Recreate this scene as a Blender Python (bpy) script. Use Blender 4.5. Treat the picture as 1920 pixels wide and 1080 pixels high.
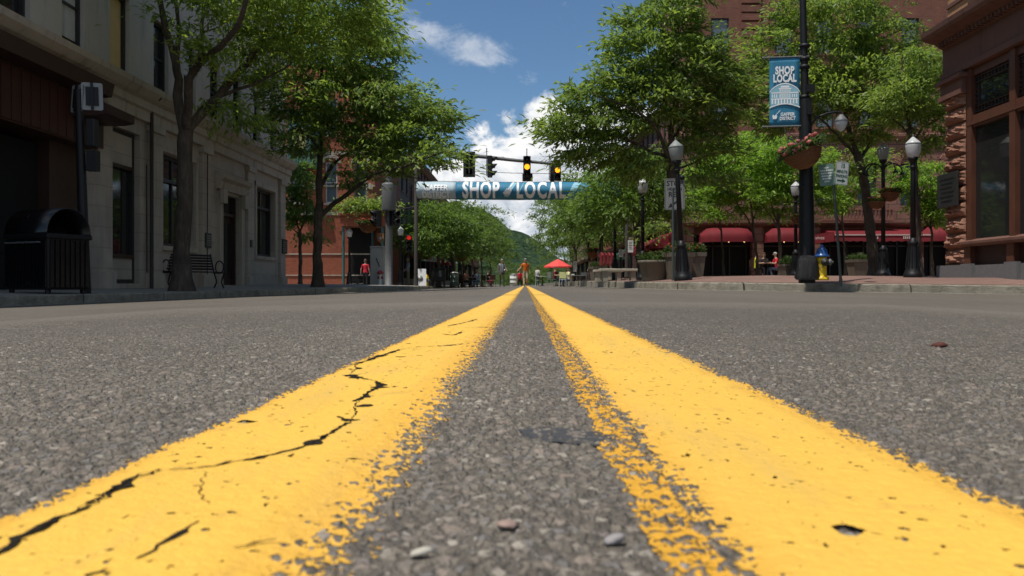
import bpy, bmesh, math, random
import numpy as np
from mathutils import Vector, Matrix, Euler
from mathutils.geometry import delaunay_2d_cdt
from math import radians, sin, cos, pi, sqrt

for o in list(bpy.data.objects):
    bpy.data.objects.remove(o)
sc = bpy.context.scene
COL = sc.collection

# ------------------------------------------------------------------ camera, sun, sky, exposure
F = 1500.0                    # focal length in photo pixels (1920 wide)
VX, VY = 985.0, 534.0         # where the street runs to in the photo
H = 0.09                      # the camera stands 9 cm above the crown of the road
cd = bpy.data.cameras.new('camera')
cam = bpy.data.objects.new('camera', cd)
COL.objects.link(cam)
cam.location = (0, 0, H)
cam.rotation_euler = (radians(90), 0, 0)
cd.sensor_width = 36.0
cd.lens = 36.0 * F / 1920.0
cd.shift_x = (960 - VX) / 1920.0
cd.shift_y = (VY - 540) / 1920.0
cd.clip_start = 0.02
cd.clip_end = 9000
cd.dof.use_dof = True
cd.dof.focus_distance = 2.2
cd.dof.aperture_fstop = 18.0
sc.camera = cam
sc.render.resolution_x = 1024
sc.render.resolution_y = 576

SUN = Vector((-0.262, -0.205, 0.943)).normalized()
sd = bpy.data.lights.new('sun', 'SUN')
sd.energy = 4.4
sd.angle = radians(0.53)
sd.color = (1.0, 0.95, 0.87)
so = bpy.data.objects.new('sun', sd)
COL.objects.link(so)
so.location = (-20, -20, 60)
so.rotation_euler = SUN.to_track_quat('Z', 'Y').to_euler()

sc.view_settings.view_transform = 'Standard'
sc.view_settings.look = 'None'
sc.view_settings.gamma = 1.0
sc.view_settings.exposure = 0.0
sc.cycles.use_denoising = True
sc.cycles.max_bounces = 8
sc.cycles.transparent_max_bounces = 16
sc.cycles.caustics_reflective = False
sc.cycles.caustics_refractive = False


class NT:
    """tiny helper to write node trees"""
    def __init__(s, nt):
        s.nt = nt
        nt.nodes.clear()

    def n(s, kind, **kw):
        nd = s.nt.nodes.new(kind)
        for k, v in kw.items():
            if k.startswith('i_'):
                nd.inputs[k[2:].replace('_', ' ')].default_value = v
            else:
                setattr(nd, k, v)
        return nd

    def set(s, sock, v):
        if v is None:
            return
        if hasattr(v, 'is_output'):
            s.nt.links.new(v, sock)
        else:
            sock.default_value = v

    def m(s, op, a, b=None, c=None, clamp=False):
        nd = s.nt.nodes.new('ShaderNodeMath')
        nd.operation = op
        nd.use_clamp = clamp
        s.set(nd.inputs[0], a); s.set(nd.inputs[1], b); s.set(nd.inputs[2], c)
        return nd.outputs[0]

    def vm(s, op, a, b=None):
        nd = s.nt.nodes.new('ShaderNodeVectorMath')
        nd.operation = op
        s.set(nd.inputs[0], a); s.set(nd.inputs[1], b)
        return nd.outputs[0]

    def ramp(s, v, stops, interp='LINEAR'):
        nd = s.nt.nodes.new('ShaderNodeValToRGB')
        nd.color_ramp.interpolation = interp
        e = nd.color_ramp.elements
        while len(e) < len(stops):
            e.new(0.5)
        for el, (p, c) in zip(e, stops):
            el.position = p
            el.color = (c[0], c[1], c[2], 1)
        s.set(nd.inputs[0], v)
        return nd.outputs[0]

    def step(s, v, a, b, smooth=True):
        nd = s.nt.nodes.new('ShaderNodeMapRange')
        nd.interpolation_type = 'SMOOTHSTEP' if smooth else 'LINEAR'
        nd.clamp = True
        s.set(nd.inputs[0], v)
        nd.inputs[1].default_value = a
        nd.inputs[2].default_value = b
        return nd.outputs[0]

    def mix(s, f, a, b, blend='MIX'):
        nd = s.nt.nodes.new('ShaderNodeMix')
        nd.data_type = 'RGBA'
        nd.blend_type = blend
        s.set(nd.inputs[0], f)
        for i, v in ((6, a), (7, b)):
            s.set(nd.inputs[i], (v[0], v[1], v[2], 1) if isinstance(v, (tuple, list)) else v)
        return nd.outputs[2]

    def noise(s, vec, scale, detail=3, rough=.55, dims='3D', dist=0.0):
        nd = s.nt.nodes.new('ShaderNodeTexNoise')
        nd.noise_dimensions = dims
        s.set(nd.inputs['Vector'], vec)
        nd.inputs['Scale'].default_value = scale
        nd.inputs['Detail'].default_value = detail
        nd.inputs['Roughness'].default_value = rough
        nd.inputs['Distortion'].default_value = dist
        return nd.outputs[0]

    def voro(s, vec, scale, feature='F1', dims='2D', rnd=1.0, smooth=0.3):
        nd = s.nt.nodes.new('ShaderNodeTexVoronoi')
        nd.voronoi_dimensions = dims
        nd.feature = feature
        s.set(nd.inputs['Vector'], vec)
        nd.inputs['Scale'].default_value = scale
        nd.inputs['Randomness'].default_value = rnd
        if 'Smoothness' in nd.inputs and feature == 'SMOOTH_F1':
            nd.inputs['Smoothness'].default_value = smooth
        return nd

    def comb(s, x, y, z=0.0):
        nd = s.nt.nodes.new('ShaderNodeCombineXYZ')
        s.set(nd.inputs[0], x); s.set(nd.inputs[1], y); s.set(nd.inputs[2], z)
        return nd.outputs[0]

    def sep(s, v):
        nd = s.nt.nodes.new('ShaderNodeSeparateXYZ')
        s.set(nd.inputs[0], v)
        return nd.outputs

    def link(s, a, b):
        s.nt.links.new(a, b)


# ---- the sky: Nishita plus fair-weather cumulus placed by direction
world = bpy.data.worlds.new('World')
sc.world = world
world.use_nodes = True
t = NT(world.node_tree)
sky = t.n('ShaderNodeTexSky', sky_type='NISHITA')
sky.sun_disc = False
sky.sun_elevation = math.asin(SUN.z)
sky.sun_rotation = math.atan2(SUN.x, SUN.y)
sky.altitude = 300
sky.air_density = 1.0
sky.dust_density = 0.4
sky.ozone_density = 2.5
tc = t.n('ShaderNodeTexCoord')
gx, gy, gz = t.sep(tc.outputs['Generated'])
yy = t.m('MAXIMUM', t.m('ABSOLUTE', gy), 0.06)
u = t.m('DIVIDE', gx, yy)
v = t.m('DIVIDE', gz, yy)
front = t.step(gy, 0.0, 0.15)
uv = t.comb(u, v)
n1 = t.noise(uv, 9.0, 7, .62, '2D', .35)
n2 = t.noise(uv, 26.0, 5, .6, '2D', .4)
n3 = t.noise(t.vm('ADD', uv, (.006, .009, 0)), 9.0, 7, .62, '2D', .35)
vb = t.voro(t.vm('ADD', uv, t.vm('SCALE', t.comb(n1, n2), None)), 22.0, 'SMOOTH_F1', '2D', 1.0, .7)
sv = vb.outputs['Distance']
for nd in t.nt.nodes:
    if nd.type == 'VECT_MATH' and nd.operation == 'SCALE':
        nd.inputs['Scale'].default_value = .05
# outline of the big bank: v_top(u)
top = t.n('ShaderNodeFloatCurve')
cu = top.mapping.curves[0]
pts = [(0.0, .40), (.2, .46), (.32, .58), (.38, .645), (.42, .66), (.45, .675), (.485, .695), (.515, .73), (.58, .745), (.75, .66), (1, .5)]
while len(cu.points) < len(pts):
    cu.points.new(.5, .5)
for p, q in zip(cu.points, pts):
    p.location = q
top.mapping.update()
t.set(top.inputs['Value'], t.m('ADD', u, .5))           # u in -.5 .. .5
vtop = t.m('MULTIPLY', t.m('SUBTRACT', top.outputs[0], .42), .73)
edge = t.m('SUBTRACT', vtop, v)
edge = t.m('ADD', edge, t.m('MULTIPLY', t.m('SUBTRACT', n1, .5), .11))
edge = t.m('ADD', edge, t.m('MULTIPLY', t.m('SUBTRACT', n2, .5), .035))
edge = t.m('ADD', edge, t.m('MULTIPLY', t.m('SUBTRACT', .45, sv), .018))
bank = t.step(edge, -.006, .012)
thick = t.step(edge, 0.0, .10)
# thin wisps higher up
n4 = t.noise(t.vm('MULTIPLY', uv, (1.0, 1.8, 1)), 10.0, 8, .66, '2D', .6)


def gauss(cx, cy, sx, sy):
    a = t.m('DIVIDE', t.m('SUBTRACT', u, cx), sx)
    b = t.m('DIVIDE', t.m('SUBTRACT', v, cy), sy)
    return t.m('EXPONENT', t.m('MULTIPLY', t.m('ADD', t.m('MULTIPLY', a, a), t.m('MULTIPLY', b, b)), -1.0))


g = t.m('ADD', gauss(-.060, .292, .050, .026), t.m('MULTIPLY', gauss(-.130, .318, .034, .020), .9))
g = t.m('ADD', g, t.m('MULTIPLY', gauss(-.175, .355, .04, .035), .9))
g = t.m('ADD', g, t.m('MULTIPLY', gauss(.008, .257, .014, .014), .45))
g = t.m('ADD', g, t.m('MULTIPLY', gauss(-.045, .20, .02, .012), .35))
g = t.m('ADD', g, t.m('MULTIPLY', gauss(.35, .40, .3, .1), .5))
n5 = t.noise(uv, 34.0, 6, .65, '2D', .5)
wisp = t.step(t.m('ADD', t.m('ADD', t.m('MULTIPLY', n4, .75), t.m('MULTIPLY', n5, .35)), t.m('MULTIPLY', g, .46)), .76, 1.10)
wisp = t.m('MULTIPLY', wisp, .42)
# unseen clouds elsewhere on the dome, coverage set for neutral fill light
nb = t.noise(tc.outputs['Generated'], 2.2, 7, .6)
other = t.m('MULTIPLY', t.step(nb, .46, .60), t.m('SUBTRACT', 1.0, front))
shade = t.m('ADD', t.m('MULTIPLY', t.m('SUBTRACT', n1, n3), 3.2), t.m('MULTIPLY', t.m('SUBTRACT', n2, .5), .8))
lit = t.m('ADD', t.m('SUBTRACT', 1.0, t.m('MULTIPLY', thick, .42)), shade, clamp=True)
ccol = t.ramp(lit, [(0.0, (.36, .43, .54)), (.45, (.55, .61, .69)), (.75, (.80, .83, .87)), (1.0, (1.0, 1.0, 1.0))])
amt = t.m('MAXIMUM', t.m('MULTIPLY', bank, front), t.m('MULTIPLY', wisp, front))
amt = t.m('MAXIMUM', amt, t.m('MULTIPLY', other, .6))
cs = t.mix(amt, (0, 0, 0), ccol)
bg1 = t.n('ShaderNodeBackground')
t.link(t.mix(1.0, sky.outputs[0], (.84, 1.03, 1.12), 'MULTIPLY'), bg1.inputs[0])
bg1.inputs[1].default_value = 0.088
bg2 = t.n('ShaderNodeBackground')
t.link(ccol, bg2.inputs[0])
bg2.inputs[1].default_value = 1.0
mx = t.n('ShaderNodeMixShader')
t.link(amt, mx.inputs[0]); t.link(bg1.outputs[0], mx.inputs[1]); t.link(bg2.outputs[0], mx.inputs[2])
t.link(mx.outputs[0], t.n('ShaderNodeOutputWorld').inputs[0])


# ------------------------------------------------------------------ helpers
def W(px, py, D):
    """a point of the place seen at photo pixel (px, py), D metres away"""
    return Vector(((px - VX) / F * D, D, H + (VY - py) / F * D))


def newmat(name):
    m = bpy.data.materials.new(name)
    m.use_nodes = True
    return m, NT(m.node_tree)


def finish(t, col, rough=.7, spec=.4, metal=0.0, bump=None, bstr=.3, bdist=.02, **kw):
    b = t.n('ShaderNodeBsdfPrincipled')
    t.set(b.inputs['Base Color'], (col[0], col[1], col[2], 1) if isinstance(col, (tuple, list)) else col)
    t.set(b.inputs['Roughness'], rough)
    b.inputs['Specular IOR Level'].default_value = spec
    b.inputs['Metallic'].default_value = metal
    if bump is not None:
        bn = t.n('ShaderNodeBump')
        bn.inputs['Strength'].default_value = bstr
        bn.inputs['Distance'].default_value = bdist
        t.link(bump, bn.inputs['Height'])
        t.link(bn.outputs[0], b.inputs['Normal'])
    for k, v in kw.items():
        t.set(b.inputs[k.replace('_', ' ')], v)
    o = t.n('ShaderNodeOutputMaterial')
    t.link(b.outputs[0], o.inputs[0])
    return b, o


def simple(name, c, var=.25, scale=6.0, rough=.6, spec=.4, metal=0.0, bstr=.15, bdist=.01, dirt=0.0, **kw):
    """one colour with worn, uneven tone"""
    m, t = newmat(name)
    p = t.n('ShaderNodeNewGeometry').outputs['Position']
    a = t.noise(p, scale, 5, .6)
    b = t.noise(p, scale * 7, 4, .6)
    k = t.m('ADD', t.m('MULTIPLY', t.m('SUBTRACT', a, .5), 1.4), t.m('MULTIPLY', t.m('SUBTRACT', b, .5), .8))
    k = t.m('ADD', t.m('MULTIPLY', k, var), 1.0)
    col = t.mix(1.0, c, t.comb(k, k, k), 'MULTIPLY')
    if dirt:
        st = t.noise(t.vm('MULTIPLY', p, (3.0, 3.0, .35)), 1.6, 5, .62)
        col = t.mix(t.m('MULTIPLY', t.step(st, .5, .72), dirt), col, (c[0] * .35, c[1] * .34, c[2] * .32))
    r = t.m('ADD', t.m('MULTIPLY', t.m('SUBTRACT', a, .5), .3), rough, clamp=True)
    finish(t, col, r, spec, metal, b, bstr, bdist, **kw)
    return m


def facing(t):
    """(along the wall, up) coordinates that work on walls of either direction"""
    g = t.n('ShaderNodeNewGeometry')
    x, y, z = t.sep(g.outputs['Position'])
    nx, ny, nz = t.sep(g.outputs['True Normal'])
    k = t.m('GREATER_THAN', t.m('ABSOLUTE', nx), .707)
    a = t.m('ADD', t.m('MULTIPLY', y, k), t.m('MULTIPLY', x, t.m('SUBTRACT', 1.0, k)))
    return t.comb(a, z, 0.0), g.outputs['Position']


def brickmat(name, c1, c2, mortar, bw=.22, bh=.075, mort=.009, rough=.85, dirt=.3, bstr=.6, var=.25):
    m, t = newmat(name)
    vec, pos = facing(t)
    br = t.n('ShaderNodeTexBrick')
    t.link(vec, br.inputs['Vector'])
    br.inputs['Scale'].default_value = 1.0
    br.inputs['Brick Width'].default_value = bw
    br.inputs['Row Height'].default_value = bh
    br.inputs['Mortar Size'].default_value = mort
    br.inputs['Mortar Smooth'].default_value = .2
    br.inputs['Color1'].default_value = (*c1, 1)
    br.inputs['Color2'].default_value = (*c2, 1)
    br.inputs['Mortar'].default_value = (*mortar, 1)
    a = t.noise(pos, 1.3, 6, .6)
    st = t.noise(t.vm('MULTIPLY', pos, (2.2, 2.2, .3)), 1.2, 5, .62)
    f = t.noise(pos, 40, 3, .6)
    k = t.m('ADD', 1.0, t.m('ADD', t.m('MULTIPLY', t.m('SUBTRACT', a, .5), var * 2), t.m('MULTIPLY', t.m('SUBTRACT', f, .5), var)))
    col = t.mix(1.0, br.outputs[0], t.comb(k, k, k), 'MULTIPLY')
    col = t.mix(t.m('MULTIPLY', t.step(st, .48, .75), dirt), col, (c1[0] * .4, c1[1] * .45, c1[2] * .5))
    hgt = t.m('ADD', t.m('MULTIPLY', br.outputs[1], -1.0), t.m('MULTIPLY', f, .35))
    finish(t, col, rough, .3, 0, hgt, bstr, .012)
    return m


def tag(o, label=None, cat=None, group=None, kind=None):
    if label: o['label'] = label
    if cat: o['category'] = cat
    if group: o['group'] = group
    if kind: o['kind'] = kind
    return o


def thing(name, label, cat, loc=(0, 0, 0), rz=0.0, group=None):
    o = bpy.data.objects.new(name, None)
    COL.objects.link(o)
    o.empty_display_size = .2
    o.location = loc
    o.rotation_euler = (0, 0, rz)
    return tag(o, label, cat, group)


def copytree(o, parent=None):
    c = o.copy()
    COL.objects.link(c)
    c.parent = parent
    for ch in list(o.children):
        copytree(ch, c)
    return c


class MB:
    """collects shapes into one mesh"""
    def __init__(s):
        s.v = []; s.f = []; s.mi = []; s.k = 0; s.sm = []

    def mat(s, k):
        s.k = k
        return s

    def add(s, vs, fs, smooth=False, M=None):
        b = len(s.v)
        for p in vs:
            s.v.append(tuple(M @ Vector(p)) if M is not None else tuple(p))
        for f in fs:
            s.f.append(tuple(b + i for i in f)); s.mi.append(s.k); s.sm.append(smooth)
        return s

    def quad(s, a, b, c, d):
        return s.add([a, b, c, d], [(0, 1, 2, 3)])

    def box(s, x0, x1, y0, y1, z0, z1, M=None, bev=0.0):
        if bev <= 0:
            vs = [(x, y, z) for z in (z0, z1) for y in (y0, y1) for x in (x0, x1)]
            fs = [(0, 2, 3, 1), (4, 5, 7, 6), (0, 1, 5, 4), (2, 6, 7, 3), (0, 4, 6, 2), (1, 3, 7, 5)]
            return s.add(vs, fs, False, M)
        bm = bmesh.new()
        bmesh.ops.create_cube(bm, size=1.0)
        for vv in bm.verts:
            vv.co = Vector(((x0 + x1) / 2 + vv.co.x * (x1 - x0), (y0 + y1) / 2 + vv.co.y * (y1 - y0), (z0 + z1) / 2 + vv.co.z * (z1 - z0)))
        bmesh.ops.bevel(bm, geom=bm.edges[:], offset=bev, segments=2, affect='EDGES', profile=.5)
        bm.verts.index_update()
        s.add([vv.co[:] for vv in bm.verts], [[q.index for q in f.verts] for f in bm.faces], False, M)
        bm.free()
        return s

    def tube(s, pts, rad, n=8, caps=True, smooth=True, M=None):
        pts = [Vector(p) for p in pts]
        if not hasattr(rad, '__len__'):
            rad = [rad] * len(pts)
        vs = []; fs = []
        up = Vector((0.12, .31, .94))
        prev = None
        for i, p in enumerate(pts):
            d = (pts[min(i + 1, len(pts) - 1)] - pts[max(i - 1, 0)])
            if d.length < 1e-9:
                d = Vector((0, 0, 1))
            d.normalize()
            if prev is None:
                a = d.cross(up if abs(d.dot(up)) < .95 else Vector((1, 0, 0))).normalized()
            else:
                a = (prev - d * prev.dot(d))
                a = a.normalized() if a.length > 1e-6 else d.cross(up).normalized()
            prev = a
            b = d.cross(a)
            for k in range(n):
                th = 2 * pi * k / n
                vs.append(p + (a * cos(th) + b * sin(th)) * rad[i])
        for i in range(len(pts) - 1):
            for k in range(n):
                fs.append((i * n + k, i * n + (k + 1) % n, (i + 1) * n + (k + 1) % n, (i + 1) * n + k))
        s.add(vs, fs, smooth, M)
        if caps:
            m = len(pts) - 1
            s.add([vs[k] for k in range(n)], [tuple(range(n))[::-1]], False, M)
            s.add([vs[m * n + k] for k in range(n)], [tuple(range(n))], False, M)
        return s

    def lathe(s, prof, c=(0, 0, 0), n=16, smooth=True, M=None, sq=0.0):
        """prof: list of (r, z); sq squares the section a little"""
        vs = []; fs = []
        for r, z in prof:
            for k in range(n):
                th = 2 * pi * (k + .5) / n
                rr = r
                if sq:
                    rr = r * (1 + sq * (1 / max(abs(cos(th)), abs(sin(th))) - 1))
                vs.append((c[0] + rr * cos(th), c[1] + rr * sin(th), c[2] + z))
        for i in range(len(prof) - 1):
            for k in range(n):
                fs.append((i * n + k, i * n + (k + 1) % n, (i + 1) * n + (k + 1) % n, (i + 1) * n + k))
        fs.append(tuple(range(n))[::-1])
        fs.append(tuple((len(prof) - 1) * n + k for k in range(n)))
        return s.add(vs, fs, smooth, M)

    def ball(s, c, r, n=10, M=None, jit=0.0, rng=random):
        if not hasattr(r, '__len__'):
            r = (r, r, r)
        vs = []; fs = []
        m = n // 2
        for i in range(m + 1):
            ph = pi * i / m
            for k in range(n):
                th = 2 * pi * k / n
                q = 1 + (rng.uniform(-jit, jit) if jit else 0)
                vs.append((c[0] + r[0] * q * sin(ph) * cos(th), c[1] + r[1] * q * sin(ph) * sin(th), c[2] + r[2] * q * cos(ph)))
        for i in range(m):
            for k in range(n):
                fs.append((i * n + k, (i + 1) * n + k, (i + 1) * n + (k + 1) % n, i * n + (k + 1) % n))
        return s.add(vs, fs, True, M)

    def prism(s, poly, axis, a0, a1, M=None, smooth=False):
        """poly of 2D points, extruded along axis ('x','y','z') from a0 to a1"""
        n = len(poly)

        def P(p, a):
            return {'x': (a, p[0], p[1]), 'y': (p[0], a, p[1]), 'z': (p[0], p[1], a)}[axis]
        vs = [P(p, a0) for p in poly] + [P(p, a1) for p in poly]
        fs = [(k, (k + 1) % n, n + (k + 1) % n, n + k) for k in range(n)]
        s.add(vs, fs, smooth, M)
        s.add(vs[:n], [tuple(range(n))[::-1]], False, M)
        s.add(vs[n:], [tuple(range(n))], False, M)
        return s

    def build(s, name, mats, parent=None, world=False, fix=True, recalc=True):
        if not isinstance(mats, (list, tuple)):
            mats = [mats]
        off = Vector((0, 0, 0))
        if parent is not None and world:
            q = parent
            while q is not None:
                off = off + Vector(q.location)
                q = q.parent
        me = bpy.data.meshes.new(name)
        V = [(p[0] - off.x, p[1] - off.y, p[2] - off.z) for p in s.v]
        me.from_pydata(V, [], s.f)
        for m in mats:
            me.materials.append(m)
        me.polygons.foreach_set('material_index', s.mi)
        me.polygons.foreach_set('use_smooth', s.sm)
        if recalc and len(s.f) < 20000:
            bm = bmesh.new()
            bm.from_mesh(me)
            bmesh.ops.recalc_face_normals(bm, faces=bm.faces)
            bm.to_mesh(me)
            bm.free()
        me.update()
        o = bpy.data.objects.new(name, me)
        COL.objects.link(o)
        if parent is not None:
            o.parent = parent
        return o


def text_mesh(mb, body, M, size=.1, bold=0.0, xs=1.0, depth=.002, align='CENTER', spacing=1.0, line=1.0):
    """lettering as geometry added to mb; text lies in local XY of M"""
    cu = bpy.data.curves.new('lettering', 'FONT')
    cu.body = body
    cu.size = size
    cu.align_x = align
    cu.align_y = 'CENTER'
    cu.offset = bold
    cu.extrude = depth
    cu.space_character = spacing
    cu.space_line = line
    cu.resolution_u = 3
    ob = bpy.data.objects.new('lettering', cu)
    COL.objects.link(ob)
    dg = bpy.context.evaluated_depsgraph_get()
    dg.update()
    me = bpy.data.meshes.new_from_object(ob.evaluated_get(dg))
    S = Matrix.Diagonal((xs, 1, 1, 1))
    mb.add([M @ S @ vv.co for vv in me.vertices], [tuple(p.vertices) for p in me.polygons])
    bpy.data.objects.remove(ob)
    bpy.data.curves.remove(cu)
    bpy.data.meshes.remove(me)
    return mb


def face_cam(p, rz=0.0):
    """matrix: local X to the right, local Y up, local Z towards the camera (-y), turned by rz"""
    return Matrix.Translation(p) @ Matrix.Rotation(rz, 4, 'Z') @ Matrix.Rotation(radians(90), 4, 'X')


def facade(mb, O, U, N, u0, u1, v0, v1, holes, depth=.25):
    """wall with openings: O origin, U along the wall, N outward; holes = (u0,u1,v0,v1)"""
    O = Vector(O); U = Vector(U); N = Vector(N); Z = Vector((0, 0, 1))
    us = sorted(set([u0, u1] + [h[i] for h in holes for i in (0, 1) if u0 < h[i] < u1]))
    vs = sorted(set([v0, v1] + [h[i] for h in holes for i in (2, 3) if v0 < h[i] < v1]))

    def P(a, b, d=0.0):
        return O + U * a + Z * b - N * d
    for i in range(len(us) - 1):
        for j in range(len(vs) - 1):
            cu_, cv = (us[i] + us[i + 1]) / 2, (vs[j] + vs[j + 1]) / 2
            if any(h[0] < cu_ < h[1] and h[2] < cv < h[3] for h in holes):
                continue
            mb.quad(P(us[i], vs[j]), P(us[i + 1], vs[j]), P(us[i + 1], vs[j + 1]), P(us[i], vs[j + 1]))
    for a, b, c, d in holes:
        mb.quad(P(a, c), P(a, d), P(a, d, depth), P(a, c, depth))
        mb.quad(P(b, c), P(b, c, depth), P(b, d, depth), P(b, d))
        mb.quad(P(a, c), P(a, c, depth), P(b, c, depth), P(b, c))
        mb.quad(P(a, d), P(b, d), P(b, d, depth), P(a, d, depth))
    return mb


def bars(mb, O, U, N, a, b, c, d, thick, depth0, depth1):
    """an upright slab a..b along the wall, c..d up, between two depths (positive is inward)"""
    O = Vector(O); U = Vector(U); N = Vector(N); Z = Vector((0, 0, 1))
    vs = []
    for dd in (depth0, depth1):
        for (p, q) in ((a, c), (b, c), (b, d), (a, d)):
            vs.append(O + U * p + Z * q - N * dd)
    mb.add(vs, [(0, 1, 2, 3), (7, 6, 5, 4), (0, 4, 5, 1), (1, 5, 6, 2), (2, 6, 7, 3), (3, 7, 4, 0)])
    return mb


def window(parent, O, U, N, a, b, c, d, mframe, mglass, depth=.18, fr=.06, sash=True, mull=0, sill=None, name='window'):
    """frame mesh (part) with its pane (sub-part)"""
    m = MB()
    e = .003
    bars(m, O, U, N, a + e, a + fr, c + e, d - e, 0, depth - .06, depth + .05)
    bars(m, O, U, N, b - fr, b - e, c + e, d - e, 0, depth - .06, depth + .05)
    bars(m, O, U, N, a + fr, b - fr, d - fr, d - e, 0, depth - .06, depth + .05)
    bars(m, O, U, N, a + fr, b - fr, c + e, c + fr, 0, depth - .06, depth + .05)
    if sash:
        mid = (c + d) / 2
        bars(m, O, U, N, a + fr, b - fr, mid - fr * .4, mid + fr * .4, 0, depth - .03, depth + .04)
    for k in range(mull):
        x = a + (b - a) * (k + 1) / (mull + 1)
        bars(m, O, U, N, x - fr * .4, x + fr * .4, c + fr, d - fr, 0, depth - .02, depth + .035)
    w = m.build(name, mframe, parent, world=True)
    g = MB()
    bars(g, O, U, N, a + fr * .5, b - fr * .5, c + fr * .5, d - fr * .5, 0, depth + .02, depth + .03)
    g.build('pane', mglass, w, world=True)
    if sill is not None:
        q = MB()
        bars(q, O, U, N, a - .08, b + .08, c - .12, c - .002, 0, -.07, depth - .07)
        q.build('sill', sill, w, world=True)
    return w
# ------------------------------------------------------------------ materials
M = {}
M['limestone'] = brickmat('limestone', (.42, .365, .30), (.38, .33, .272), (.27, .23, .19), .98, .46, .008, .88, .4, .5, .3)
M['limestone_trim'] = simple('limestone_trim', (.41, .355, .285), .25, 2.2, .85, .25, bstr=.25, dirt=.55)
M['painted_wall'] = simple('painted_wall', (.45, .405, .35), .2, 1.2, .8, .25, bstr=.15, dirt=.3)
M['granite'] = simple('granite', (.15, .148, .148), .5, 14, .75, .3, bstr=.3)
M['brown_wood'] = simple('brown_wood', (.105, .040, .022), .45, 3.0, .45, .4, dirt=.3)
M['dark_wood'] = simple('dark_wood', (.045, .022, .016), .4, 3.0, .5, .4, dirt=.3)
M['fascia'] = simple('fascia', (.05, .017, .010), .5, 2.0, .55, .35, dirt=.4)
M['brownstone'] = simple('brownstone', (.23, .115, .085), .4, 2.6, .9, .2, bstr=.7, bdist=.03, dirt=.25)
M['rock_stone'] = simple('rock_stone', (.33, .17, .115), .5, 7, .92, .2, bstr=1.0, bdist=.04)
M['brown_cornice'] = simple('brown_cornice', (.15, .075, .055), .3, 2, .75, .3, dirt=.4)
M['hotel_brick'] = brickmat('hotel_brick', (.235, .082, .05), (.175, .06, .04), (.16, .115, .09), dirt=.35)
M['red_brick'] = brickmat('red_brick', (.33, .085, .04), (.26, .062, .032), (.24, .12, .08), dirt=.3)
M['tan_brick'] = brickmat('tan_brick', (.42, .22, .10), (.36, .18, .085), (.30, .2, .12), dirt=.25)
M['dark_brick'] = brickmat('dark_brick', (.13, .055, .04), (.10, .045, .035), (.11, .09, .075), dirt=.4)
M['buff_brick'] = brickmat('buff_brick', (.30, .22, .15), (.26, .19, .13), (.25, .2, .16), dirt=.4)
M['stone_block'] = brickmat('stone_block', (.24, .125, .095), (.19, .095, .07), (.07, .045, .035), .95, .42, .02, dirt=.3, bstr=.9)
M['roofing'] = simple('roofing', (.07, .07, .072), .4, 3, .9)
M['interior_shade'] = simple('interior_shade', (.012, .011, .011), .3, 3, .8, .2)  # near-black colour that paints in the shade of recesses and interiors
M['window_frame'] = simple('window_frame', (.03, .028, .028), .3, 6, .5)
M['white_frame'] = simple('white_frame', (.5, .49, .47), .25, 5, .5, dirt=.4)
M['glass'] = simple('glass', (.020, .021, .021), .3, 1, .04, .55, bstr=.02)
M['glass_blue'] = simple('glass_blue', (.10, .13, .15), .3, .8, .06, .6, bstr=.02)
M['plywood'] = simple('plywood', (.66, .46, .21), .3, 3.0, .8, .2)
M['black_metal'] = simple('black_metal', (.009, .009, .010), .35, 9, .5, .3)
M['black_gloss'] = simple('black_gloss', (.007, .007, .008), .35, 5, .22, .5)
M['grey_metal'] = simple('grey_metal', (.14, .145, .145), .3, 6, .6, .4, .2, dirt=.25)
M['cabinet'] = simple('cabinet', (.30, .30, .285), .2, 3, .55, .4, dirt=.35)
M['green_post'] = simple('green_post', (.075, .095, .085), .35, 9, .5, .5, .4, dirt=.3)
M['pole_brown'] = simple('pole_brown', (.05, .042, .036), .4, 6, .8, dirt=.3)
M['awning'] = simple('awning', (.155, .015, .020), .25, 2.2, .75, .25, dirt=.25)
M['awning_trim'] = simple('awning_trim', (.55, .42, .38), .2, 6, .7)
M['umbrella'] = simple('umbrella', (.72, .085, .075), .15, 3, .7, .25)
M['white'] = simple('white', (.72, .72, .70), .12, 5, .5)
M['sign_white'] = simple('sign_white', (.66, .67, .65), .12, 5, .45, dirt=.12)
M['sign_grey'] = simple('sign_grey', (.25, .25, .24), .2, 5, .5, .4, .3, dirt=.2)
M['sign_green'] = simple('sign_green', (.12, .21, .165), .2, 5, .45, dirt=.15)
M['letter_green'] = simple('letter_green', (.01, .10, .05), .1, 5, .5)
M['letter_black'] = simple('letter_black', (.015, .015, .015), .1, 5, .5)
M['banner_blue'] = simple('banner_blue', (.035, .19, .31), .18, 1.6, .6, .3)
M['banner_pale'] = simple('banner_pale', (.26, .50, .60), .15, 3, .6, .3)
M['banner_grey'] = simple('banner_grey', (.42, .52, .56), .12, 2, .6, .3)
M['banner_white'] = simple('banner_white', (.86, .87, .87), .08, 3, .6, .3)
M['signal_black'] = simple('signal_black', (.012, .012, .013), .3, 8, .55)
M['signal_yellow'] = simple('signal_yellow', (.5, .3, .02), .2, 8, .5)
M['hydrant_yellow'] = simple('hydrant_yellow', (.68, .46, .014), .3, 9, .45, .4, dirt=.45)
M['hydrant_blue'] = simple('hydrant_blue', (.02, .085, .27), .25, 9, .35, .5)
M['bag'] = simple('bag', (.008, .008, .009), .3, 12, .38, .35, bstr=.8, bdist=.03)
M['concrete'] = simple('concrete', (.36, .325, .265), .35, 5, .9, .2, bstr=.4, dirt=.35)
M['planter'] = simple('planter', (.150, .132, .102), .3, 6, .9, .2, bstr=.5, dirt=.4)
M['pale_stone'] = simple('pale_stone', (.42, .38, .30), .2, 5, .85, .2, dirt=.2)
M['wicker'] = simple('wicker', (.25, .115, .055), .5, 18, .85, .2, bstr=.9, bdist=.02)
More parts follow.
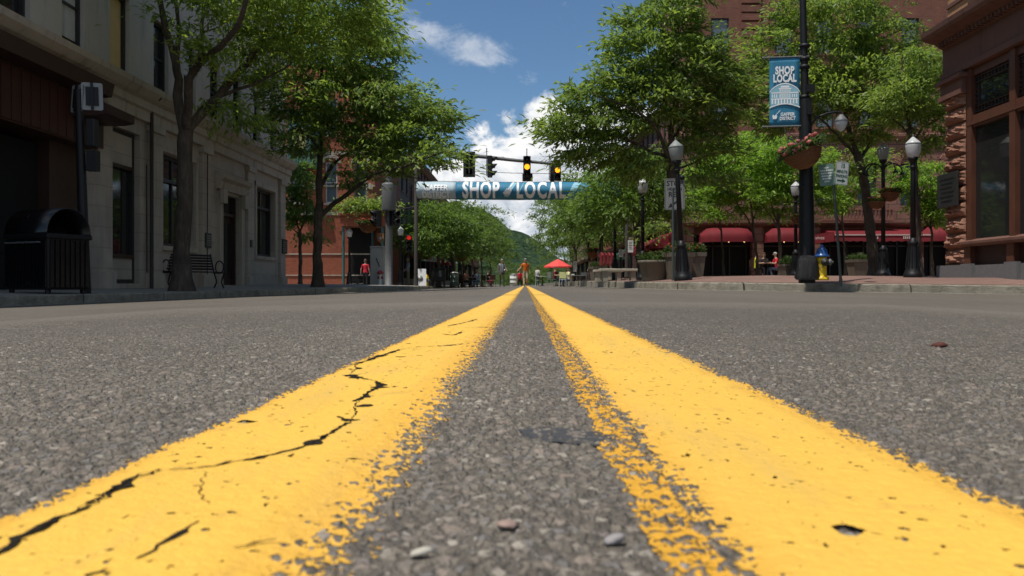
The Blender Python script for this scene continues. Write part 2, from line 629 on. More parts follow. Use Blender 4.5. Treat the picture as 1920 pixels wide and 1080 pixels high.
M['bronze'] = simple('bronze', (.05, .048, .045), .5, 12, .5, .5, .6, bstr=.6)
M['teal_metal'] = simple('teal_metal', (.05, .13, .12), .3, 4, .6, dirt=.3)
M['skin'] = simple('skin', (.52, .31, .22), .12, 14, .6, .35)
M['hair_grey'] = simple('hair_grey', (.42, .40, .38), .2, 30, .8)
M['hair_dark'] = simple('hair_dark', (.03, .022, .018), .3, 30, .7)
M['hair_brown'] = simple('hair_brown', (.10, .055, .03), .3, 30, .7)
M['barrel_green'] = simple('barrel_green', (.20, .27, .22), .2, 6, .6, dirt=.3)
M['red_paint'] = simple('red_paint', (.24, .03, .035), .2, 6, .5)
M['pale_yellow'] = simple('pale_yellow', (.78, .78, .36), .08, 6, .6)
M['table_grey'] = simple('table_grey', (.18, .20, .20), .2, 6, .5)
M['bark_road'] = None


def cloth(c, name=None):
    return simple(name or 'cloth', c, .18, 9, .85, .2, bstr=.5, bdist=.01)


def emissive(name, c, strength):
    m, t = newmat(name)
    p = t.n('ShaderNodeNewGeometry').outputs['Position']
    k = t.m('ADD', .8, t.m('MULTIPLY', t.noise(p, 30, 2), .4))
    finish(t, (c[0] * .5, c[1] * .5, c[2] * .5), .3, .5, **{'Emission_Color': (*c, 1), 'Emission_Strength': t.m('MULTIPLY', k, strength)})
    return m


M['amber_lamp'] = emissive('amber_lamp', (1.0, .36, .015), 2.2)
M['red_lamp'] = emissive('red_lamp', (1.0, .03, .02), .5)
M['bulb'] = emissive('bulb', (1.0, .62, .25), 3.0)


def globe_mat(name, c, rough=.25):
    m, t = newmat(name)
    p = t.n('ShaderNodeNewGeometry').outputs['Position']
    a = t.noise(p, 9, 3)
    k = t.m('ADD', .85, t.m('MULTIPLY', a, .3))
    col = t.mix(1.0, c, t.comb(k, k, k), 'MULTIPLY')
    b, o = finish(t, col, rough, .5, 0, t.noise(p, 40, 2), .1, .01, **{'Subsurface_Weight': .0})
    tr = t.n('ShaderNodeBsdfTranslucent')
    tr.inputs[0].default_value = (*c, 1)
    mxs = t.n('ShaderNodeMixShader')
    mxs.inputs[0].default_value = .45
    t.link(b.outputs[0], mxs.inputs[1]); t.link(tr.outputs[0], mxs.inputs[2])
    t.link(mxs.outputs[0], o.inputs[0])
    return m


M['globe'] = globe_mat('globe', (.84, .85, .84))
M['globe_dark_shaded'] = globe_mat('globe_dark_shaded', (.42, .45, .43), .5)  # duller copy of globe: dark glass, and lamp shade painted into the colour


def leafmat(name, c, tr, var=.5):
    m, t = newmat(name)
    g = t.n('ShaderNodeNewGeometry')
    oi = t.n('ShaderNodeObjectInfo')
    a = t.noise(g.outputs['Position'], .9, 3, .6)
    k = t.m('ADD', t.m('MULTIPLY', g.outputs['Random Per Island'], .7), t.m('MULTIPLY', a, .9))
    k = t.m('ADD', k, t.m('MULTIPLY', t.m('SUBTRACT', oi.outputs['Random'], .5), .25))
    lo = (c[0] * (1 - var), c[1] * (1 - var), c[2] * (1 - var * .6))
    hi = (c[0] * (1 + var * 1.1), c[1] * (1 + var * .8), c[2] * (1 + var * .3))
    col = t.ramp(k, [(.2, lo), (.75, c), (1.25 / 1.3, hi)])
    b = t.n('ShaderNodeBsdfPrincipled')
    t.link(col, b.inputs['Base Color'])
    b.inputs['Roughness'].default_value = .5
    b.inputs['Specular IOR Level'].default_value = .35
    tb = t.n('ShaderNodeBsdfTranslucent')
    t.link(t.mix(1.0, col, tr, 'MULTIPLY'), tb.inputs[0])
    mxs = t.n('ShaderNodeMixShader')
    mxs.inputs[0].default_value = .48
    t.link(b.outputs[0], mxs.inputs[1]); t.link(tb.outputs[0], mxs.inputs[2])
    t.link(mxs.outputs[0], t.n('ShaderNodeOutputMaterial').inputs[0])
    return m


M['leaf'] = leafmat('leaf', (.176, .262, .066), (1.4, 1.4, .85))
M['leaf_bright'] = leafmat('leaf_bright', (.175, .300, .050), (1.35, 1.4, .8))
M['leaf_dark'] = leafmat('leaf_dark', (.100, .165, .040), (1.3, 1.4, .8))  # darker leaf green, shade on the far rows painted into it
M['leaf_row_shaded'] = leafmat('leaf_row_shaded', (.112, .185, .044), (1.3, 1.4, .8))  # leaf green darkened to stand for shade along the street rows
M['leaf_shrub'] = leafmat('leaf_shrub', (.055, .092, .030), (1.1, 1.2, .8))
M['flower_pink'] = leafmat('flower_pink', (.52, .20, .20), (1.2, 1.0, 1.0), .35)
M['flower_red'] = leafmat('flower_red', (.45, .06, .045), (1.2, 1.0, 1.0), .35)


def barkmat(name, c):
    m, t = newmat(name)
    p = t.n('ShaderNodeNewGeometry').outputs['Position']
    q = t.vm('MULTIPLY', p, (1, 1, .18))
    a = t.noise(q, 16, 5, .65, dist=.6)
    b = t.noise(p, 2.5, 4, .6)
    k = t.m('ADD', t.m('MULTIPLY', a, .7), t.m('MULTIPLY', b, .45))
    col = t.ramp(k, [(.35, (c[0] * .45, c[1] * .45, c[2] * .45)), (.6, c), (.8, (c[0] * 1.9, c[1] * 1.85, c[2] * 1.7))])
    finish(t, col, .92, .15, 0, a, .9, .03)
    return m


M['bark'] = barkmat('bark', (.088, .070, .054))


# ------------------------------------------------------------------ asphalt
def stones(t, pos):
    """aggregate: height 0..1, per-stone random, second random, small stones"""
    wob = t.noise(pos, 190, 2, .6, '2D')
    pw = t.vm('ADD', pos, t.comb(t.m('MULTIPLY', wob, .006), t.m('MULTIPLY', wob, -.005)))
    A = t.voro(pw, 180, 'F1', '2D')
    B = t.voro(pw, 390, 'F1', '2D')
    C = t.voro(pw, 86, 'F1', '2D')
    ca = t.sep(A.outputs['Color'])
    cb = t.sep(B.outputs['Color'])
    cc = t.sep(C.outputs['Color'])
    ha = t.step(A.outputs['Distance'], .60, .22)
    hb = t.step(B.outputs['Distance'], .60, .2)
    hc = t.step(C.outputs['Distance'], .42, .16)
    big = t.m('MULTIPLY', hc, t.m('GREATER_THAN', cc[0], .90))
    h = t.m('MAXIMUM', t.m('MULTIPLY', ha, t.m('ADD', .35, t.m('MULTIPLY', ca[1], .65))), t.m('MULTIPLY', hb, t.m('ADD', .15, t.m('MULTIPLY', cb[1], .5))))
    h = t.m('MAXIMUM', h, t.m('MULTIPLY', big, .9))
    return h, ha, hb, big, ca, cb, cc


DISP = .0037


def fade(t, pos, hh):
    """the relief settles to its mean towards the rim of the finely built piece of road"""
    x, y, z = t.sep(pos)
    k = t.m('MAXIMUM', t.step(y, 2.8, 4.2), t.step(t.m('ABSOLUTE', x), 1.3, 1.8))
    return t.m('ADD', t.m('MULTIPLY', hh, t.m('SUBTRACT', 1.0, k)), t.m('MULTIPLY', k, .5))


def asphalt(name, true_disp):
    m, t = newmat(name)
    pos = t.n('ShaderNodeNewGeometry').outputs['Position'] if not true_disp else t.n('ShaderNodeTexCoord').outputs['Object']
    h, ha, hb, big, ca, cb, cc = stones(t, pos)
    tone = t.ramp(ca[0], [(0, (.060, .054, .050)), (.22, (.100, .090, .077)), (.45, (.140, .126, .107)), (.66, (.17, .150, .124)),
                          (.80, (.13, .128, .132)), (.90, (.21, .175, .15)), (.97, (.22, .205, .175)), (1.0, (.36, .33, .29))])
    tone2 = t.ramp(cb[0], [(0, (.07, .066, .06)), (.5, (.132, .124, .113)), (.9, (.185, .175, .16)), (1, (.40, .38, .35))])
    toneb = t.ramp(cc[1], [(0, (.07, .068, .066)), (.4, (.13, .12, .108)), (.75, (.20, .16, .135)), (1, (.30, .28, .25))])
    binder = (.080, .074, .065)
    col = t.mix(t.m('MULTIPLY', hb, .75), binder, tone2)
    col = t.mix(t.step(ha, .12, .5), col, tone)
    col = t.mix(t.step(big, .2, .5), col, toneb)
    # film of dust, wear along the wheel paths, faint patches
    d1 = t.noise(pos, .55, 5, .6, '2D')
    d2 = t.noise(t.vm('MULTIPLY', pos, (1.0, .15, 1)), 1.1, 4, .6, '2D')
    d3 = t.noise(pos, 7.0, 4, .65, '2D')
    fine = t.noise(pos, 420, 2, .6, '2D')
    k = t.m('ADD', t.m('MULTIPLY', t.m('SUBTRACT', d1, .5), .50), t.m('MULTIPLY', t.m('SUBTRACT', d2, .5), .46))
    k = t.m('ADD', k, t.m('MULTIPLY', t.m('SUBTRACT', d3, .5), .32))
    d4 = t.noise(t.vm('MULTIPLY', pos, (1.0, .55, 1)), 26.0, 3, .7, '2D')
    k = t.m('ADD', k, t.m('MULTIPLY', t.m('SUBTRACT', d4, .5), .42))
    k = t.m('ADD', t.m('ADD', k, 1.0), t.m('MULTIPLY', t.m('SUBTRACT', fine, .5), .7))
    col = t.mix(1.0, col, t.comb(k, k, k), 'MULTIPLY')
    col = t.mix(.20, col, (.180, .152, .120))
    col = t.mix(1.0, col, (1.02, .99, .935), 'MULTIPLY')
    hh = t.m('ADD', t.m('MULTIPLY', h, .8), t.m('MULTIPLY', fine, .16))
    b = t.n('ShaderNodeBsdfPrincipled')
    t.link(col, b.inputs['Base Color'])
    b.inputs['Roughness'].default_value = .72
    b.inputs['Specular IOR Level'].default_value = .30
    o = t.n('ShaderNodeOutputMaterial')
    if true_disp:
        dn = t.n('ShaderNodeDisplacement')
        dn.inputs['Midlevel'].default_value = 1.0
        dn.inputs['Scale'].default_value = DISP
        t.link(fade(t, pos, hh), dn.inputs['Height'])
        t.link(dn.outputs[0], o.inputs['Displacement'])
        m.displacement_method = 'BOTH'
    else:
        bn = t.n('ShaderNodeBump')
        bn.inputs['Strength'].default_value = .8
        bn.inputs['Distance'].default_value = .004
        t.link(hh, bn.inputs['Height'])
        t.link(bn.outputs[0], b.inputs['Normal'])
    t.link(b.outputs[0], o.inputs[0])
    return m


M['asphalt_near'] = asphalt('asphalt_near', True)
M['asphalt'] = asphalt('asphalt', False)


def paintmat(name, inner, outer, rin, rout, c, chip=.012, extra=None, disp=True):
    """road paint, worn through where the stones stand up at its edges"""
    m, t = newmat(name)
    pos = t.n('ShaderNodeTexCoord').outputs['Object']
    x, y, z = t.sep(pos)
    ax = t.m('ABSOLUTE', x)
    h, ha, hb, big, ca, cb, cc = stones(t, pos)
    wav = t.noise(pos, 9, 3, .5, '2D')
    wav2 = t.noise(pos, 125, 5, .75, '2D')
    fin = t.noise(pos, 200, 2, .6, '2D')
    off = t.m('ADD', t.m('MULTIPLY', t.m('SUBTRACT', wav, .5), .014), t.m('MULTIPLY', t.m('SUBTRACT', wav2, .5), .010))
    axx = t.m('ADD', ax, off)

    def cover(a, b, ra, rb):
        ci = t.m('DIVIDE', t.m('SUBTRACT', axx, a), ra)
        co = t.m('DIVIDE', t.m('SUBTRACT', b, axx), rb)
        return t.m('MINIMUM', ci, co, clamp=False)
    thr = t.m('ADD', t.m('MULTIPLY', t.m('ADD', t.m('MULTIPLY', h, .55), t.m('MULTIPLY', ca[2], .35)), .75), t.m('ADD', t.m('MULTIPLY', wav2, .55), t.m('MULTIPLY', fin, .25)))
    thr = t.m('ADD', t.m('MULTIPLY', t.m('SUBTRACT', thr, .72), 2.0), .50)
    cv = cover(inner, outer, rin, rout)
    on = t.m('GREATER_THAN', t.m('MINIMUM', cv, 1.1), thr)
    # chips: stones poking through or paint lost
    chips = t.m('MULTIPLY', t.m('LESS_THAN', cc[2], chip), t.step(t.voro(pos, 36, 'F1', '2D').outputs['Distance'], .30, .24))
    chips2 = t.m('GREATER_THAN', t.m('MULTIPLY', t.noise(t.vm('MULTIPLY', pos, (1.6, 1, 1)), 62, 3, .6, '2D'), 1.0), .735)
    on = t.m('MULTIPLY', on, t.m('SUBTRACT', 1.0, t.m('MAXIMUM', chips, chips2)))
    tint = t.noise(pos, 3.5, 5, .65, '2D')
    sp = t.noise(pos, 110, 3, .6, '2D')
    k = t.m('ADD', 1.0, t.m('ADD', t.m('MULTIPLY', t.m('SUBTRACT', tint, .5), .22), t.m('MULTIPLY', t.m('SUBTRACT', sp, .5), .16)))
    col = t.mix(1.0, c, t.comb(k, k, k), 'MULTIPLY')
    # thinner, more orange film near the worn edges and dirt in the grain
    thin = t.m('SUBTRACT', 1.0, t.step(cv, .6, 1.9))
    col = t.mix(t.m('MULTIPLY', thin, .55), col, (c[0] * .80, c[1] * .68, c[2] * .4))
    dirt = t.step(t.noise(t.vm('MULTIPLY', pos, (1, .6, 1)), 24, 5, .7, '2D'), .60, .78)
    col = t.mix(t.m('MULTIPLY', dirt, .30), col, (c[0] * .45, c[1] * .42, c[2] * .9))
    scuff = t.step(t.noise(t.vm('MULTIPLY', pos, (1.4, .22, 1)), 7, 6, .7, '2D'), .50, .80)
    col = t.mix(t.m('MULTIPLY', scuff, .30), col, (.40, .30, .13))
    col = t.mix(.05, col, (.55, .50, .42))
    if extra:
        a, b2, c2 = extra
        cv2 = t.m('MINIMUM', cover(a, b2, .004, .006), .50)
        on2 = t.m('GREATER_THAN', cv2, thr)
        col = t.mix(t.m('MULTIPLY', on2, t.m('SUBTRACT', 1.0, on)), col, c2)
        on = t.m('MAXIMUM', on, on2)
    b = t.n('ShaderNodeBsdfPrincipled')
    t.link(col, b.inputs['Base Color'])
    b.inputs['Roughness'].default_value = .6
    b.inputs['Specular IOR Level'].default_value = .3
    bn = t.n('ShaderNodeBump')
    bn.inputs['Strength'].default_value = .55
    bn.inputs['Distance'].default_value = .0022
    hb2 = t.m('ADD', t.m('MULTIPLY', h, .34), t.m('ADD', t.m('MULTIPLY', wav2, .7), t.m('MULTIPLY', on, .4)))
    t.link(hb2, bn.inputs['Height'])
    t.link(bn.outputs[0], b.inputs['Normal'])
    tr = t.n('ShaderNodeBsdfTransparent')
    mxs = t.n('ShaderNodeMixShader')
    t.link(on, mxs.inputs[0]); t.link(tr.outputs[0], mxs.inputs[1]); t.link(b.outputs[0], mxs.inputs[2])
    out = t.n('ShaderNodeOutputMaterial')
    t.link(mxs.outputs[0], out.inputs[0])
    if disp:
        fine = t.noise(pos, 420, 2, .6, '2D')
        hh = fade(t, pos, t.m('ADD', t.m('MULTIPLY', h, .8), t.m('MULTIPLY', fine, .16)))
        fill = t.m('MULTIPLY', t.step(cv, .3, 1.6), .78)
        fill = t.m('ADD', fill, t.m('MULTIPLY', t.m('SUBTRACT', wav2, .5), .25))
        dn = t.n('ShaderNodeDisplacement')
        dn.inputs['Midlevel'].default_value = 1.0
        dn.inputs['Scale'].default_value = DISP
        t.link(t.m('ADD', t.m('MAXIMUM', hh, fill), .09), dn.inputs['Height'])
        t.link(dn.outputs[0], out.inputs['Displacement'])
        m.displacement_method = 'DISPLACEMENT'
    return m


YEL = (.78, .458, .052)
PA = dict(inner=.056, outer=.207, rin=.030, rout=.010, c=YEL, chip=.012)
PB = dict(inner=.062, outer=.207, rin=.016, rout=.016, c=YEL, chip=.004, extra=(.042, .066, (.62, .32, .03)))
M['paint_a'] = paintmat('paint_a', **PA)
M['paint_b'] = paintmat('paint_b', **PB)
M['paint_a_far'] = paintmat('paint_a_far', disp=False, **PA)
M['paint_b_far'] = paintmat('paint_b_far', disp=False, **PB)


def pavermat(name):
    m, t = newmat(name)
    pos = t.n('ShaderNodeNewGeometry').outputs['Position']
    br = t.n('ShaderNodeTexBrick')
    t.link(pos, br.inputs['Vector'])
    br.inputs['Scale'].default_value = 1.0
    br.inputs['Brick Width'].default_value = .21
    br.inputs['Row Height'].default_value = .105
    br.inputs['Mortar Size'].default_value = .006
    br.inputs['Color1'].default_value = (.235, .140, .112, 1)
    br.inputs['Color2'].default_value = (.195, .115, .094, 1)
    br.inputs['Mortar'].default_value = (.15, .11, .09, 1)
    a = t.noise(pos, 1.0, 6, .62)
    k = t.m('ADD', .72, t.m('MULTIPLY', a, .56))
    col = t.mix(1.0, br.outputs[0], t.comb(k, k, k), 'MULTIPLY')
    finish(t, col, .85, .25, 0, t.m('MULTIPLY', br.outputs[1], -1), .5, .008)
    return m


M['pavers'] = pavermat('pavers')
M['sidewalk'] = simple('sidewalk', (.30, .275, .24), .35, 1.5, .9, .2, bstr=.3, dirt=.3)


def kerbmat():
    m, t = newmat('kerb_stone')
    pos = t.n('ShaderNodeNewGeometry').outputs['Position']
    x, y, z = t.sep(pos)
    a = t.noise(pos, 4, 6, .65)
    b = t.noise(t.vm('MULTIPLY', pos, (2, 2, 9)), 5, 5, .65)
    f = t.noise(pos, 60, 3, .6)
    k = t.m('ADD', t.m('MULTIPLY', a, .6), t.m('ADD', t.m('MULTIPLY', b, .4), t.m('MULTIPLY', f, .2)))
    col = t.ramp(k, [(.36, (.07, .062, .048)), (.52, (.20, .18, .14)), (.66, (.31, .285, .225)), (.85, (.43, .40, .33))])
    j = t.m('ABSOLUTE', t.m('SUBTRACT', t.m('FRACT', t.m('MULTIPLY', t.m('ADD', x, t.m('MULTIPLY', y, .83)), .42)), .5))
    col = t.mix(t.m('LESS_THAN', j, .0045), col, (.03, .028, .024))
    finish(t, col, .9, .2, 0, t.m('ADD', b, f), .8, .02)
    return m


M['kerb'] = kerbmat()
# ------------------------------------------------------------------ ground
def zroad(x, y=0):
    k = .034 if x < 0 else .012
    return -k * (sqrt(x * x + 1) - 1)


KL = [(-7.1, -14), (-7.1, 18.5), (-6.9, 20.5), (-6.1, 23), (-4.9, 25.2), (-4.1, 27.2), (-3.75, 29.5), (-3.9, 32), (-4.6, 34), (-6.2, 35.5), (-9, 36.1), (-34, 36.2)]
KR = [(11.2, -14), (11.05, 10), (10.95, 15.2), (10.4, 16.75), (9.6, 17.05), (7.6, 17.35), (5.9, 17.9), (4.7, 18.5), (3.9, 19.4), (3.55, 20.6), (3.45, 23), (3.45, 40), (3.5, 240)]
KB = [(-34, 44.6), (-9.4, 44.7), (-7.4, 45.1), (-6.1, 46.2), (-5.6, 48), (-5.4, 52), (-5.2, 70), (-5.2, 240)]


def seg_dist(poly, x, y):
    best = 1e9
    for (a, b), (c, d) in zip(poly[:-1], poly[1:]):
        dx, dy = c - a, d - b
        tt = max(0, min(1, ((x - a) * dx + (y - b) * dy) / (dx * dx + dy * dy)))
        q = (x - a - tt * dx) ** 2 + (y - b - tt * dy) ** 2
        if q < best:
            best = q
            pr = (a + tt * dx, b + tt * dy)
    return sqrt(best), pr


def zL(x, y):
    d, pr = seg_dist(KL, x, y)
    return zroad(pr[0]) + .15 + .02 * min(d, 3.5)


def zR(x, y):
    d, pr = seg_dist(KR, x, y)
    return zroad(pr[0]) + .185 + .085 * min(d, 2.2) + .006 * min(max(y - 21, 0), 30)


def zB(x, y):
    d, pr = seg_dist(KB, x, y)
    return zroad(pr[0]) + .14 + .02 * min(d, 4)


def resample(poly, step):
    out = [Vector(poly[0])]
    for a, b in zip(poly[:-1], poly[1:]):
        a = Vector(a); b = Vector(b)
        n = max(1, int((b - a).length / step))
        for i in range(1, n + 1):
            out.append(a + (b - a) * i / n)
    return out


# the road: one sheet, fine where the camera nearly touches it
def axis(lims):
    """lims: list of (to, step)"""
    out = [lims[0]]
    for to, st in lims[1:]:
        n = max(1, int(round((to - out[-1]) / st)))
        a = out[-1]
        out += [a + (to - a) * (i + 1) / n for i in range(n)]
    return np.array(out)


def sheet(name, xs, ys, mat, zf):
    nx, ny = len(xs), len(ys)
    X, Y = np.meshgrid(xs, ys)
    k = np.where(X < 0, .034, .012)
    Z = -k * (np.sqrt(X * X + 1) - 1) + zf
    co = np.stack([X, Y, Z], -1).reshape(-1, 3).astype(np.float32)
    i = np.arange((nx - 1) * (ny - 1))
    r, c = i // (nx - 1), i % (nx - 1)
    a = r * nx + c
    q = np.stack([a, a + 1, a + nx + 1, a + nx], -1).astype(np.int32)
    me = bpy.data.meshes.new(name)
    me.vertices.add(len(co)); me.vertices.foreach_set('co', co.ravel())
    me.loops.add(q.size); me.loops.foreach_set('vertex_index', q.ravel())
    me.polygons.add(len(q)); me.polygons.foreach_set('loop_start', np.arange(len(q), dtype=np.int32) * 4)
    me.polygons.foreach_set('use_smooth', np.ones(len(q), dtype=bool))
    me.update(); me.validate()
    me.materials.append(mat)
    o = bpy.data.objects.new(name, me)
    COL.objects.link(o)
    return o


ys = [.14]
while ys[-1] < 4.4:
    ys.append(ys[-1] + max(.0021, .0034 * ys[-1]))
ys = np.array(ys)
YN = float(ys[-1])
xs = axis([-1.9, (-.9, .0090), (-.42, .0052), (.42, .0030), (.9, .0052), (1.9, .0090)])
near = sheet('road', xs, ys, M['asphalt_near'], 0.0)
tag(near, kind='structure')
far = MB()
fx = list(axis([-40, (-10, 5), (-1.9, .6), (1.9, .38), (12, .6), (40, 5)]))
fx = [round(float(q), 4) for q in fx]


def fsheet(mb, X, Y, dz=0.0):
    n = len(X)
    mb.add([(x, y, zroad(max(-10, min(x, 13))) + dz) for y in Y for x in X],
           [(j * n + i, j * n + i + 1, (j + 1) * n + i + 1, (j + 1) * n + i) for j in range(len(Y) - 1) for i in range(n - 1)], True)


FZ = -DISP * .5
fsheet(far, [q for q in fx if q <= -1.9 + 1e-6], [.14, 1.5, YN], FZ)
fsheet(far, [q for q in fx if q >= 1.9 - 1e-6], [.14, 1.5, YN], FZ)
fsheet(far, fx, [-14, -6, .14], FZ)
fsheet(far, fx, [YN, 8, 14, 22, 34, 50, 80, 130, 250], FZ)
tag(far.build('road_ahead', M['asphalt'], recalc=False), kind='structure')
gr = MB()
R = 6000
gr.add([(-R, -R, -.8), (R, -R, -.8), (R, R, -.8), (-R, R, -.8)], [(0, 1, 2, 3)])
tag(gr.build('ground', simple('ground', (.09, .10, .05), .4, .05, .95), recalc=False), kind='structure')

# the double yellow line
for nm, sx, mt, a, b in (('yellow_line', -1, M['paint_a_far'], .03, .215), ('yellow_line', 1, M['paint_b_far'], .03, .235)):
    mb = MB()
    X = [sx * (a + (b - a) * i / 6) for i in range(7)]
    if sx < 0:
        X = X[::-1]
    cols = xs[(xs * sx > a - .004) & (xs * sx < b + .004)]
    o = sheet(nm, cols, ys, M['paint_a' if sx < 0 else 'paint_b'], 0.0)
    tag(o, kind='structure')
    for Y, dz in (([YN, 7.2], -.0018), ([7.2, 12, 25, 60, 130, 240], .0005)):
        n = 7
        mb.add([(x, y, zroad(x) + dz) for y in Y for x in X], [(j * n + i, j * n + i + 1, (j + 1) * n + i + 1, (j + 1) * n + i) for j in range(len(Y) - 1) for i in range(n - 1)], True)
    o = mb.build(nm, mt, recalc=False)
    tag(o, kind='structure')


# cracks in the yellow paint, drawn from where they lie on the ground
def ground_pt(px, py, z=-0.0003):
    D = (H - z) * F / (py - VY)
    return Vector(((px - VX) / F * D, D, z))


rng = random.Random(5)
M['crack'] = simple('crack', (.026, .021, .016), .4, 60, .95, .1, bstr=.5)


def crack(mb, pts, w, wig=.0012, breaks=0.0):
    P = [ground_pt(*p[:2]) for p in pts]
    ws = [p[2] if len(p) > 2 else 1.0 for p in pts]
    L = []; R_ = []
    prevd = None
    dense = []
    for i in range(len(P) - 1):
        n = max(2, int((P[i + 1] - P[i]).length / .004))
        for k in range(n):
            f = k / n
            dense.append((P[i].lerp(P[i + 1], f), ws[i] * (1 - f) + ws[i + 1] * f))
    dense.append((P[-1], ws[-1]))
    for i, (p, q) in enumerate(dense):
        d = (dense[min(i + 1, len(dense) - 1)][0] - dense[max(i - 1, 0)][0])
        d.normalize()
        s = Vector((-d.y, d.x, 0))
        o = s * rng.uniform(-wig, wig)
        ww = w * q * rng.uniform(.35, 1.5)
        if rng.random() < .12:
            ww *= 2.0
        L.append(p + o + s * ww); R_.append(p + o - s * ww * rng.uniform(.6, 1.2))
    for i in range(len(L) - 1):
        if rng.random() < breaks:
            continue
        mb.quad(L[i], R_[i], R_[i + 1], L[i + 1])


ck = MB()
crack(ck, [(-60, 1050), (0, 1030), (85, 984), (130, 962), (240, 902), (300, 879), (352, 878), (400, 872), (452, 862), (530, 847), (575, 835), (610, 817), (640, 799), (655, 792), (668, 775), (664, 764), (672, 752), (690, 735), (716, 722), (704, 714), (680, 708), (655, 702), (668, 690), (664, 683), (690, 675), (728, 662), (750, 655), (780, 650), (880, 644)], .00042, .0012, breaks=.04)
crack(ck, [(-60, 1050), (0, 1030), (50, 1000, 1.8), (85, 984, 1.8), (130, 962, 1.0), (200, 930, 1), (240, 902, 2.4), (262, 888, .7), (300, 879, .3)], .0011, .002)
crack(ck, [(352, 878, .2), (400, 872, .9), (430, 862, .4)], .0011, .002)
crack(ck, [(452, 862, .3), (490, 857, 1.3), (530, 847, .9), (575, 835, .5), (590, 828, 2.4), (610, 817, 1), (640, 799, .9), (655, 792, 1.8)], .0014)
crack(ck, [(634, 780, .6), (652, 788, 2.2), (676, 786, .3)], .0018)
crack(ck, [(668, 762, 1), (684, 760, 3.2), (700, 760, .4)], .0024)
crack(ck, [(664, 752, .8), (685, 744, 1.4), (690, 735, 1.0), (705, 728, 1), (716, 722, 2.2), (704, 714, .4)], .0021)
crack(ck, [(640, 703, .4), (660, 704, 2.4), (672, 710, 1)], .0022, breaks=.15)
crack(ck, [(655, 692, 1), (668, 690, 3.0), (676, 691, .5)], .0024, breaks=.1)
crack(ck, [(664, 683, .7), (690, 675, 1.3), (705, 669, 1.2), (728, 662, 1.5), (750, 655, .5)], .0026, breaks=.22)
crack(ck, [(780, 650, .3), (830, 648, .6), (846, 647, 1.6), (880, 643, .4)], .0030, breaks=.3)
crack(ck, [(838, 611, .3), (850, 609, 1.2), (870, 605, .5), (882, 602, 1.2), (895, 598, .3)], .0042, breaks=.3)
crack(ck, [(878, 614, .4), (905, 613, 1.0), (930, 614, .3)], .0035, breaks=.25)
crack(ck, [(830, 626, .3), (852, 628, 1), (866, 622, .6)], .0035, breaks=.25)
crack(ck, [(385, 882, .4), (380, 900, .5), (373, 925, .4), (392, 942, .3)], .0006)
crack(ck, [(258, 1046, .5), (300, 1022, 1.2), (335, 1004, .9), (368, 976, .5)], .0008)
crack(ck, [(160, 1079, .7), (190, 1070, .9), (205, 1066, .4)], .0010)
crack(ck, [(440, 1026, .3), (480, 1018, .9), (520, 1010, .4)], .0008)
tag(ck.build('pavement_crack', M['crack'], recalc=False), kind='structure')

# tar spot between the lines
tp = MB()
c = ground_pt(1058, 816, -.0018)
pp = []
for k in range(40):
    th = 2 * pi * k / 40
    r = 1 + rng.uniform(-.14, .14)
    pp.append((c.x + .026 * r * cos(th) - .012 * sin(th), c.y + .030 * r * sin(th), -.0018))
tp.add(pp, [tuple(range(40))])
tag(tp.build('tar_patch', simple('tar', (.060, .059, .060), .5, 40, .6, .4, bstr=1.0, bdist=.004), recalc=False), kind='structure')


# kerbs and pavements
def kerb(poly, inward, zf, zr, name, width=.16, step=.22):
    pts = resample(poly, step)
    mb = MB()
    sec = []
    rg = random.Random(hash(name) % 97 + 3)
    rg = random.Random(len(pts))
    for i, p in enumerate(pts):
        d = (pts[min(i + 1, len(pts) - 1)] - pts[max(i - 1, 0)]).normalized()
        n = Vector((-d.y, d.x)) * inward
        zt = zf(p.x + n.x * .01, p.y + n.y * .01)
        zb = zr(p.x)
        j = rg.uniform(-.006, .006)
        sec.append([(p.x - n.x * (.004 + j), p.y - n.y * (.004 + j), zb - .15), (p.x - n.x * j, p.y - n.y * j, zb + .6 * (zt - zb)), (p.x + n.x * .004, p.y + n.y * .004, zt - .018 + j * .5),
                    (p.x + n.x * .022, p.y + n.y * .022, zt + .002 + j * .4), (p.x + n.x * width, p.y + n.y * width, zt + .006 + j * .3), (p.x + n.x * (width + .004), p.y + n.y * (width + .004), zt - .03)])
    m = 6
    mb.add([q for s_ in sec for q in s_], [(i * m + k, (i + 1) * m + k, (i + 1) * m + k + 1, i * m + k + 1) for i in range(len(sec) - 1) for k in range(m - 1)], False)
    o = mb.build(name, M['kerb'], recalc=False)
    tag(o, kind='structure')
    # gutter strip
    gm = MB()
    g = []
    for i, p in enumerate(pts):
        d = (pts[min(i + 1, len(pts) - 1)] - pts[max(i - 1, 0)]).normalized()
        n = Vector((-d.y, d.x)) * inward
        a = p - n * .01; b = p - n * .30
        g += [(a.x, a.y, zr(a.x) + .012), (b.x, b.y, zr(b.x) + .004)]
    gm.add(g, [(2 * i, 2 * i + 1, 2 * i + 3, 2 * i + 2) for i in range(len(pts) - 1)], True)
    tag(gm.build('gutter', M['gutter'], recalc=False), kind='structure')
    return o


M['gutter'] = simple('gutter', (.24, .225, .195), .4, 6, .9, .2, bstr=.4, dirt=.4)


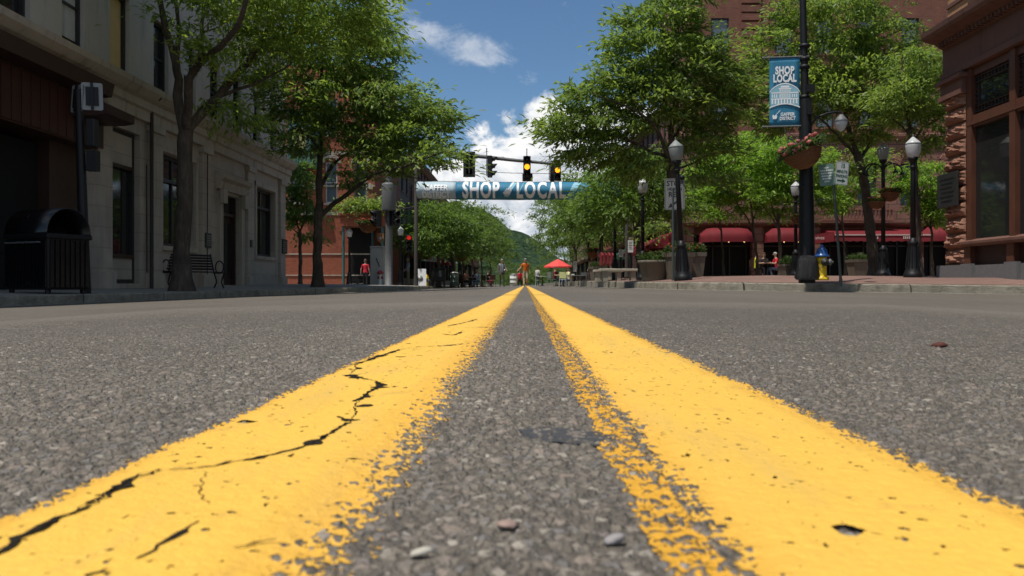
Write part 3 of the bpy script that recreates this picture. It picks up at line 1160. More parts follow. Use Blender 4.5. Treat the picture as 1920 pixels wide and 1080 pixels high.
def pavement(name, outline, zf, mat, step=1.0):
    xs_ = [p[0] for p in outline]; ys_ = [p[1] for p in outline]
    co = [Vector(p) for p in outline]
    n = len(co)
    edges = [(i, (i + 1) % n) for i in range(n)]
    y = min(ys_) + step * .5
    extra = []

    def inside(px, py):
        r = False
        for (a, b), (c, d) in zip(outline, outline[1:] + outline[:1]):
            if (b > py) != (d > py) and px < (c - a) * (py - b) / (d - b) + a:
                r = not r
        return r
    while y < max(ys_):
        st = step * (1 if y < 60 else 6)
        x = min(xs_) + step * .5
        while x < max(xs_):
            if inside(x, y) and seg_dist(outline + outline[:1], x, y)[0] > .3:
                extra.append(Vector((x, y)))
            x += st
        y += st
    r = delaunay_2d_cdt(co + extra, edges, [list(range(n))], 1, 1e-4)
    mb = MB()
    mb.add([(p.x, p.y, zf(p.x, p.y)) for p in r[0]], [tuple(f) for f in r[2]], True)
    tag(mb.build(name, mat, recalc=False), kind='structure')


def inset(poly, inward, w):
    pts = resample(poly, 1.0)
    out = []
    for i, p in enumerate(pts):
        d = (pts[min(i + 1, len(pts) - 1)] - pts[max(i - 1, 0)]).normalized()
        q = p + Vector((-d.y, d.x)) * inward * w
        out.append((q.x, q.y))
    return out


kerb(KL, 1, zL, zroad, 'kerb')
kerb(KR, -1, zR, zroad, 'kerb')
kerb(KB, 1, zB, zroad, 'kerb')
pavement('pavement', inset(KL, 1, .157) + [(-34, -14)], zL, M['sidewalk'])
pavement('pavement', inset(KR, -1, .157) + [(40, 240), (40, -14)], zR, M['pavers'], 1.2)
pavement('pavement', inset(KB, 1, .157) + [(-34, 240)], zB, M['sidewalk'])
# ------------------------------------------------------------------ buildings
def shell(mb, x0, x1, y0, y1, z0, z1, skip=''):
    """plain walls and flat roof of a block, leaving out the fronts named in skip (e = +x, w = -x, s = -y, n = +y)"""
    if 'e' not in skip: mb.quad((x1, y0, z0), (x1, y1, z0), (x1, y1, z1), (x1, y0, z1))
    if 'w' not in skip: mb.quad((x0, y0, z0), (x0, y0, z1), (x0, y1, z1), (x0, y1, z0))
    if 's' not in skip: mb.quad((x0, y0, z0), (x1, y0, z0), (x1, y0, z1), (x0, y0, z1))
    if 'n' not in skip: mb.quad((x0, y1, z0), (x0, y1, z1), (x1, y1, z1), (x1, y1, z0))
    mb.quad((x0, y0, z1), (x1, y0, z1), (x1, y1, z1), (x0, y1, z1))
    return mb


def profile_y(mb, prof, y0, y1):
    """a moulding running along y; prof (x, z)"""
    return mb.prism(prof, 'y', y0, y1)


def profile_x(mb, prof, x0, x1):
    """a moulding running along x; prof (y, z)"""
    return mb.prism(prof, 'x', x0, x1)


UY = (0, 1, 0); UX = (1, 0, 0); E = (1, 0, 0); Wn = (-1, 0, 0); S = (0, -1, 0)

# ---- the long pale stone building on the near left, its front towards the street (faces +x)
FX = -9.5
b1 = thing('stone_building', 'long pale grey stone building in shade with a dark shopfront and tall windows', 'building', (-14, 20, 0))
O1 = (FX, 0, 0)
upw = [(14.45, 15.35), (16.4, 17.25), (18.3, 19.2), (20.45, 21.3), (22.25, 23.05), (24.1, 24.9), (26.0, 26.75), (27.9, 28.6), (29.8, 30.45)]
upw = [(10.6, 11.5), (12.5, 13.4)] + upw
hol_up = [(a, b, 5.08, 6.92) for a, b in upw] + [(a, b, 8.5, 10.3) for a, b in upw]
wl = MB()
facade(wl, O1, UY, E, 6, 31.7, 4.95, 12.4, hol_up, .22)
shell(wl, -20, FX, 6, 31.7, 4.95, 12.4, 'e')
wl.build('upper_wall', M['painted_wall'], b1, world=True)
gw = [(18.34, 19.72, .12, 3.78), (20.9, 22.95, 1.12, 3.56), (24.95, 26.55, .08, 2.95), (28.2, 30.25, 1.12, 3.56)]
lw = MB()
facade(lw, O1, UY, E, 17.55, 31.7, -.3, 4.45, gw, .3)
shell(lw, -20, FX, 17.55, 31.7, -.3, 4.45, 'e')
# pilasters
for y0 in (17.6, 20.1, 23.3, 27.15, 30.75):
    lw.box(FX, FX + .10, y0, y0 + .62, -.3, 4.1)
    lw.box(FX, FX + .16, y0 - .06, y0 + .68, -.3, .38)
    lw.box(FX, FX + .17, y0 - .06, y0 + .68, 3.95, 4.12)
lw.build('ground_floor_wall', M['limestone'], b1, world=True)
# architrave + cornice
cn = MB()
profile_y(cn, [(FX - .05, 4.12), (FX + .13, 4.14), (FX + .13, 4.38), (FX + .20, 4.42), (FX + .20, 4.60), (FX + .30, 4.66), (FX + .42, 4.80), (FX + .44, 4.93), (FX - .05, 4.99)], 6, 31.86)
cn.build('cornice', M['limestone_trim'], b1, world=True)
tc_ = MB()
profile_y(tc_, [(FX - .05, 12.1), (FX + .2, 12.15), (FX + .45, 12.6), (FX + .45, 12.75), (FX - .05, 12.8)], 6, 31.9)
tc_.build('top_cornice', M['limestone_trim'], b1, world=True)
for i, (a, b) in enumerate(upw):
    for c, d in ((5.08, 6.92), (8.5, 10.3)):
        if abs(a - 18.3) < .01 and c < 6:
            fr = window(b1, O1, UY, E, a, b, c, d, M['window_frame'], M['plywood'], .16, .07, sash=False, sill=M['limestone_trim'], name='boarded_window')
            continue
        wn_ = window(b1, O1, UY, E, a, b, c, d, M['window_frame'], M['glass'], .16, .07, sill=M['limestone_trim'])
        if c < 6 and i in (2, 3, 6, 9):
            bq = MB()
            bars(bq, O1, UY, E, a + .08, b - .08, c + (d - c) * (.12 if i == 3 else .5), d - .08, 0, .165, .175)
            bq.build('blind', M['white_frame'], wn_, world=True)
# tall window with panels
w = window(b1, O1, UY, E, 18.34, 19.72, .12, 3.78, M['window_frame'], M['glass'], .2, .09, sash=False)
for c, d in ((2.95, 3.68), (.22, .72)):
    pn = MB()
    bars(pn, O1, UY, E, 18.45, 19.6, c, d, 0, .14, .19)
    pn.build('panel', M['limestone'], w, world=True)
for c, d in ((2.86, 2.95), (.72, .82)):
    bk = MB()
    bars(bk, O1, UY, E, 18.43, 19.63, c, d, 0, .10, .21)
    bk.build('transom', M['dark_wood'], w, world=True)
for a, b in ((20.9, 22.95), (28.2, 30.25)):
    w = window(b1, O1, UY, E, a, b, 1.12, 3.56, M['window_frame'], M['glass'], .2, .09, sash=False, mull=1, sill=M['limestone_trim'])
    bk = MB()
    bars(bk, O1, UY, E, a + .09, b - .09, 2.84, 2.93, 0, .13, .22)
    bk.build('transom', M['window_frame'], w, world=True)
    sr = MB()
    for q in (a - .16, b + .02):
        bars(sr, O1, UY, E, q, q + .14, 1.0, 3.72, 0, -.05, .01)
    bars(sr, O1, UY, E, a - .16, b + .16, 3.58, 3.74, 0, -.06, .01)
    sr.build('surround', M['limestone_trim'], w, world=True)
# entrance
dr = MB()
bars(dr, O1, UY, E, 24.98, 25.06, .08, 2.93, 0, .1, .3)
bars(dr, O1, UY, E, 26.44, 26.52, .08, 2.93, 0, .1, .3)
bars(dr, O1, UY, E, 25.06, 26.44, 2.3, 2.4, 0, .12, .3)
bars(dr, O1, UY, E, 25.06, 26.44, .08, 2.3, 0, .24, .3)
bars(dr, O1, UY, E, 25.72, 25.78, .08, 2.3, 0, .22, .25)
d1 = dr.build('door', M['dark_wood'], b1, world=True)
dg = MB()
for a, b in ((25.16, 25.64), (25.86, 26.34)):
    bars(dg, O1, UY, E, a, b, .45, 2.1, 0, .225, .238)
bars(dg, O1, UY, E, 25.08, 26.42, 2.42, 2.9, 0, .2, .22)
dg.build('pane', M['glass'], d1, world=True)
dh = MB()
for y in (25.68, 25.82):
    dh.tube([(FX - .17, y, 1.0), (FX - .15, y, 1.05), (FX - .15, y, 1.3), (FX - .17, y, 1.35)], .012, 6)
dh.build('handle', M['bronze'], d1, world=True)
hd = MB()
for q in (24.68, 26.57):
    bars(hd, O1, UY, E, q, q + .26, -.1, 3.02, 0, -.09, .02)
    bars(hd, O1, UY, E, q - .02, q + .28, 2.62, 3.05, 0, -.22, -.09)
profile_y(hd, [(FX - .02, 3.05), (FX + .12, 3.05), (FX + .16, 3.3), (FX + .30, 3.38), (FX + .34, 3.5), (FX - .02, 3.58)], 24.5, 27.0)
hd.build('door_surround', M['limestone_trim'], b1, world=True)
for y0, y1, z0, z1 in ((23.45, 23.85, 1.18, 1.62), (27.3, 27.5, 1.38, 1.62), (30.85, 31.45, 1.3, 1.86)):
    pl = MB()
    pl.box(FX + .10, FX + .15, y0, y1, z0, z1, bev=.01)
    q = pl.build('plaque', M['bronze'], b1, world=True)
    lt = MB()
    for k in range(5):
        zz = z1 - (z1 - z0) * (.2 + .15 * k)
        lt.box(FX + .151, FX + .156, y0 + .05, y1 - .05 - .03 * (k % 2), zz - .012, zz + .012)
    lt.build('lettering', M['sign_grey'], q, world=True)
pp_ = MB()
pp_.tube([(FX + .15, 20.02, -.1), (FX + .15, 20.02, 4.6), (FX + .36, 20.02, 4.75), (FX + .36, 20.02, 5.0)], .045, 8)
pp_.build('drainpipe', M['pole_brown'], b1, world=True)
cb = MB()
cb.tube([(FX + .12, 23.6, .4), (FX + .12, 23.62, 4.1)], .014, 5)
cb.tube([(FX + .02, 20.04, .4), (FX + .02, 20.02, 3.1)], .012, 5)
cb.build('conduit', M['pole_brown'], b1, world=True)
# the dark shopfront
sf = MB()
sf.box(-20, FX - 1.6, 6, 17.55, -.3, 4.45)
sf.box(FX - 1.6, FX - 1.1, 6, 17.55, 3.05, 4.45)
sf.build('shop_recess', M['interior_shade'], b1, world=True)
fs = MB()
fs.box(FX - 1.1, FX + .16, 6, 17.5, 3.05, 4.10)
for k in range(40):
    y = 6.1 + k * .29
    fs.box(FX + .16, FX + .185, y, y + .26, 3.09, 4.06)
f1 = fs.build('fascia_board', M['fascia'], b1, world=True)
for y, w_, d_ in ((16.3, 1.2, 1.2), (8.2, .3, .5), (11.2, .3, .5), (14.0, .3, .5)):
    sp = MB()
    sp.box(FX - d_, FX - .2, y, y + w_, -.3, 3.05)
    sp.build('shop_pier', M['dark_wood'], b1, world=True)
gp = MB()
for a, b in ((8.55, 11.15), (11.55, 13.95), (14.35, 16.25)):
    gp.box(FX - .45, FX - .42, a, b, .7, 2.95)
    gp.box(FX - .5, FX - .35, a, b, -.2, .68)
gp.build('shop_window', M['interior_shade'], b1, world=True)  # near-black sheets stand for the unlit shop interior
ca = MB()
ca.prism([(FX - .05, 4.25), (FX + .95, 3.78), (FX + .95, 3.60), (FX + .72, 3.56), (FX - .05, 3.56)], 'y', 16.35, 17.5)
ca.prism([(FX + .16, 4.42), (FX + .62, 4.42), (FX + .56, 4.14), (FX + .16, 4.11)], 'y', 6, 17.3)
ca.build('canopy', M['dark_wood'], b1, world=True)

# ---- brown stone building on the near right (front faces -x)
GX = 11.3
b4 = thing('brownstone_building', 'brown sandstone corner building with wooden shop windows, rock faced pillar and heavy cornice', 'building', (16, 15, 0))
O4 = (GX, 0, 0)
bw = MB()
shell(bw, GX + .3, 22, 6, 21.35, 0, 12, '')
bw.build('wall', M['tan_brick'], b4, world=True)
# upper wall with stone bands
uw = MB()
uh = [(a, a + 1.0, 7.6, 9.8) for a in (8.5, 11.2, 13.9, 16.6, 19.3)]
facade(uw, O4, UY, Wn, 6, 21.4, 6.90, 12, uh, .25)
uw.quad((GX, 21.4, 0.2), (GX, 21.4, 12), (22, 21.4, 12), (22, 21.4, 0.2))
uw.build('upper_wall', M['tan_brick'], b4, world=True)
for a, b, c, d in uh:
    window(b4, O4, UY, Wn, a, b, c, d, M['window_frame'], M['glass'], .16, .07, sill=M['brownstone'])
bnd = MB()
for z in (7.08, 7.45, 7.82, 8.25, 8.7):
    for a, b in ((20.35, 21.43), (6, 8.4), (9.6, 11.1), (12.3, 13.8), (15, 16.5), (17.7, 19.2)):
        bnd.box(GX - .04, GX + .02, a, b, z, z + .09)
bnd.build('stone_band', M['brown_cornice'], b4, world=True)
ent = MB()
profile_y(ent, [(GX + .3, 5.55), (GX - .14, 5.58), (GX - .14, 5.72), (GX - .06, 5.76), (GX - .06, 6.40), (GX - .18, 6.46), (GX - .28, 6.54), (GX - .58, 6.62), (GX - .64, 6.70), (GX - .66, 6.82), (GX + .3, 6.92)], 6, 21.55)
y = 6.1
while y < 21.45:
    ent.box(GX - .28, GX - .12, y, y + .075, 6.41, 6.515)
    y += .16
ent.build('cornice', M['brown_cornice'], b4, world=True)
# rock-faced pillar at the corner, each course rough
rp = MB()
rr = random.Random(11)
z = .62
while z < 4.95:
    hh = .385
    n1_, n2_ = 9, 9
    base = len(rp.v)
    g1 = {}
    for side in range(2):
        vs = []
        for i in range(n1_):
            for j in range(n2_):
                a = i / (n1_ - 1); b = j / (n2_ - 1)
                ed = min(a, 1 - a, b, 1 - b)
                bulge = .02 + .14 * min(1, ed * 4) ** .6 * (0.22 + 1.05 * rr.random()) * (1.25 - .5 * b)
                if side == 0:
                    vs.append((GX - .02 - bulge, 20.45 + a * .97, z + .02 + b * (hh - .035)))
                else:
                    vs.append((GX + a * .8, 21.4 + bulge * .8, z + .02 + b * (hh - .035)))
        rp.add(vs, [(i * n2_ + j, (i + 1) * n2_ + j, (i + 1) * n2_ + j + 1, i * n2_ + j + 1) for i in range(n1_ - 1) for j in range(n2_ - 1)], False)
    z += hh + .022
rp.box(GX, GX + .7, 20.47, 21.39, .2, 5.6)
rp.build('rusticated_pillar', M['rock_stone'], b4, world=True)
cp = MB()
cp.box(GX - .22, GX + .5, 20.4, 21.52, 4.98, 5.10)
cp.box(GX - .16, GX + .5, 20.43, 21.48, 5.10, 5.56)
cp.box(GX - .27, GX + .5, 20.36, 21.55, 5.40, 5.50)
cp.build('pillar_capital', M['brown_cornice'], b4, world=True)
pq = MB()
pq.box(GX - .24, GX - .18, 20.5, 21.5, 2.12, 3.02, bev=.015)
q4 = pq.build('plaque', M['bronze'], b4, world=True)
lt = MB()
for k in range(6):
    lt.box(GX - .246, GX - .239, 20.66 + .05 * (k % 3), 21.34 - .06 * (k % 2), 2.84 - k * .115, 2.88 - k * .115)
lt.build('lettering', M['black_metal'], q4, world=True)
pb = MB()
pb.box(GX - .2, GX + .5, 20.4, 21.6, -.1, .60)
pb.box(GX - .12, GX + .3, 6, 20.4, -.1, .58)
for y in (19.9, 18.05, 16.2, 14.3):
    pb.box(GX - .22, GX - .12, y, y + .48, -.1, .62)
pb.build('plinth', M['granite'], b4, world=True)
st = MB()
for y in (20.30, 18.50, 16.70, 14.9, 13.1, 11.3):
    st.box(GX - .05, GX + .12, y - .12, y + .10, .58, 5.55)
    st.box(GX - .10, GX - .05, y - .15, y + .13, .58, 1.08)
st.box(GX - .02, GX + .12, 6, 20.4, 4.06, 4.36)
st.box(GX - .06, GX - .02, 6, 20.4, 4.12, 4.20)
st.box(GX, GX + .12, 6, 20.4, 5.36, 5.56)
st.build('shopfront_frame', M['brown_wood'], b4, world=True)
sl = MB()
profile_y(sl, [(GX + .1, 1.06), (GX - .16, 1.06), (GX - .2, 1.12), (GX - .2, 1.18), (GX + .1, 1.26)], 6, 20.4)
sl.build('shopfront_sill', M['brown_cornice'], b4, world=True)
bp = MB()
bp.box(GX + .05, GX + .12, 6, 20.2, .58, 1.06)
bp.build('stall_riser', M['dark_wood'], b4, world=True)
yb = [20.18, 18.60, 18.38, 16.80, 16.58, 15.0, 14.78, 13.2, 12.98, 11.4]
for i in range(0, len(yb), 2):
    hi, lo = yb[i], yb[i + 1]
    g = MB()
    g.box(GX + .07, GX + .09, lo, hi, 1.24, 4.06)
    g.build('shop_window', M['glass'], b4, world=True)
    g = MB()
    g.box(GX + .07, GX + .09, lo, hi, 4.36, 5.36)
    tw = g.build('transom_window', M['glass'], b4, world=True)
    f = MB()
    for z in (4.42, 4.56, 5.16, 5.30):
        f.box(GX + .03, GX + .07, lo, hi, z, z + .022)
    nn = 11
    for k in range(nn + 1):
        yk = lo + (hi - lo) * k / nn
        f.box(GX + .04, GX + .066, yk - .01, yk + .01, 4.36, 4.56)
        f.box(GX + .04, GX + .066, yk - .01, yk + .01, 5.18, 5.36)
    for yk in (lo + .16, hi - .16):
        f.box(GX + .035, GX + .068, yk - .01, yk + .01, 4.56, 5.16)
    for k in range(5):
        zz = 4.62 + k * .12
        f.box(GX + .04, GX + .066, lo, lo + .16, zz, zz + .018)
        f.box(GX + .04, GX + .066, hi - .16, hi, zz, zz + .018)
    f.build('muntins', M['dark_wood'], tw, world=True)

# ---- big brick hotel across the square (front faces the camera, -y)
HX, HY = 8.9, 45.0
b3 = thing('brick_hotel', 'tall dark red brick hotel with brownstone lower storeys and red awnings over its cafe', 'building', (16, 50, 0))
O3 = (0, HY, 0)
cols = [10.3, 13.9, 16.2, 18.6, 21.0, 23.6, 26.2]
hu = []
for x in cols:
    for c, d in ((8.95, 10.75), (13.1, 15.1), (17.4, 19.3)):
        hu.append((x + .15, x + 1.15, c, d))
hl = [(x + .1, x + 1.2, 4.55, 6.9) for x in cols]
wb = MB()
facade(wb, O3, UX, S, HX, 28, 8.35, 22, hu, .2)
wb.quad((28, HY, 0), (28, 60, 0), (28, 60, 22), (28, HY, 22))
wb.quad((HX, 52.5, 0), (28, 52.5, 0), (28, 52.5, 22), (HX, 52.5, 22))
wb.quad((HX, HY, 22), (28, HY, 22), (28, 52.5, 22), (HX, 52.5, 22))
OW = (HX, 0, 0)
hs = [(y, y + 1.0, c, d) for y in (46.3, 48.6, 50.6) for c, d in ((8.95, 10.75), (13.1, 15.1), (17.4, 19.3))]
facade(wb, OW, UY, Wn, HY, 52.5, 8.35, 22, hs, .2)
wb.build('upper_wall', M['hotel_brick'], b3, world=True)
lo = MB()
facade(lo, O3, UX, S, HX - .06, 28, 3.62, 8.2, hl, .35)
facade(lo, (HX - .06, 0, 0), UY, Wn, HY, 52.5, 3.62, 8.2, [(y, y + 1.1, 4.55, 6.9) for y in (46.3, 48.6, 50.6)], .3)
lo.build('lower_wall', M['stone_block'], b3, world=True)
for a, b, c, d in hu:
    window(b3, O3, UX, S, a, b, c, d, M['window_frame'], M['glass_blue'], .1, .06, sill=M['brownstone'])
for a, b, c, d in hl:
    window(b3, O3, UX, S, a, b, c, d, M['window_frame'], M['glass'], .25, .08, mull=1)
for a, b, c, d in hs:
    window(b3, OW, UY, Wn, a, b, c, d, M['window_frame'], M['glass_blue'], .1, .06, sill=M['brownstone'])
for y in (46.3, 48.6, 50.6):
    window(b3, (HX - .06, 0, 0), UY, Wn, y, y + 1.1, 4.55, 6.9, M['window_frame'], M['glass'], .2, .08)
bc = MB()
profile_x(bc, [(HY + .1, 8.2), (HY - .10, 8.22), (HY - .22, 8.42), (HY - .22, 8.56), (HY + .1, 8.66)], HX - .25, 28)
profile_y(bc, [(HX + .1, 8.2), (HX - .10, 8.22), (HX - .22, 8.42), (HX - .22, 8.56), (HX + .1, 8.66)], HY - .05, 52.5)
profile_x(bc, [(HY + .1, 12.2), (HY - .08, 12.22), (HY - .1, 12.42), (HY + .1, 12.45)], HX - .1, 28)
bc.build('belt_course', M['brownstone'], b3, world=True)
gc = MB()
profile_x(gc, [(HY + .2, 3.30), (HY - .10, 3.32), (HY - .3, 3.46), (HY - .34, 3.56), (HY + .2, 3.62)], HX - .35, 28)
profile_y(gc, [(HX + .2, 3.30), (HX - .10, 3.32), (HX - .3, 3.46), (HX - .34, 3.56), (HX + .2, 3.62)], HY - .1, 52.5)
gc.build('shop_cornice', M['pale_brown'] if 'pale_brown' in M else M['brown_cornice'], b3, world=True)
# rusticated brick strips at the corner and beside the second window
for xa, xb in ((12.15, 13.2), (HX - .02, HX + .9)):
    qn = MB()
    z = 8.7
    while z < 21.5:
        qn.box(xa, xb, HY - .14, HY + .02, z, z + .36)
        z += .48
    qn.build('quoin', M['hotel_brick'], b3, world=True)
# arched heads over the lower windows
ah = MB()
for a, b, c, d in hl:
    cx = (a + b) / 2
    for k in range(9):
        t0 = pi * k / 9; t1 = pi * (k + 1) / 9 - .03
        r0, r1 = .62, .98 + .06 * (k % 2)
        ah.prism([(cx + r0 * cos(t0), d - .1 + r0 * sin(t0)), (cx + r1 * cos(t0), d - .1 + r1 * sin(t0)), (cx + r1 * cos(t1), d - .1 + r1 * sin(t1)), (cx + r0 * cos(t1), d - .1 + r0 * sin(t1))], 'y', HY - .13, HY + .02)
ah.build('window_arch', M['brownstone'], b3, world=True)
# balcony with balusters
bl = MB()
bl.box(16.4, 20.4, HY - .9, HY - .36, 3.63, 3.72)
bl.box(16.4, 20.4, HY - .88, HY - .66, 4.22, 4.32)
for k in range(20):
    x = 16.55 + k * .195
    bl.lathe([(.05, 0), (.05, .04), (.03, .08), (.065, .2), (.035, .36), (.05, .46), (.05, .5)], (x, HY - .77, 3.72), 8)
bl.build('balustrade', M['brownstone'], b3, world=True)
# ground floor: piers, near-black panels painted for interior shade, doors
gf = MB()
pier = [HX - .06, 12.75, 15.95, 21.75, 23.95, 27.2]
for x in pier:
    gf = MB()
    gf.box(x, x + .62, HY - .08, HY + .35, .2, 3.32)
    gf.build('pier', M['stone_block'], b3, world=True)
gf = MB()
gf.box(HX, 28, HY + .35, HY + .5, 2.9, 3.32)
gf.build('lintel', M['stone_block'], b3, world=True)
for y in (46.4, 49.4, 52.0):
    gf = MB()
    gf.box(HX - .06, HX + .3, y, y + .55, .2, 3.32)
    gf.build('pier', M['stone_block'], b3, world=True)
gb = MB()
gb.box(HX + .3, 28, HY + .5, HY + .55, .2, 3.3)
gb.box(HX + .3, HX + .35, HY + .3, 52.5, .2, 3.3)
gb.build('shop_window', M['interior_shade'], b3, world=True)  # rough near-black sheet in place of glass, painting the dim interior
gm = MB()
x = HX + .75
while x < 27:
    gm.box(x, x + .07, HY + .40, HY + .49, .2, 2.9)
    x += .95
gm.box(HX + .3, 28, HY + .40, HY + .49, .5, .6)
gm.box(HX + .3, 28, HY + .40, HY + .49, 2.25, 2.33)
gm.build('shopfront_frame', M['window_frame'], b3, world=True)


def dome_awning(parent, x0, x1, yw, z0, z1, proj):
    mb = MB()
    n = 8
    prof = []
    for k in range(n + 1):
        a = pi / 2 * k / n
        prof.append((yw - proj * sin(a) ** .9, z0 + (z1 - z0) * cos(a) ** .8))
    prof.append((yw - proj, z0 - .22))
    m = max(4, int((x1 - x0) / .35))
    vs = []
    for i in range(m + 1):
        x = x0 + (x1 - x0) * i / m
        for k, (y, z) in enumerate(prof):
            # rounded ends
            e = min(i, m - i) / 2.0
            q = 1 if e >= 1 else sqrt(max(0.0, 1 - (1 - e) ** 2)) * .55 + .45
            zz = z0 + (z - z0) * q if z > z0 else z
            vs.append((x, yw + (y - yw) * q, zz))
    L = len(prof)
    mb.add(vs, [(i * L + k, (i + 1) * L + k, (i + 1) * L + k + 1, i * L + k + 1) for i in range(m) for k in range(L - 1)], True)
    for i in (0, m):
        ring = [vs[i * L + k] for k in range(L)] + [(vs[i * L][0], yw, z0 - .22)]
        mb.add(ring, [tuple(range(len(ring)))])
    return mb.build('awning', M['awning'], parent, world=True)


dome_awning(b3, 9.75, 12.72, HY, 2.66, 3.28, 1.25)
dome_awning(b3, 13.42, 15.9, HY, 2.66, 3.28, 1.25)
dome_awning(b3, 22.1, 23.9, HY, 2.70, 3.36, 1.25)
dome_awning(b3, 24.6, 27.1, HY, 2.70, 3.36, 1.25)
# long flat awning with a valance
fa = MB()
ax0, ax1 = 16.6, 21.75
fa.add([(ax0, HY - .05, 3.22), (ax1, HY - .05, 3.22), (ax1, HY - 2.1, 2.80), (ax0, HY - 2.1, 2.80), (ax0, HY - 2.1, 2.62), (ax1, HY - 2.1, 2.62)], [(0, 1, 2, 3), (3, 2, 5, 4)])
m = 26
vs = []
for i in range(m + 1):
    x = ax0 + (ax1 - ax0) * i / m
    vs += [(x, HY - 2.1, 2.62), (x, HY - 2.13, 2.40 + .05 * abs(sin(i * pi / 2)))]
fa.add(vs, [(2 * i, 2 * i + 2, 2 * i + 3, 2 * i + 1) for i in range(m)])
fa.add([(ax0, HY - .05, 3.22), (ax0, HY - 2.1, 2.80), (ax0, HY - 2.12, 2.42), (ax0, HY - .05, 2.5)], [(0, 1, 2, 3)])
# wing on the left end that folds back
fa.add([(ax0 - .04, HY - 2.1, 2.95), (ax0 - .04, HY - 2.13, 2.42), (ax0 - 1.15, HY - .9, 2.30), (ax0 - 1.15, HY - .9, 2.78)], [(0, 1, 2, 3)])
f3 = fa.build('long_awning', M['awning'], b3, world=True)
ft = MB()
ft.box(ax0, ax1, HY - 2.125, HY - 2.105, 2.735, 2.80)
rg = random.Random(3)
for xc in (16.2 - .35, 18.6, 20.6):
    for k in range(7):
        x = xc - .35 + k * .1
        yy_ = HY - 2.14 if xc > 16 else HY - 1.75
        ft.box(x, x + .06, yy_, yy_ + .012, 2.56 - .02 * rg.random(), 2.66 + .04 * rg.random())
ft.build('awning_trim', M['awning_trim'], f3, world=True)
# awnings along the street side
for i, (y0, y1) in enumerate(((45.5, 48.2), (48.8, 51.6))):
    mb = MB()
    vs = []
    n = 16
    for k in range(n + 1):
        y = y0 + (y1 - y0) * k / n
        wv = .05 * (k % 2)
        vs += [(HX - .05, y, 3.35), (HX - 1.5 - wv, y, 2.45), (HX - 1.5 - wv, y, 2.15 + .05 * (k % 2))]
    mb.add(vs, [(3 * k + j, 3 * k + 3 + j, 3 * k + 4 + j, 3 * k + 1 + j) for k in range(n) for j in range(2)])
    for k in (0, n):
        mb.add([vs[3 * k], vs[3 * k + 1], vs[3 * k + 2], (HX - .05, vs[3 * k][1], 2.3)], [(0, 1, 2, 3)])
    mb.build('awning', M['awning'], b3, world=True)
for x in (11.2, 12.05, 14.25, 15.05):
    mb = MB()
    mb.ball((x, HY - .95, 2.47), .045, 8)
    o = mb.build('string_light', M['bulb'], b3, world=True)


# ---- blocks further along the street
def row_block(name, label, side, x, y0, y1, h, wm, depth=11, floors=3, trim='brown_cornice', south=True, awn=None, ground='window_frame', nwin=None, south_windows=True):
    """side -1: on the left, front faces +x; side +1: on the right, front faces -x"""
    b = thing(name, label, 'building', (x + side * depth / 2, (y0 + y1) / 2, 0))
    N = (-side, 0, 0)
    O = (x, 0, 0)
    n = nwin or max(2, int((y1 - y0) / 2.1))
    fh = (h - 4.0) / floors
    holes = []
    for i in range(n):
        yc = y0 + (y1 - y0) * (i + .5) / n
        for f in range(floors):
            z = 4.3 + f * fh
            holes.append((yc - .48, yc + .48, z + .35, z + min(2.2, fh - .45)))
    mb = MB()
    facade(mb, O, UY, N, y0, y1, 3.9, h, holes, .2)
    xo = x + side * depth
    mb.quad((x, y1, 0), (xo, y1, 0), (xo, y1, h), (x, y1, h))
    mb.quad((x, y0, h), (xo, y0, h), (xo, y1, h), (x, y1, h))
    mb.quad((xo, y0, 0), (xo, y1, 0), (xo, y1, h), (xo, y0, h))
    if south:
        mb.quad((x, y0, 0), (xo, y0, 0), (xo, y0, h), (x, y0, h))
    mb.build('wall', M[wm], b, world=True)
    for a, bb, c, d in holes:
        window(b, O, UY, N, a, bb, c, d, M['window_frame'], M['glass'], .12, .06, sill=M[trim])
    cm = MB()
    s = -side
    profile_y(cm, [(x - s * .1, h - .5), (x + s * .12, h - .45), (x + s * .4, h - .1), (x + s * .42, h + .05), (x - s * .1, h + .15)], y0, y1)
    profile_y(cm, [(x - s * .1, 3.5), (x + s * .12, 3.52), (x + s * .25, 3.85), (x - s * .1, 3.98)], y0, y1)
    cm.build('cornice', M[trim], b, world=True)
    g = MB()
    k = 0
    y = y0 + .02
    while y < y1 - .3:
        g.box(min(x, x - s * .5), max(x, x - s * .5), y, y + .28, -.2, 3.5)
        y += max(2.2, (y1 - y0) / 5)
    g.box(min(x - s * .02, x - s * .3), max(x - s * .02, x - s * .3), y0, y1 - .02, -.2, .6)
    g.build('shopfront', M[ground], b, world=True)
    gg = MB()
    gg.box(min(x - s * .32, x - s * .36), max(x - s * .32, x - s * .36), y0, y1, .5, 3.55)
    gg.build('shop_window', M['glass'], b, world=True)
    if awn:
        for a0, a1, mat_ in awn:
            q = MB()
            q.add([(x, a0, 3.3), (x, a1, 3.3), (x + s * 1.4, a1, 2.45), (x + s * 1.4, a0, 2.45), (x + s * 1.4, a0, 2.2), (x + s * 1.4, a1, 2.2)], [(0, 1, 2, 3), (3, 2, 5, 4)])
            q.add([(x, a0, 3.3), (x + s * 1.4, a0, 2.45), (x + s * 1.4, a0, 2.2), (x, a0, 2.3)], [(0, 1, 2, 3)])
            q.build('awning', M[mat_], b, world=True)
    return b


M['awning_green'] = simple('awning_green', (.03, .09, .05), .2, 3, .8)
M['awning_cream'] = simple('awning_cream', (.45, .4, .32), .2, 3, .8)
M['board_grey'] = simple('board_grey', (.10, .088, .08), .35, 3, .8, dirt=.4)
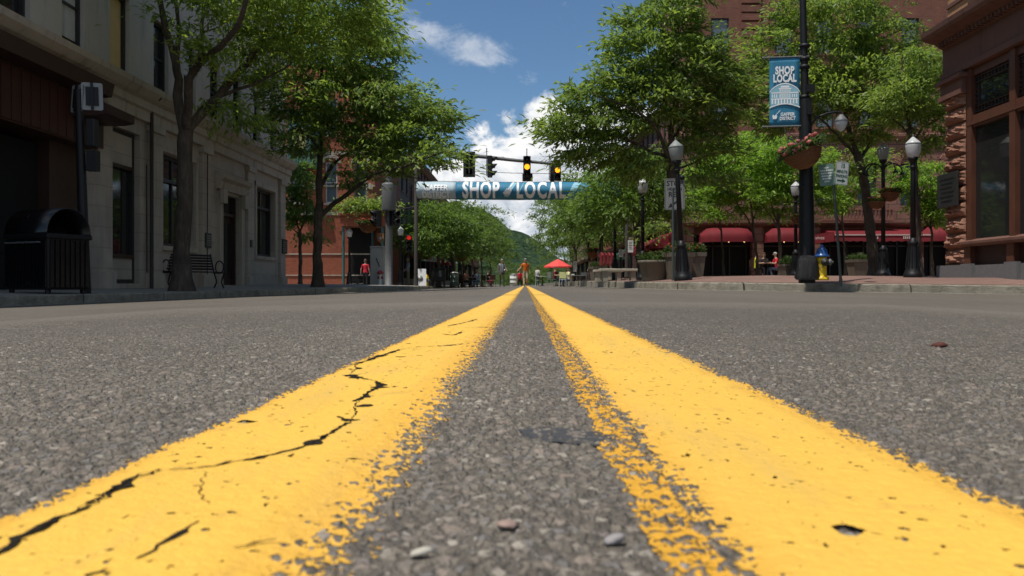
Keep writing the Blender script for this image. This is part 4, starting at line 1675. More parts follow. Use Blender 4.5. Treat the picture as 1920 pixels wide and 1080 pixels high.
# right of the street, beyond the hotel
row_block('brick_shop', 'three storey brick shop building just beyond the tall hotel, red awning along the street', 1, 8.9, 52.6, 66, 11.5, 'dark_brick', awn=[(53.5, 57.5, 'awning'), (59, 64, 'awning')], south=False)
row_block('brick_shop', 'buff brick shop building, second in the row beyond the hotel', 1, 8.9, 66.2, 84, 9.5, 'buff_brick', floors=2, awn=[(68, 73, 'awning_green')])
row_block('brick_shop', 'red brick shop building, third in the row beyond the hotel', 1, 8.9, 84.2, 108, 12, 'red_brick')
row_block('brick_shop', 'buff brick block at the far end of the row beyond the hotel', 1, 8.9, 108.2, 160, 10, 'buff_brick', floors=2)
# left of the street, beyond the side street
row_block('brick_shop', 'grey boarded two storey shop beside the red brick corner building', -1, -9.6, 56.2, 66, 9.5, 'board_grey', floors=2, awn=[(57, 59.5, 'awning')])
row_block('brick_shop', 'dark brick three storey block, third along the left side of the street', -1, -9.6, 66.2, 84, 11, 'dark_brick', awn=[(67, 70, 'awning'), (74, 78, 'awning_cream')])
row_block('brick_shop', 'buff brick block behind the far street trees on the left side', -1, -9.6, 84.2, 110, 10, 'buff_brick', floors=2, awn=[(86, 90, 'awning')])
row_block('brick_shop', 'red brick block at the far end of the left side of the street', -1, -9.6, 110.2, 165, 11.5, 'red_brick')

# ---- red brick corner building across the side street on the left
BX, BY = -10.3, 47.0
b2 = thing('corner_building', 'red brick corner building with pale stone bands, green bay window and a planted porch roof', 'building', (-15, 51, 0))
O2 = (0, BY, 0)
h2 = [(-11.75, -11.05, 4.9, 7.3), (-10.0 + .0, -9.3, 4.9, 7.3), (-13.9, -13.1, 4.9, 7.3), (-11.75, -11.05, 8.9, 11), (-16.2, -15.4, 4.9, 7.3), (-16.2, -15.4, 8.9, 11)]
bx1 = -8.85
mb = MB()
facade(mb, O2, UX, S, -20, bx1, -.2, 13, h2, .22)
mb.quad((bx1, BY, 4), (bx1, 56, 4), (bx1, 56, 13), (bx1, BY, 13))
mb.quad((bx1, BY + 2.5, -.2), (bx1, 56, -.2), (bx1, 56, 4), (bx1, BY + 2.5, 4))
mb.quad((-20, BY, 13), (bx1, BY, 13), (bx1, 56, 13), (-20, 56, 13))
mb.quad((-20, 56, 0), (bx1, 56, 0), (bx1, 56, 13), (-20, 56, 13))
mb.build('wall', M['red_brick'], b2, world=True)
for h in h2:
    window(b2, O2, UX, S, *h, M['white_frame'], M['glass_blue'], .14, .07, sill=M['limestone_trim'])
sb = MB()
for z, hh in ((4.18, .22), (1.86, .07), (7.75, .16), (.62, .06), (5.85, .08)):
    sb.box(-20, bx1 + .02, BY - .04, BY + .02, z, z + hh)
for (xc, zc) in ((-9.12, 5.89), (-12.4, 5.89)):
    sb.prism([(xc - .26, zc), (xc, zc - .2), (xc + .26, zc), (xc, zc + .2)], 'y', BY - .07, BY + .0)
sb.build('stone_band', M['limestone_trim'], b2, world=True)
ar = MB()
for a, b_, c, d in h2[:2]:
    cx = (a + b_) / 2
    for k in range(7):
        t0 = pi * k / 7; t1 = pi * (k + 1) / 7
        ar.prism([(cx + .40 * cos(t0), d - .05 + .3 * sin(t0)), (cx + .58 * cos(t0), d - .05 + .5 * sin(t0)), (cx + .58 * cos(t1), d - .05 + .5 * sin(t1)), (cx + .40 * cos(t1), d - .05 + .3 * sin(t1))], 'y', BY - .08, BY + .01)
ar.build('window_arch', M['limestone_trim'], b2, world=True)
gb_ = MB()
gb_.prism([(-14.0, BY), (-13.6, BY - .85), (-12.4, BY - .85), (-12.0, BY)], 'z', 7.1, 9.9)
gb_.prism([(-14.1, BY), (-13.66, BY - .95), (-12.34, BY - .95), (-11.9, BY)], 'z', 6.9, 7.1)
gb_.prism([(-14.1, BY), (-13.66, BY - .95), (-12.34, BY - .95), (-11.9, BY)], 'z', 9.9, 10.2)
by_ = gb_.build('bay_window', M['teal_metal'], b2, world=True)
pn = MB()
pn.box(-13.35, -12.65, BY - .875, BY - .855, 7.9, 9.1)
pn.build('pane', simple('curtain_yellow', (.40, .37, .14), .2, 4, .5), by_, world=True)
dl = MB()
text_mesh(dl, 'D', face_cam(Vector((-13.0, BY - .885, 8.5))), .75, .01, .8, .004)
dl.build('letter', M['letter_black'], by_, world=True)
# porch with planted roof
pc = MB()
pc.box(-10.6, -7.9, BY - 1.2, BY + .4, 3.45, 4.05)
pc.box(-10.7, -7.8, BY - 1.3, BY - .02, 4.05, 4.2)
pc.build('porch_roof', M['red_brick'], b2, world=True)
for x in (-10.45, -8.2):
    q = MB()
    q.tube([(x, BY - 1.05, 0), (x, BY - 1.05, 3.45)], .08, 10)
    q.build('porch_post', M['teal_metal'], b2, world=True)
dk = MB()
dk.box(-10.3, -8.9, BY + .3, BY + .4, 0, 3.4)
dk.box(-10.3, bx1 - .02, BY - .03, BY - .01, .02, 3.42)
dk.build('doorway', M['interior_shade'], b2, world=True)
dp = MB()
dp.tube([(-9.95, BY - .1, 3.9), (-9.95, BY - .1, 12.8)], .11, 8)
dp.build('drainpipe', M['pole_brown'], b2, world=True)
# ------------------------------------------------------------------ trees
def leaf_mesh(name, P, Dv, L, Wd, mat, parent, rs, drop=.35, rot=True):
    """many small pinnate leaves: P positions, Dv directions"""
    n = len(P)
    up = np.tile(np.array([0, 0, 1.0]), (n, 1)) + rs.normal(0, .55, (n, 3))
    s = np.cross(Dv, up)
    s /= np.linalg.norm(s, axis=1, keepdims=True) + 1e-9
    L = L[:, None]; Wd = Wd[:, None]
    d2 = Dv.copy(); d2[:, 2] -= drop
    d2 /= np.linalg.norm(d2, axis=1, keepdims=True) + 1e-9
    p0 = P
    p1 = P + Dv * L * .5
    p2 = p1 + d2 * L * .5
    V = np.stack([p0 - s * Wd * .22, p0 + s * Wd * .22, p1 + s * Wd * .5, p1 - s * Wd * .5, p2 + s * Wd * .14, p2 - s * Wd * .14], 1).reshape(-1, 3).astype(np.float32)
    b = (np.arange(n) * 6)[:, None]
    q = np.concatenate([b + np.array([[0, 1, 2, 3]]), b + np.array([[3, 2, 4, 5]])], 1).reshape(-1).astype(np.int32)
    me = bpy.data.meshes.new(name)
    me.vertices.add(len(V)); me.vertices.foreach_set('co', V.ravel())
    me.loops.add(len(q)); me.loops.foreach_set('vertex_index', q)
    me.polygons.add(len(q) // 4); me.polygons.foreach_set('loop_start', np.arange(len(q) // 4, dtype=np.int32) * 4)
    me.update(); me.validate()
    me.materials.append(mat)
    o = bpy.data.objects.new(name, me)
    COL.objects.link(o)
    if parent is not None:
        o.parent = parent
    return o


def make_tree(name, label, base, limbs, blobs, seed, mat='leaf', per=95, cl=(.50, .13), leafL=.17, leafW=.05, twig=.010, group=None, dens=.8, cat='tree', minsep=.46):
    """limbs: list of (points, r0, r1) in the world; blobs: (centre, (rx,ry,rz), number of sprays)"""
    rs = np.random.RandomState(seed)
    base = Vector(base)
    t_ = thing(name, label, cat, base, 0, group)
    mb = MB()
    nodes = []; nrad = []
    for pts, r0, r1 in limbs:
        P = [Vector(p) for p in pts]
        # rounded polyline
        Q = []
        for i in range(len(P) - 1):
            a = P[max(i - 1, 0)]; b = P[i]; c = P[i + 1]; d = P[min(i + 2, len(P) - 1)]
            n = max(2, int((c - b).length / .22))
            for k in range(n):
                f = k / n
                Q.append(0.5 * ((2 * b) + (c - a) * f + (2 * a - 5 * b + 4 * c - d) * f * f + (3 * b - a - 3 * c + d) * f ** 3))
        Q.append(P[-1])
        m = len(Q)
        rad = [r0 + (r1 - r0) * (i / (m - 1)) ** .8 for i in range(m)]
        rad = [r * (1 + .07 * math.sin(i * 1.9 + seed) + rs.uniform(-.05, .05)) for i, r in enumerate(rad)]
        Q = [q + Vector(rs.normal(0, .012, 3)) if 0 < i < m - 1 else q for i, q in enumerate(Q)]
        mb.tube(Q, rad, 10 if r0 > .08 else 7)
        for q, r in zip(Q, rad):
            nodes.append(q); nrad.append(r)
    # root flare
    if limbs:
        r0 = limbs[0][1]
        mb.lathe([(r0 * 1.7, -.12), (r0 * 1.45, .04), (r0 * 1.12, .28), (r0 * .98, .6)], tuple(Vector(limbs[0][0][0])), 10)
    skip0 = int(len(nodes) * 0)
    N = np.array([list(q) for q in nodes]); Rr = np.array(nrad)
    # low trunk nodes must not sprout
    ok = N[:, 2] > base.z + (1.6 if len(N) else 0)
    targets = []
    for c, r, k in blobs:
        c = np.array(c)
        tries = 0; got = 0
        while got < k * dens and tries < k * 30:
            tries += 1
            v_ = rs.normal(0, 1, 3)
            v_ /= np.linalg.norm(v_)
            q = c + v_ * np.array(r) * rs.uniform(.25, 1.0) ** .42
            if targets and np.min(np.sum((np.array(targets[-400:]) - q) ** 2, 1)) < minsep ** 2:
                continue
            targets.append(q); got += 1
    T = np.array(targets)
    cen = N[ok].mean(0) if ok.any() else N.mean(0)
    order = np.argsort([np.min(np.sum((N[ok] - q) ** 2, 1)) for q in T])
    BN = [tuple(q) for q in N[ok]]; BR = list(Rr[ok])
    sprays = []
    for i in order:
        q = T[i]
        A = np.array(BN)
        d = A - q
        dist = np.sqrt((d ** 2).sum(1)) + np.clip(d[:, 2], 0, 9) * .9
        j = int(np.argmin(dist))
        a = A[j]; ra = min(BR[j] * .62, .035)
        ra = max(ra, twig)
        ln = np.linalg.norm(q - a)
        mid = a + (q - a) * .5 + np.array([0, 0, -.06 * ln]) + rs.normal(0, .06 * ln, 3)
        ks = max(2, int(ln / .35))
        pts = []
        for k in range(ks + 1):
            f = k / ks
            pts.append((1 - f) ** 2 * a + 2 * f * (1 - f) * mid + f * f * q)
        rad = [ra + (twig * .6 - ra) * (k / ks) ** .7 for k in range(ks + 1)]
        mb.tube(pts, rad, 5, caps=False)
        for k in range(1, ks + 1):
            BN.append(tuple(pts[k])); BR.append(rad[k])
        sprays.append((q, (q - a) / (ln + 1e-6)))
    trunk = mb.build('trunk', M['bark'], t_, world=True, recalc=False)
    # leaves: each spray a flattened, drooping fan of fronds
    Ps = []; Ds = []
    for q, dr in sprays:
        n = max(8, int(per * rs.uniform(.55, 1.35)))
        out = np.array([q[0] - cen[0], q[1] - cen[1], 0.0])
        out /= np.linalg.norm(out) + 1e-6
        out = out * .8 + dr * .5
        sz = rs.uniform(.7, 1.3)
        e1 = out / (np.linalg.norm(out) + 1e-6)
        tilt = rs.normal(0, .22)
        e1 = e1 + np.array([0, 0, tilt - .10]); e1 /= np.linalg.norm(e1)
        e2 = np.cross(np.array([0, 0, 1.0]), e1); e2 /= np.linalg.norm(e2) + 1e-6
        e3 = np.cross(e1, e2)
        a = rs.normal(0, cl[0] * sz * .62, n); b = rs.normal(0, cl[0] * sz * .45, n); c = rs.normal(0, cl[1] * sz * .6, n)
        p = q + a[:, None] * e1 + b[:, None] * e2 + (c - .14 * (a * a + b * b) / max(cl[0], .01))[:, None] * e3
        dd = e1 * .7 + (a[:, None] * e1 + b[:, None] * e2) * 1.0 + rs.normal(0, .55, (n, 3)) + np.array([0, 0, -.12])
        dd /= np.linalg.norm(dd, axis=1, keepdims=True)
        Ps.append(p); Ds.append(dd)
    P = np.concatenate(Ps) - np.array(base); Dv = np.concatenate(Ds)
    n = len(P)
    leaf_mesh('crown', P, Dv, rs.uniform(.7, 1.35, n) * leafL, rs.uniform(.7, 1.3, n) * leafW, M[mat], t_, rs)
    return t_


def LP(D, *pp):
    """limb points from photo pixels (px, py[, dD])"""
    return [W(p[0], p[1], D + (p[2] if len(p) > 2 else 0)) for p in pp]


def BL(D, px, py, rx, ry, n, dD=0.0, depth=None):
    """a blob of foliage given by photo pixels at distance D"""
    c = W(px, py, D + dD)
    k = (D + dD) / F
    return (tuple(c), (rx * k, depth if depth else max(rx, ry) * k * .95, ry * k), n)


# T1: near left tree with forked trunk
D = 17.7
b = W(341, 541, D); b.z = zL(b.x, b.y)
make_tree('honey_locust_tree', 'large street tree with forked bare lower trunk in front of the pale stone building', b,
          [([b] + LP(D, (341, 470), (345, 380), (347, 300), (349, 245)), .20, .155),
           (LP(D, (347, 252), (336, 205), (332, 150), (330, 117), (320, 87), (303, 17), (285, -60)), .115, .05),
           (LP(D, (330, 117), (337, 60, .3), (330, 0, .6), (335, -80, .8)), .06, .03),
           (LP(D, (349, 245), (354, 200, -.3), (355, 146, -.6), (376, 117, -.8), (400, 95, -1.2), (425, 76, -1.5), (446, 44, -1.8), (470, -30, -2.2)), .105, .045),
           (LP(D, (372, 120, -.8), (378, 80, -.4), (379, 44, 0), (388, -40, .4)), .06, .03),
           (LP(D, (349, 250), (370, 222, .3), (402, 190, .6), (430, 155, 1.0), (452, 131, 1.2), (490, 79, 1.6), (507, 38, 1.9), (535, -20, 2.2)), .12, .04),
           (LP(D, (417, 178, .8), (450, 165, .9), (497, 149, 1.0), (545, 120, 1.0)), .05, .02),
           (LP(D, (490, 79, 1.6), (560, 60, 1.8), (640, 50, 2.2)), .045, .018)],
          [BL(D, 575, 5, 120, 42, 62, .6, 2.2), BL(D, 420, 5, 85, 34, 20, -.8, 2.0), BL(D, 670, 25, 58, 38, 26, 1.2, 1.6), BL(D, 560, 62, 90, 26, 22, 1.5, 1.3),
           BL(D, 470, 85, 45, 24, 5, 1.0, 1.0), BL(D, 415, 205, 30, 14, 4, .8, .5), BL(D, 470, 222, 34, 18, 5, 1.4, .6), BL(D, 455, 145, 26, 14, 3, 1.0, .5),
           BL(D, 383, 92, 28, 32, 5, -.8, .6), BL(D, 300, 40, 14, 24, 3, 0, .4),
           BL(D, 500, -90, 210, 70, 90, .4, 3.2), BL(D, 380, -110, 120, 70, 40, -.5, 2.5)],
          21, per=120, leafL=.155, leafW=.050, dens=.62)
# T2: second tree on the left, before the brick corner
D = 24.8
b = W(596, 538, D); b.z = zL(b.x, b.y)
make_tree('honey_locust_tree', 'broad street tree with low spreading right limb, between the stone building and the signal mast', b,
          [([b] + LP(D, (595, 480), (596, 420), (600, 380)), .155, .125),
           (LP(D, (600, 384), (599, 320), (602, 260), (606, 190), (603, 130), (612, 70), (618, 40)), .115, .03),
           (LP(D, (600, 405), (622, 385), (650, 365, -.4), (700, 327, -1.2), (745, 316, -1.9), (790, 300, -2.4), (830, 285, -2.8)), .085, .025),
           (LP(D, (601, 350), (625, 310, .4), (660, 283, .8), (705, 270, 1.2), (760, 258, 1.6)), .07, .02),
           (LP(D, (602, 280), (590, 268, -.5), (570, 250, -.9), (548, 240, -1.3), (530, 215, -1.6)), .055, .02),
           (LP(D, (604, 250), (630, 215, -.5), (670, 180, -.9), (720, 150, -1.4)), .06, .02),
           (LP(D, (606, 190), (580, 150, .5), (560, 110, .9)), .05, .02),
           (LP(D, (745, 316, -1.9), (765, 330, -1.7), (790, 335, -1.5)), .03, .014)],
          [BL(D, 610, 85, 100, 50, 60, 0, 1.7), BL(D, 690, 115, 62, 62, 46, 0, 1.4), BL(D, 545, 170, 65, 70, 38, 0, 1.5), BL(D, 640, 190, 90, 55, 52, 0, 1.7),
           BL(D, 740, 195, 75, 42, 44, -.6, 1.3), BL(D, 808, 222, 48, 24, 24, -.9, .9), BL(D, 770, 262, 62, 26, 30, -1.0, 1.0), BL(D, 700, 262, 60, 36, 28, .3, 1.2),
           BL(D, 812, 292, 40, 16, 16, -2.2, .8), BL(D, 715, 306, 48, 18, 11, -.8, .9), BL(D, 570, 262, 45, 34, 16, -.6, 1.0), BL(D, 658, 330, 30, 16, 5, .2, .6),
           BL(D, 700, 55, 40, 40, 14, .5, 1.0)],
          22, per=112, leafL=.185, leafW=.058, mat='leaf', dens=.62)
# T2b: slim young tree against the brick wall
D = 33.5
b = W(563, 538, D); b.z = zL(b.x, b.y)
make_tree('honey_locust_tree', 'slim young tree in front of the banded red brick wall', b,
          [([b] + LP(D, (563, 480), (562, 432)), .085, .07), (LP(D, (562, 434), (553, 405), (542, 385, .3), (528, 350)), .045, .02), (LP(D, (562, 434), (572, 410), (576, 370), (570, 320)), .045, .02), (LP(D, (562, 440), (545, 425), (538, 420)), .03, .015)],
          [BL(D, 555, 340, 32, 45, 26, 0, 1.0), BL(D, 548, 395, 25, 25, 10, 0, .7), BL(D, 575, 440, 16, 10, 3, .3, .5), BL(D, 585, 395, 20, 18, 6, 0, .6)],
          23, per=70, leafL=.22, leafW=.08, mat='leaf_dark')

# T4: the big tree right of the street
D = 26.0
b = W(1277, 520, D); b.z = zR(b.x, b.y)
make_tree('honey_locust_tree', 'tall spreading street tree behind the stop sign, leaning out over the street', b,
          [([b] + LP(D, (1272, 450), (1264, 380), (1258, 330), (1256, 300)), .18, .14),
           (LP(D, (1257, 305), (1246, 292), (1224, 287, -.2), (1193, 270, -.4), (1157, 257, -.6), (1118, 253, -.8), (1070, 245, -1.0)), .075, .02),
           (LP(D, (1256, 305), (1243, 270, -.4), (1230, 240, -.7), (1205, 215, -1.0), (1165, 195, -1.3), (1120, 180, -1.6)), .08, .02),
           (LP(D, (1257, 305), (1258, 250), (1266, 190), (1262, 130), (1264, 60), (1270, 0)), .10, .03),
           (LP(D, (1258, 270), (1275, 240, .4), (1300, 205, .8), (1335, 170, 1.2)), .07, .02),
           (LP(D, (1257, 320), (1290, 310, .5), (1320, 295, .8), (1350, 280, 1.2)), .05, .015),
           (LP(D, (1262, 160), (1225, 125, -.4), (1195, 95, -.6)), .05, .02)],
          [BL(D, 1245, 42, 62, 48, 40, 0, 1.3), BL(D, 1200, 105, 66, 50, 44, -.2, 1.4), BL(D, 1290, 120, 72, 62, 56, .3, 1.6), BL(D, 1140, 168, 52, 34, 28, -.6, 1.0),
           BL(D, 1220, 185, 80, 50, 50, 0, 1.6), BL(D, 1085, 196, 48, 26, 20, -.8, .9), BL(D, 1060, 238, 52, 20, 22, -.9, .9), BL(D, 1140, 232, 70, 30, 32, -.4, 1.2),
           BL(D, 1335, 205, 58, 50, 36, .8, 1.4), BL(D, 1360, 150, 40, 45, 16, .8, 1.0), BL(D, 1110, 285, 62, 22, 20, -.5, 1.0), BL(D, 1180, 310, 60, 22, 18, .2, 1.0), BL(D, 1310, 275, 60, 30, 20, .8, 1.1), BL(D, 1236, 428, 30, 9, 4, 3.4, .5), BL(D, 1330, 330, 40, 16, 8, .8, .8),
           BL(D, 1270, -30, 80, 40, 26, 0, 1.4), BL(D, 1175, 50, 30, 22, 8, -.3, .6)],
          31, per=120, leafL=.19, leafW=.062, mat='leaf', dens=.62)
# T6: tree between the banner pole and the near right lamp
D = 28.0
b = W(1641, 512, D); b.z = zR(b.x, b.y)
make_tree('honey_locust_tree', 'tall tree with leaning bare trunk between the banner pole and the shepherd hook lamp', b,
          [([b] + LP(D, (1634, 450), (1627, 390), (1618, 330), (1606, 285)), .20, .14),
           (LP(D, (1606, 288), (1590, 240), (1585, 180), (1600, 110), (1605, 50), (1610, -10)), .09, .03),
           (LP(D, (1610, 300), (1640, 260, .5), (1670, 215, .8), (1700, 170, 1.0)), .075, .02),
           (LP(D, (1606, 290), (1575, 260, -.5), (1540, 225, -.9), (1500, 200, -1.2)), .07, .02),
           (LP(D, (1590, 200), (1550, 140, .5), (1510, 100, .6)), .05, .02),
           (LP(D, (1600, 110), (1640, 80, -.4), (1680, 60, -.5)), .045, .015)],
          [BL(D, 1580, 35, 85, 40, 40, 0, 1.5), BL(D, 1650, 75, 80, 45, 40, 0, 1.5), BL(D, 1545, 110, 60, 50, 34, 0, 1.3), BL(D, 1620, 145, 90, 50, 56, 0, 1.6),
           BL(D, 1700, 130, 55, 45, 28, .6, 1.2), BL(D, 1560, 185, 70, 36, 34, -.4, 1.3), BL(D, 1680, 195, 65, 40, 30, .6, 1.2), BL(D, 1480, 165, 60, 45, 30, -.5, 1.2), BL(D, 1450, 95, 45, 45, 20, 0, 1.0),
           BL(D, 1600, 245, 60, 26, 18, .2, 1.0), BL(D, 1565, 320, 36, 16, 9, -.6, .6), BL(D, 1450, 215, 50, 30, 16, 0, 1.0), BL(D, 1640, -40, 120, 40, 40, 0, 1.8), BL(D, 1500, 20, 50, 35, 16, 0, 1.0)],
          32, per=112, leafL=.19, leafW=.060, mat='leaf', dens=.66)
# T8: tree behind the near right lamp
D = 25.0
b = W(1722, 513, D); b.z = zR(b.x, b.y)
make_tree('honey_locust_tree', 'dark trunked tree directly behind the lamp next to the brownstone corner', b,
          [([b] + LP(D, (1720, 440), (1716, 360), (1712, 290), (1706, 240)), .13, .10), (LP(D, (1707, 250), (1700, 200), (1690, 150), (1694, 100)), .07, .025), (LP(D, (1709, 270), (1730, 240), (1755, 225), (1775, 205)), .05, .02), (LP(D, (1709, 262), (1690, 235), (1665, 215)), .045, .02)],
          [BL(D, 1720, 130, 48, 42, 26, 0, 1.0), BL(D, 1690, 185, 55, 36, 24, 0, 1.0), BL(D, 1745, 195, 34, 30, 14, 0, .7), BL(D, 1735, 255, 34, 24, 7, 0, .7)],
          33, per=130, leafL=.16, leafW=.05, mat='leaf')


def small_tree(px, py, D, trunk, crown, label, seed, mat='leaf_bright', r=.075, per=120):
    b = W(px, py, D); b.z = zR(b.x, b.y)
    limbs = [([b] + LP(D, *trunk[0]), r, r * .7)] + [(LP(D, *q), r * .62, r * .2) for q in trunk[1:]]
    return make_tree('young_tree', label, b, limbs, [BL(D, *c) for c in crown], seed, mat=mat, per=per, leafL=.19, leafW=.06, minsep=.42, dens=.9)


small_tree(1420, 514, 37.5, [[(1418, 470), (1412, 430), (1410, 400)], [(1412, 430), (1402, 410), (1385, 385), (1365, 350)], [(1411, 415), (1425, 380), (1440, 340)], [(1410, 402), (1405, 360), (1398, 310)]],
           [(1395, 305, 62, 32, 30), (1370, 350, 50, 26, 18), (1430, 350, 40, 30, 16), (1440, 305, 40, 28, 14), (1350, 300, 40, 28, 14), (1412, 265, 40, 20, 10), (1340, 402, 34, 10, 6), (1440, 400, 34, 10, 5)],
           'young bright green tree before the domed red awning, nearest the cafe tables', 41)
small_tree(1357, 514, 39.0, [[(1355, 470), (1352, 430), (1348, 405)], [(1352, 432), (1338, 415), (1325, 395)], [(1350, 415), (1365, 395), (1385, 385)]],
           [(1335, 375, 46, 22, 14), (1312, 330, 36, 26, 12), (1360, 350, 34, 22, 9), (1300, 385, 24, 12, 5), (1400, 388, 22, 8, 3)],
           'slender young tree before the leftmost domed awning of the hotel', 42, r=.055)
small_tree(1463, 514, 35.0, [[(1462, 470), (1460, 425), (1458, 400)], [(1460, 430), (1445, 405), (1425, 380)], [(1459, 410), (1475, 380), (1490, 345)], [(1459, 420), (1448, 390), (1452, 350)]],
           [(1470, 330, 46, 30, 20), (1440, 360, 30, 22, 9), (1500, 360, 40, 26, 12), (1480, 290, 46, 26, 14), (1530, 340, 36, 22, 10), (1550, 372, 30, 16, 6), (1490, 398, 34, 12, 6), (1440, 285, 40, 22, 8)],
           'young multi stemmed tree close behind the black banner pole', 43, r=.09)
small_tree(1585, 512, 40.0, [[(1583, 470), (1580, 420), (1578, 380)], [(1580, 420), (1560, 395), (1550, 380)], [(1579, 400), (1600, 375), (1615, 350)]],
           [(1575, 340, 50, 34, 22), (1610, 305, 46, 30, 14), (1540, 300, 40, 26, 10), (1560, 385, 40, 14, 7)],
           'young tree in front of the hotel balcony, behind the parking sign', 44, r=.06)
small_tree(1748, 511, 33.0, [[(1747, 470), (1746, 430), (1745, 400)], [(1746, 430), (1730, 405), (1720, 385)], [(1746, 420), (1760, 395), (1770, 370)]],
           [(1745, 380, 36, 30, 20), (1760, 400, 30, 20, 10), (1700, 345, 36, 26, 10), (1735, 330, 34, 26, 10)],
           'young bright tree beside the rock faced corner pillar, over the cafe awning', 45, r=.06)

# trees along the far street
def row_tree(D, px, base_z, ht, rad, seed, label, mat='leaf', name='street_tree', n=110, per=62):
    x = (px - VX) / F * D
    b = Vector((x, D, base_z))
    rs = random.Random(seed)
    zt = base_z + ht
    fork = base_z + ht * .36
    limbs = [([b, (x + .05, D, base_z + 1.2), (x - .04, D, fork)], .13, .10)]
    blobs = []
    for k in range(6):
        a = 2 * pi * k / 6 + rs.uniform(-.4, .4)
        q = rad * rs.uniform(.5, .75)
        e = (x + q * cos(a), D + q * sin(a), base_z + ht * rs.uniform(.62, .86))
        limbs.append(([(x - .04, D, fork - .05), (x + q * .35 * cos(a), D + q * .35 * sin(a), fork + .22 * ht), e], .06, .02))
        blobs.append((e, (rad * .58, rad * .58, ht * .15), n // 9))
        e2 = (x + q * 1.15 * cos(a + .4), D + q * 1.15 * sin(a + .4), base_z + ht * rs.uniform(.42, .62))
        blobs.append((e2, (rad * .5, rad * .5, ht * .10), n // 12))
    blobs.append(((x, D, base_z + ht * .82), (rad * .62, rad * .62, ht * .17), n // 5))
    return make_tree(name, label, b, limbs, blobs, seed, mat=mat, per=per, leafL=.22, leafW=.075, cl=(.62, .2), minsep=.5, group='trees lining the far street')


# right side row
for i, (D, px, ht, rad, mt, lab) in enumerate([
        (36, 1196, 6.0, 2.2, 'leaf_row_shaded', 'leafy street tree on the right kerb just beyond the tall leaning tree'),
        (47, 1128, 6.9, 3.0, 'leaf_row_shaded', 'second street tree on the right kerb, beyond the lamp row'),
        (58, 1104, 7.6, 3.2, 'leaf_dark', 'darker third street tree on the right kerb, behind the white notice posts'),
        (72, 1080, 7.8, 3.4, 'leaf_row_shaded', 'street tree on the right kerb rising behind the red umbrella'),
        (90, 1074, 7.6, 3.2, 'leaf_dark', 'dark far tree on the right kerb, left of and beyond the red umbrella'),
        (118, 1062, 8.2, 3.6, 'leaf_row_shaded', 'tree near the far right end of the street, below the hill')]):
    row_tree(D, px, .2, ht, rad, 60 + i, lab, mt, n=120 if D < 70 else 80, per=85)
# left side row
for i, (D, px, ht, rad, mt, lab) in enumerate([
        (50, 822, 5.2, 2.4, 'leaf_row_shaded', 'first small tree on the left kerb under the end of the street banner'),
        (57, 848, 6.0, 2.9, 'leaf_dark', 'second tree on the left kerb, directly below the banner lettering'),
        (66, 868, 6.6, 3.1, 'leaf_row_shaded', 'third tree on the left kerb behind the seated people'),
        (79, 886, 7.2, 3.3, 'leaf_dark', 'fourth tree on the left kerb, behind the man in the jacket'),
        (96, 903, 7.8, 3.6, 'leaf_row_shaded', 'fifth tree on the left kerb, near the foot of the hill'),
        (122, 920, 8.2, 4.0, 'leaf_dark', 'farthest tree on the left kerb, its crown against the hill')]):
    row_tree(D, px, .05, ht, rad, 70 + i, lab, mt, n=120 if D < 70 else 80, per=85)
for i, (D, px, ht, rad, lab) in enumerate([(165, 958, 6.4, 6, 'tree closing the far end of the street, left of the yellow lines'), (172, 1030, 6.6, 6.5, 'tree closing the far end of the street, right of the yellow lines'), (158, 992, 4.8, 5, 'low tree at the very end of the street between the two end trees')]):
    row_tree(D, px, -1.6, ht, rad, 80 + i, lab, 'leaf_dark', n=130, per=110)

# the wooded hill
hm = MB()
rs = np.random.RandomState(4)
nx, ny = 150, 60
hx = np.linspace(-900, 900, nx); hy = np.linspace(700, 2300, ny)
prof_x = [-900, -420, -180, -90, -45, 0, 35, 90, 200, 420, 900]
prof_z = [150, 190, 165, 150, 122, 98, 74, 52, 40, 30, 10]
vs = []
for j, y in enumerate(hy):
    for i, x in enumerate(hx):
        e = np.interp(x, prof_x, prof_z)
        f = 1 / (1 + math.exp(-(y - 1150) / 130.0))
        f2 = 1 if y < 1550 else max(0, 1 - (y - 1550) / 900.0)
        z = e * f * (1 if y < 1500 else .6 + .4 * f2) + 9 * math.sin(x * .021 + y * .006) * f + 6 * math.sin(x * .05 - y * .013) * f
        vs.append((x, y, z - 6))
hm.add(vs, [(j * nx + i, j * nx + i + 1, (j + 1) * nx + i + 1, (j + 1) * nx + i) for j in range(ny - 1) for i in range(nx - 1)], True)
m, t = newmat('wooded_hill')
pos = t.n('ShaderNodeNewGeometry').outputs['Position']
a = t.noise(pos, .012, 5, .6)
vv = t.voro(pos, .11, 'F1', '3D')
c3 = t.noise(pos, .09, 5, .7)
col = t.ramp(t.m('ADD', t.m('MULTIPLY', a, .5), t.m('MULTIPLY', c3, .6)), [(.40, (.010, .022, .012)), (.55, (.034, .060, .028)), (.72, (.075, .112, .048))])
finish(t, col, .95, .05, 0, t.m('SUBTRACT', c3, vv.outputs['Distance']), 1.0, 7.0)
tag(hm.build('hill', m, recalc=False), kind='structure')
# ------------------------------------------------------------------ street furniture
def tw(mb, o, name, m):
    return mb.build(name, m, o)


def gz(p):
    x, y = p[0], p[1]
    if x > 0:
        return zR(x, y)
    if y < 40:
        return zL(x, y)
    return zB(x, y)


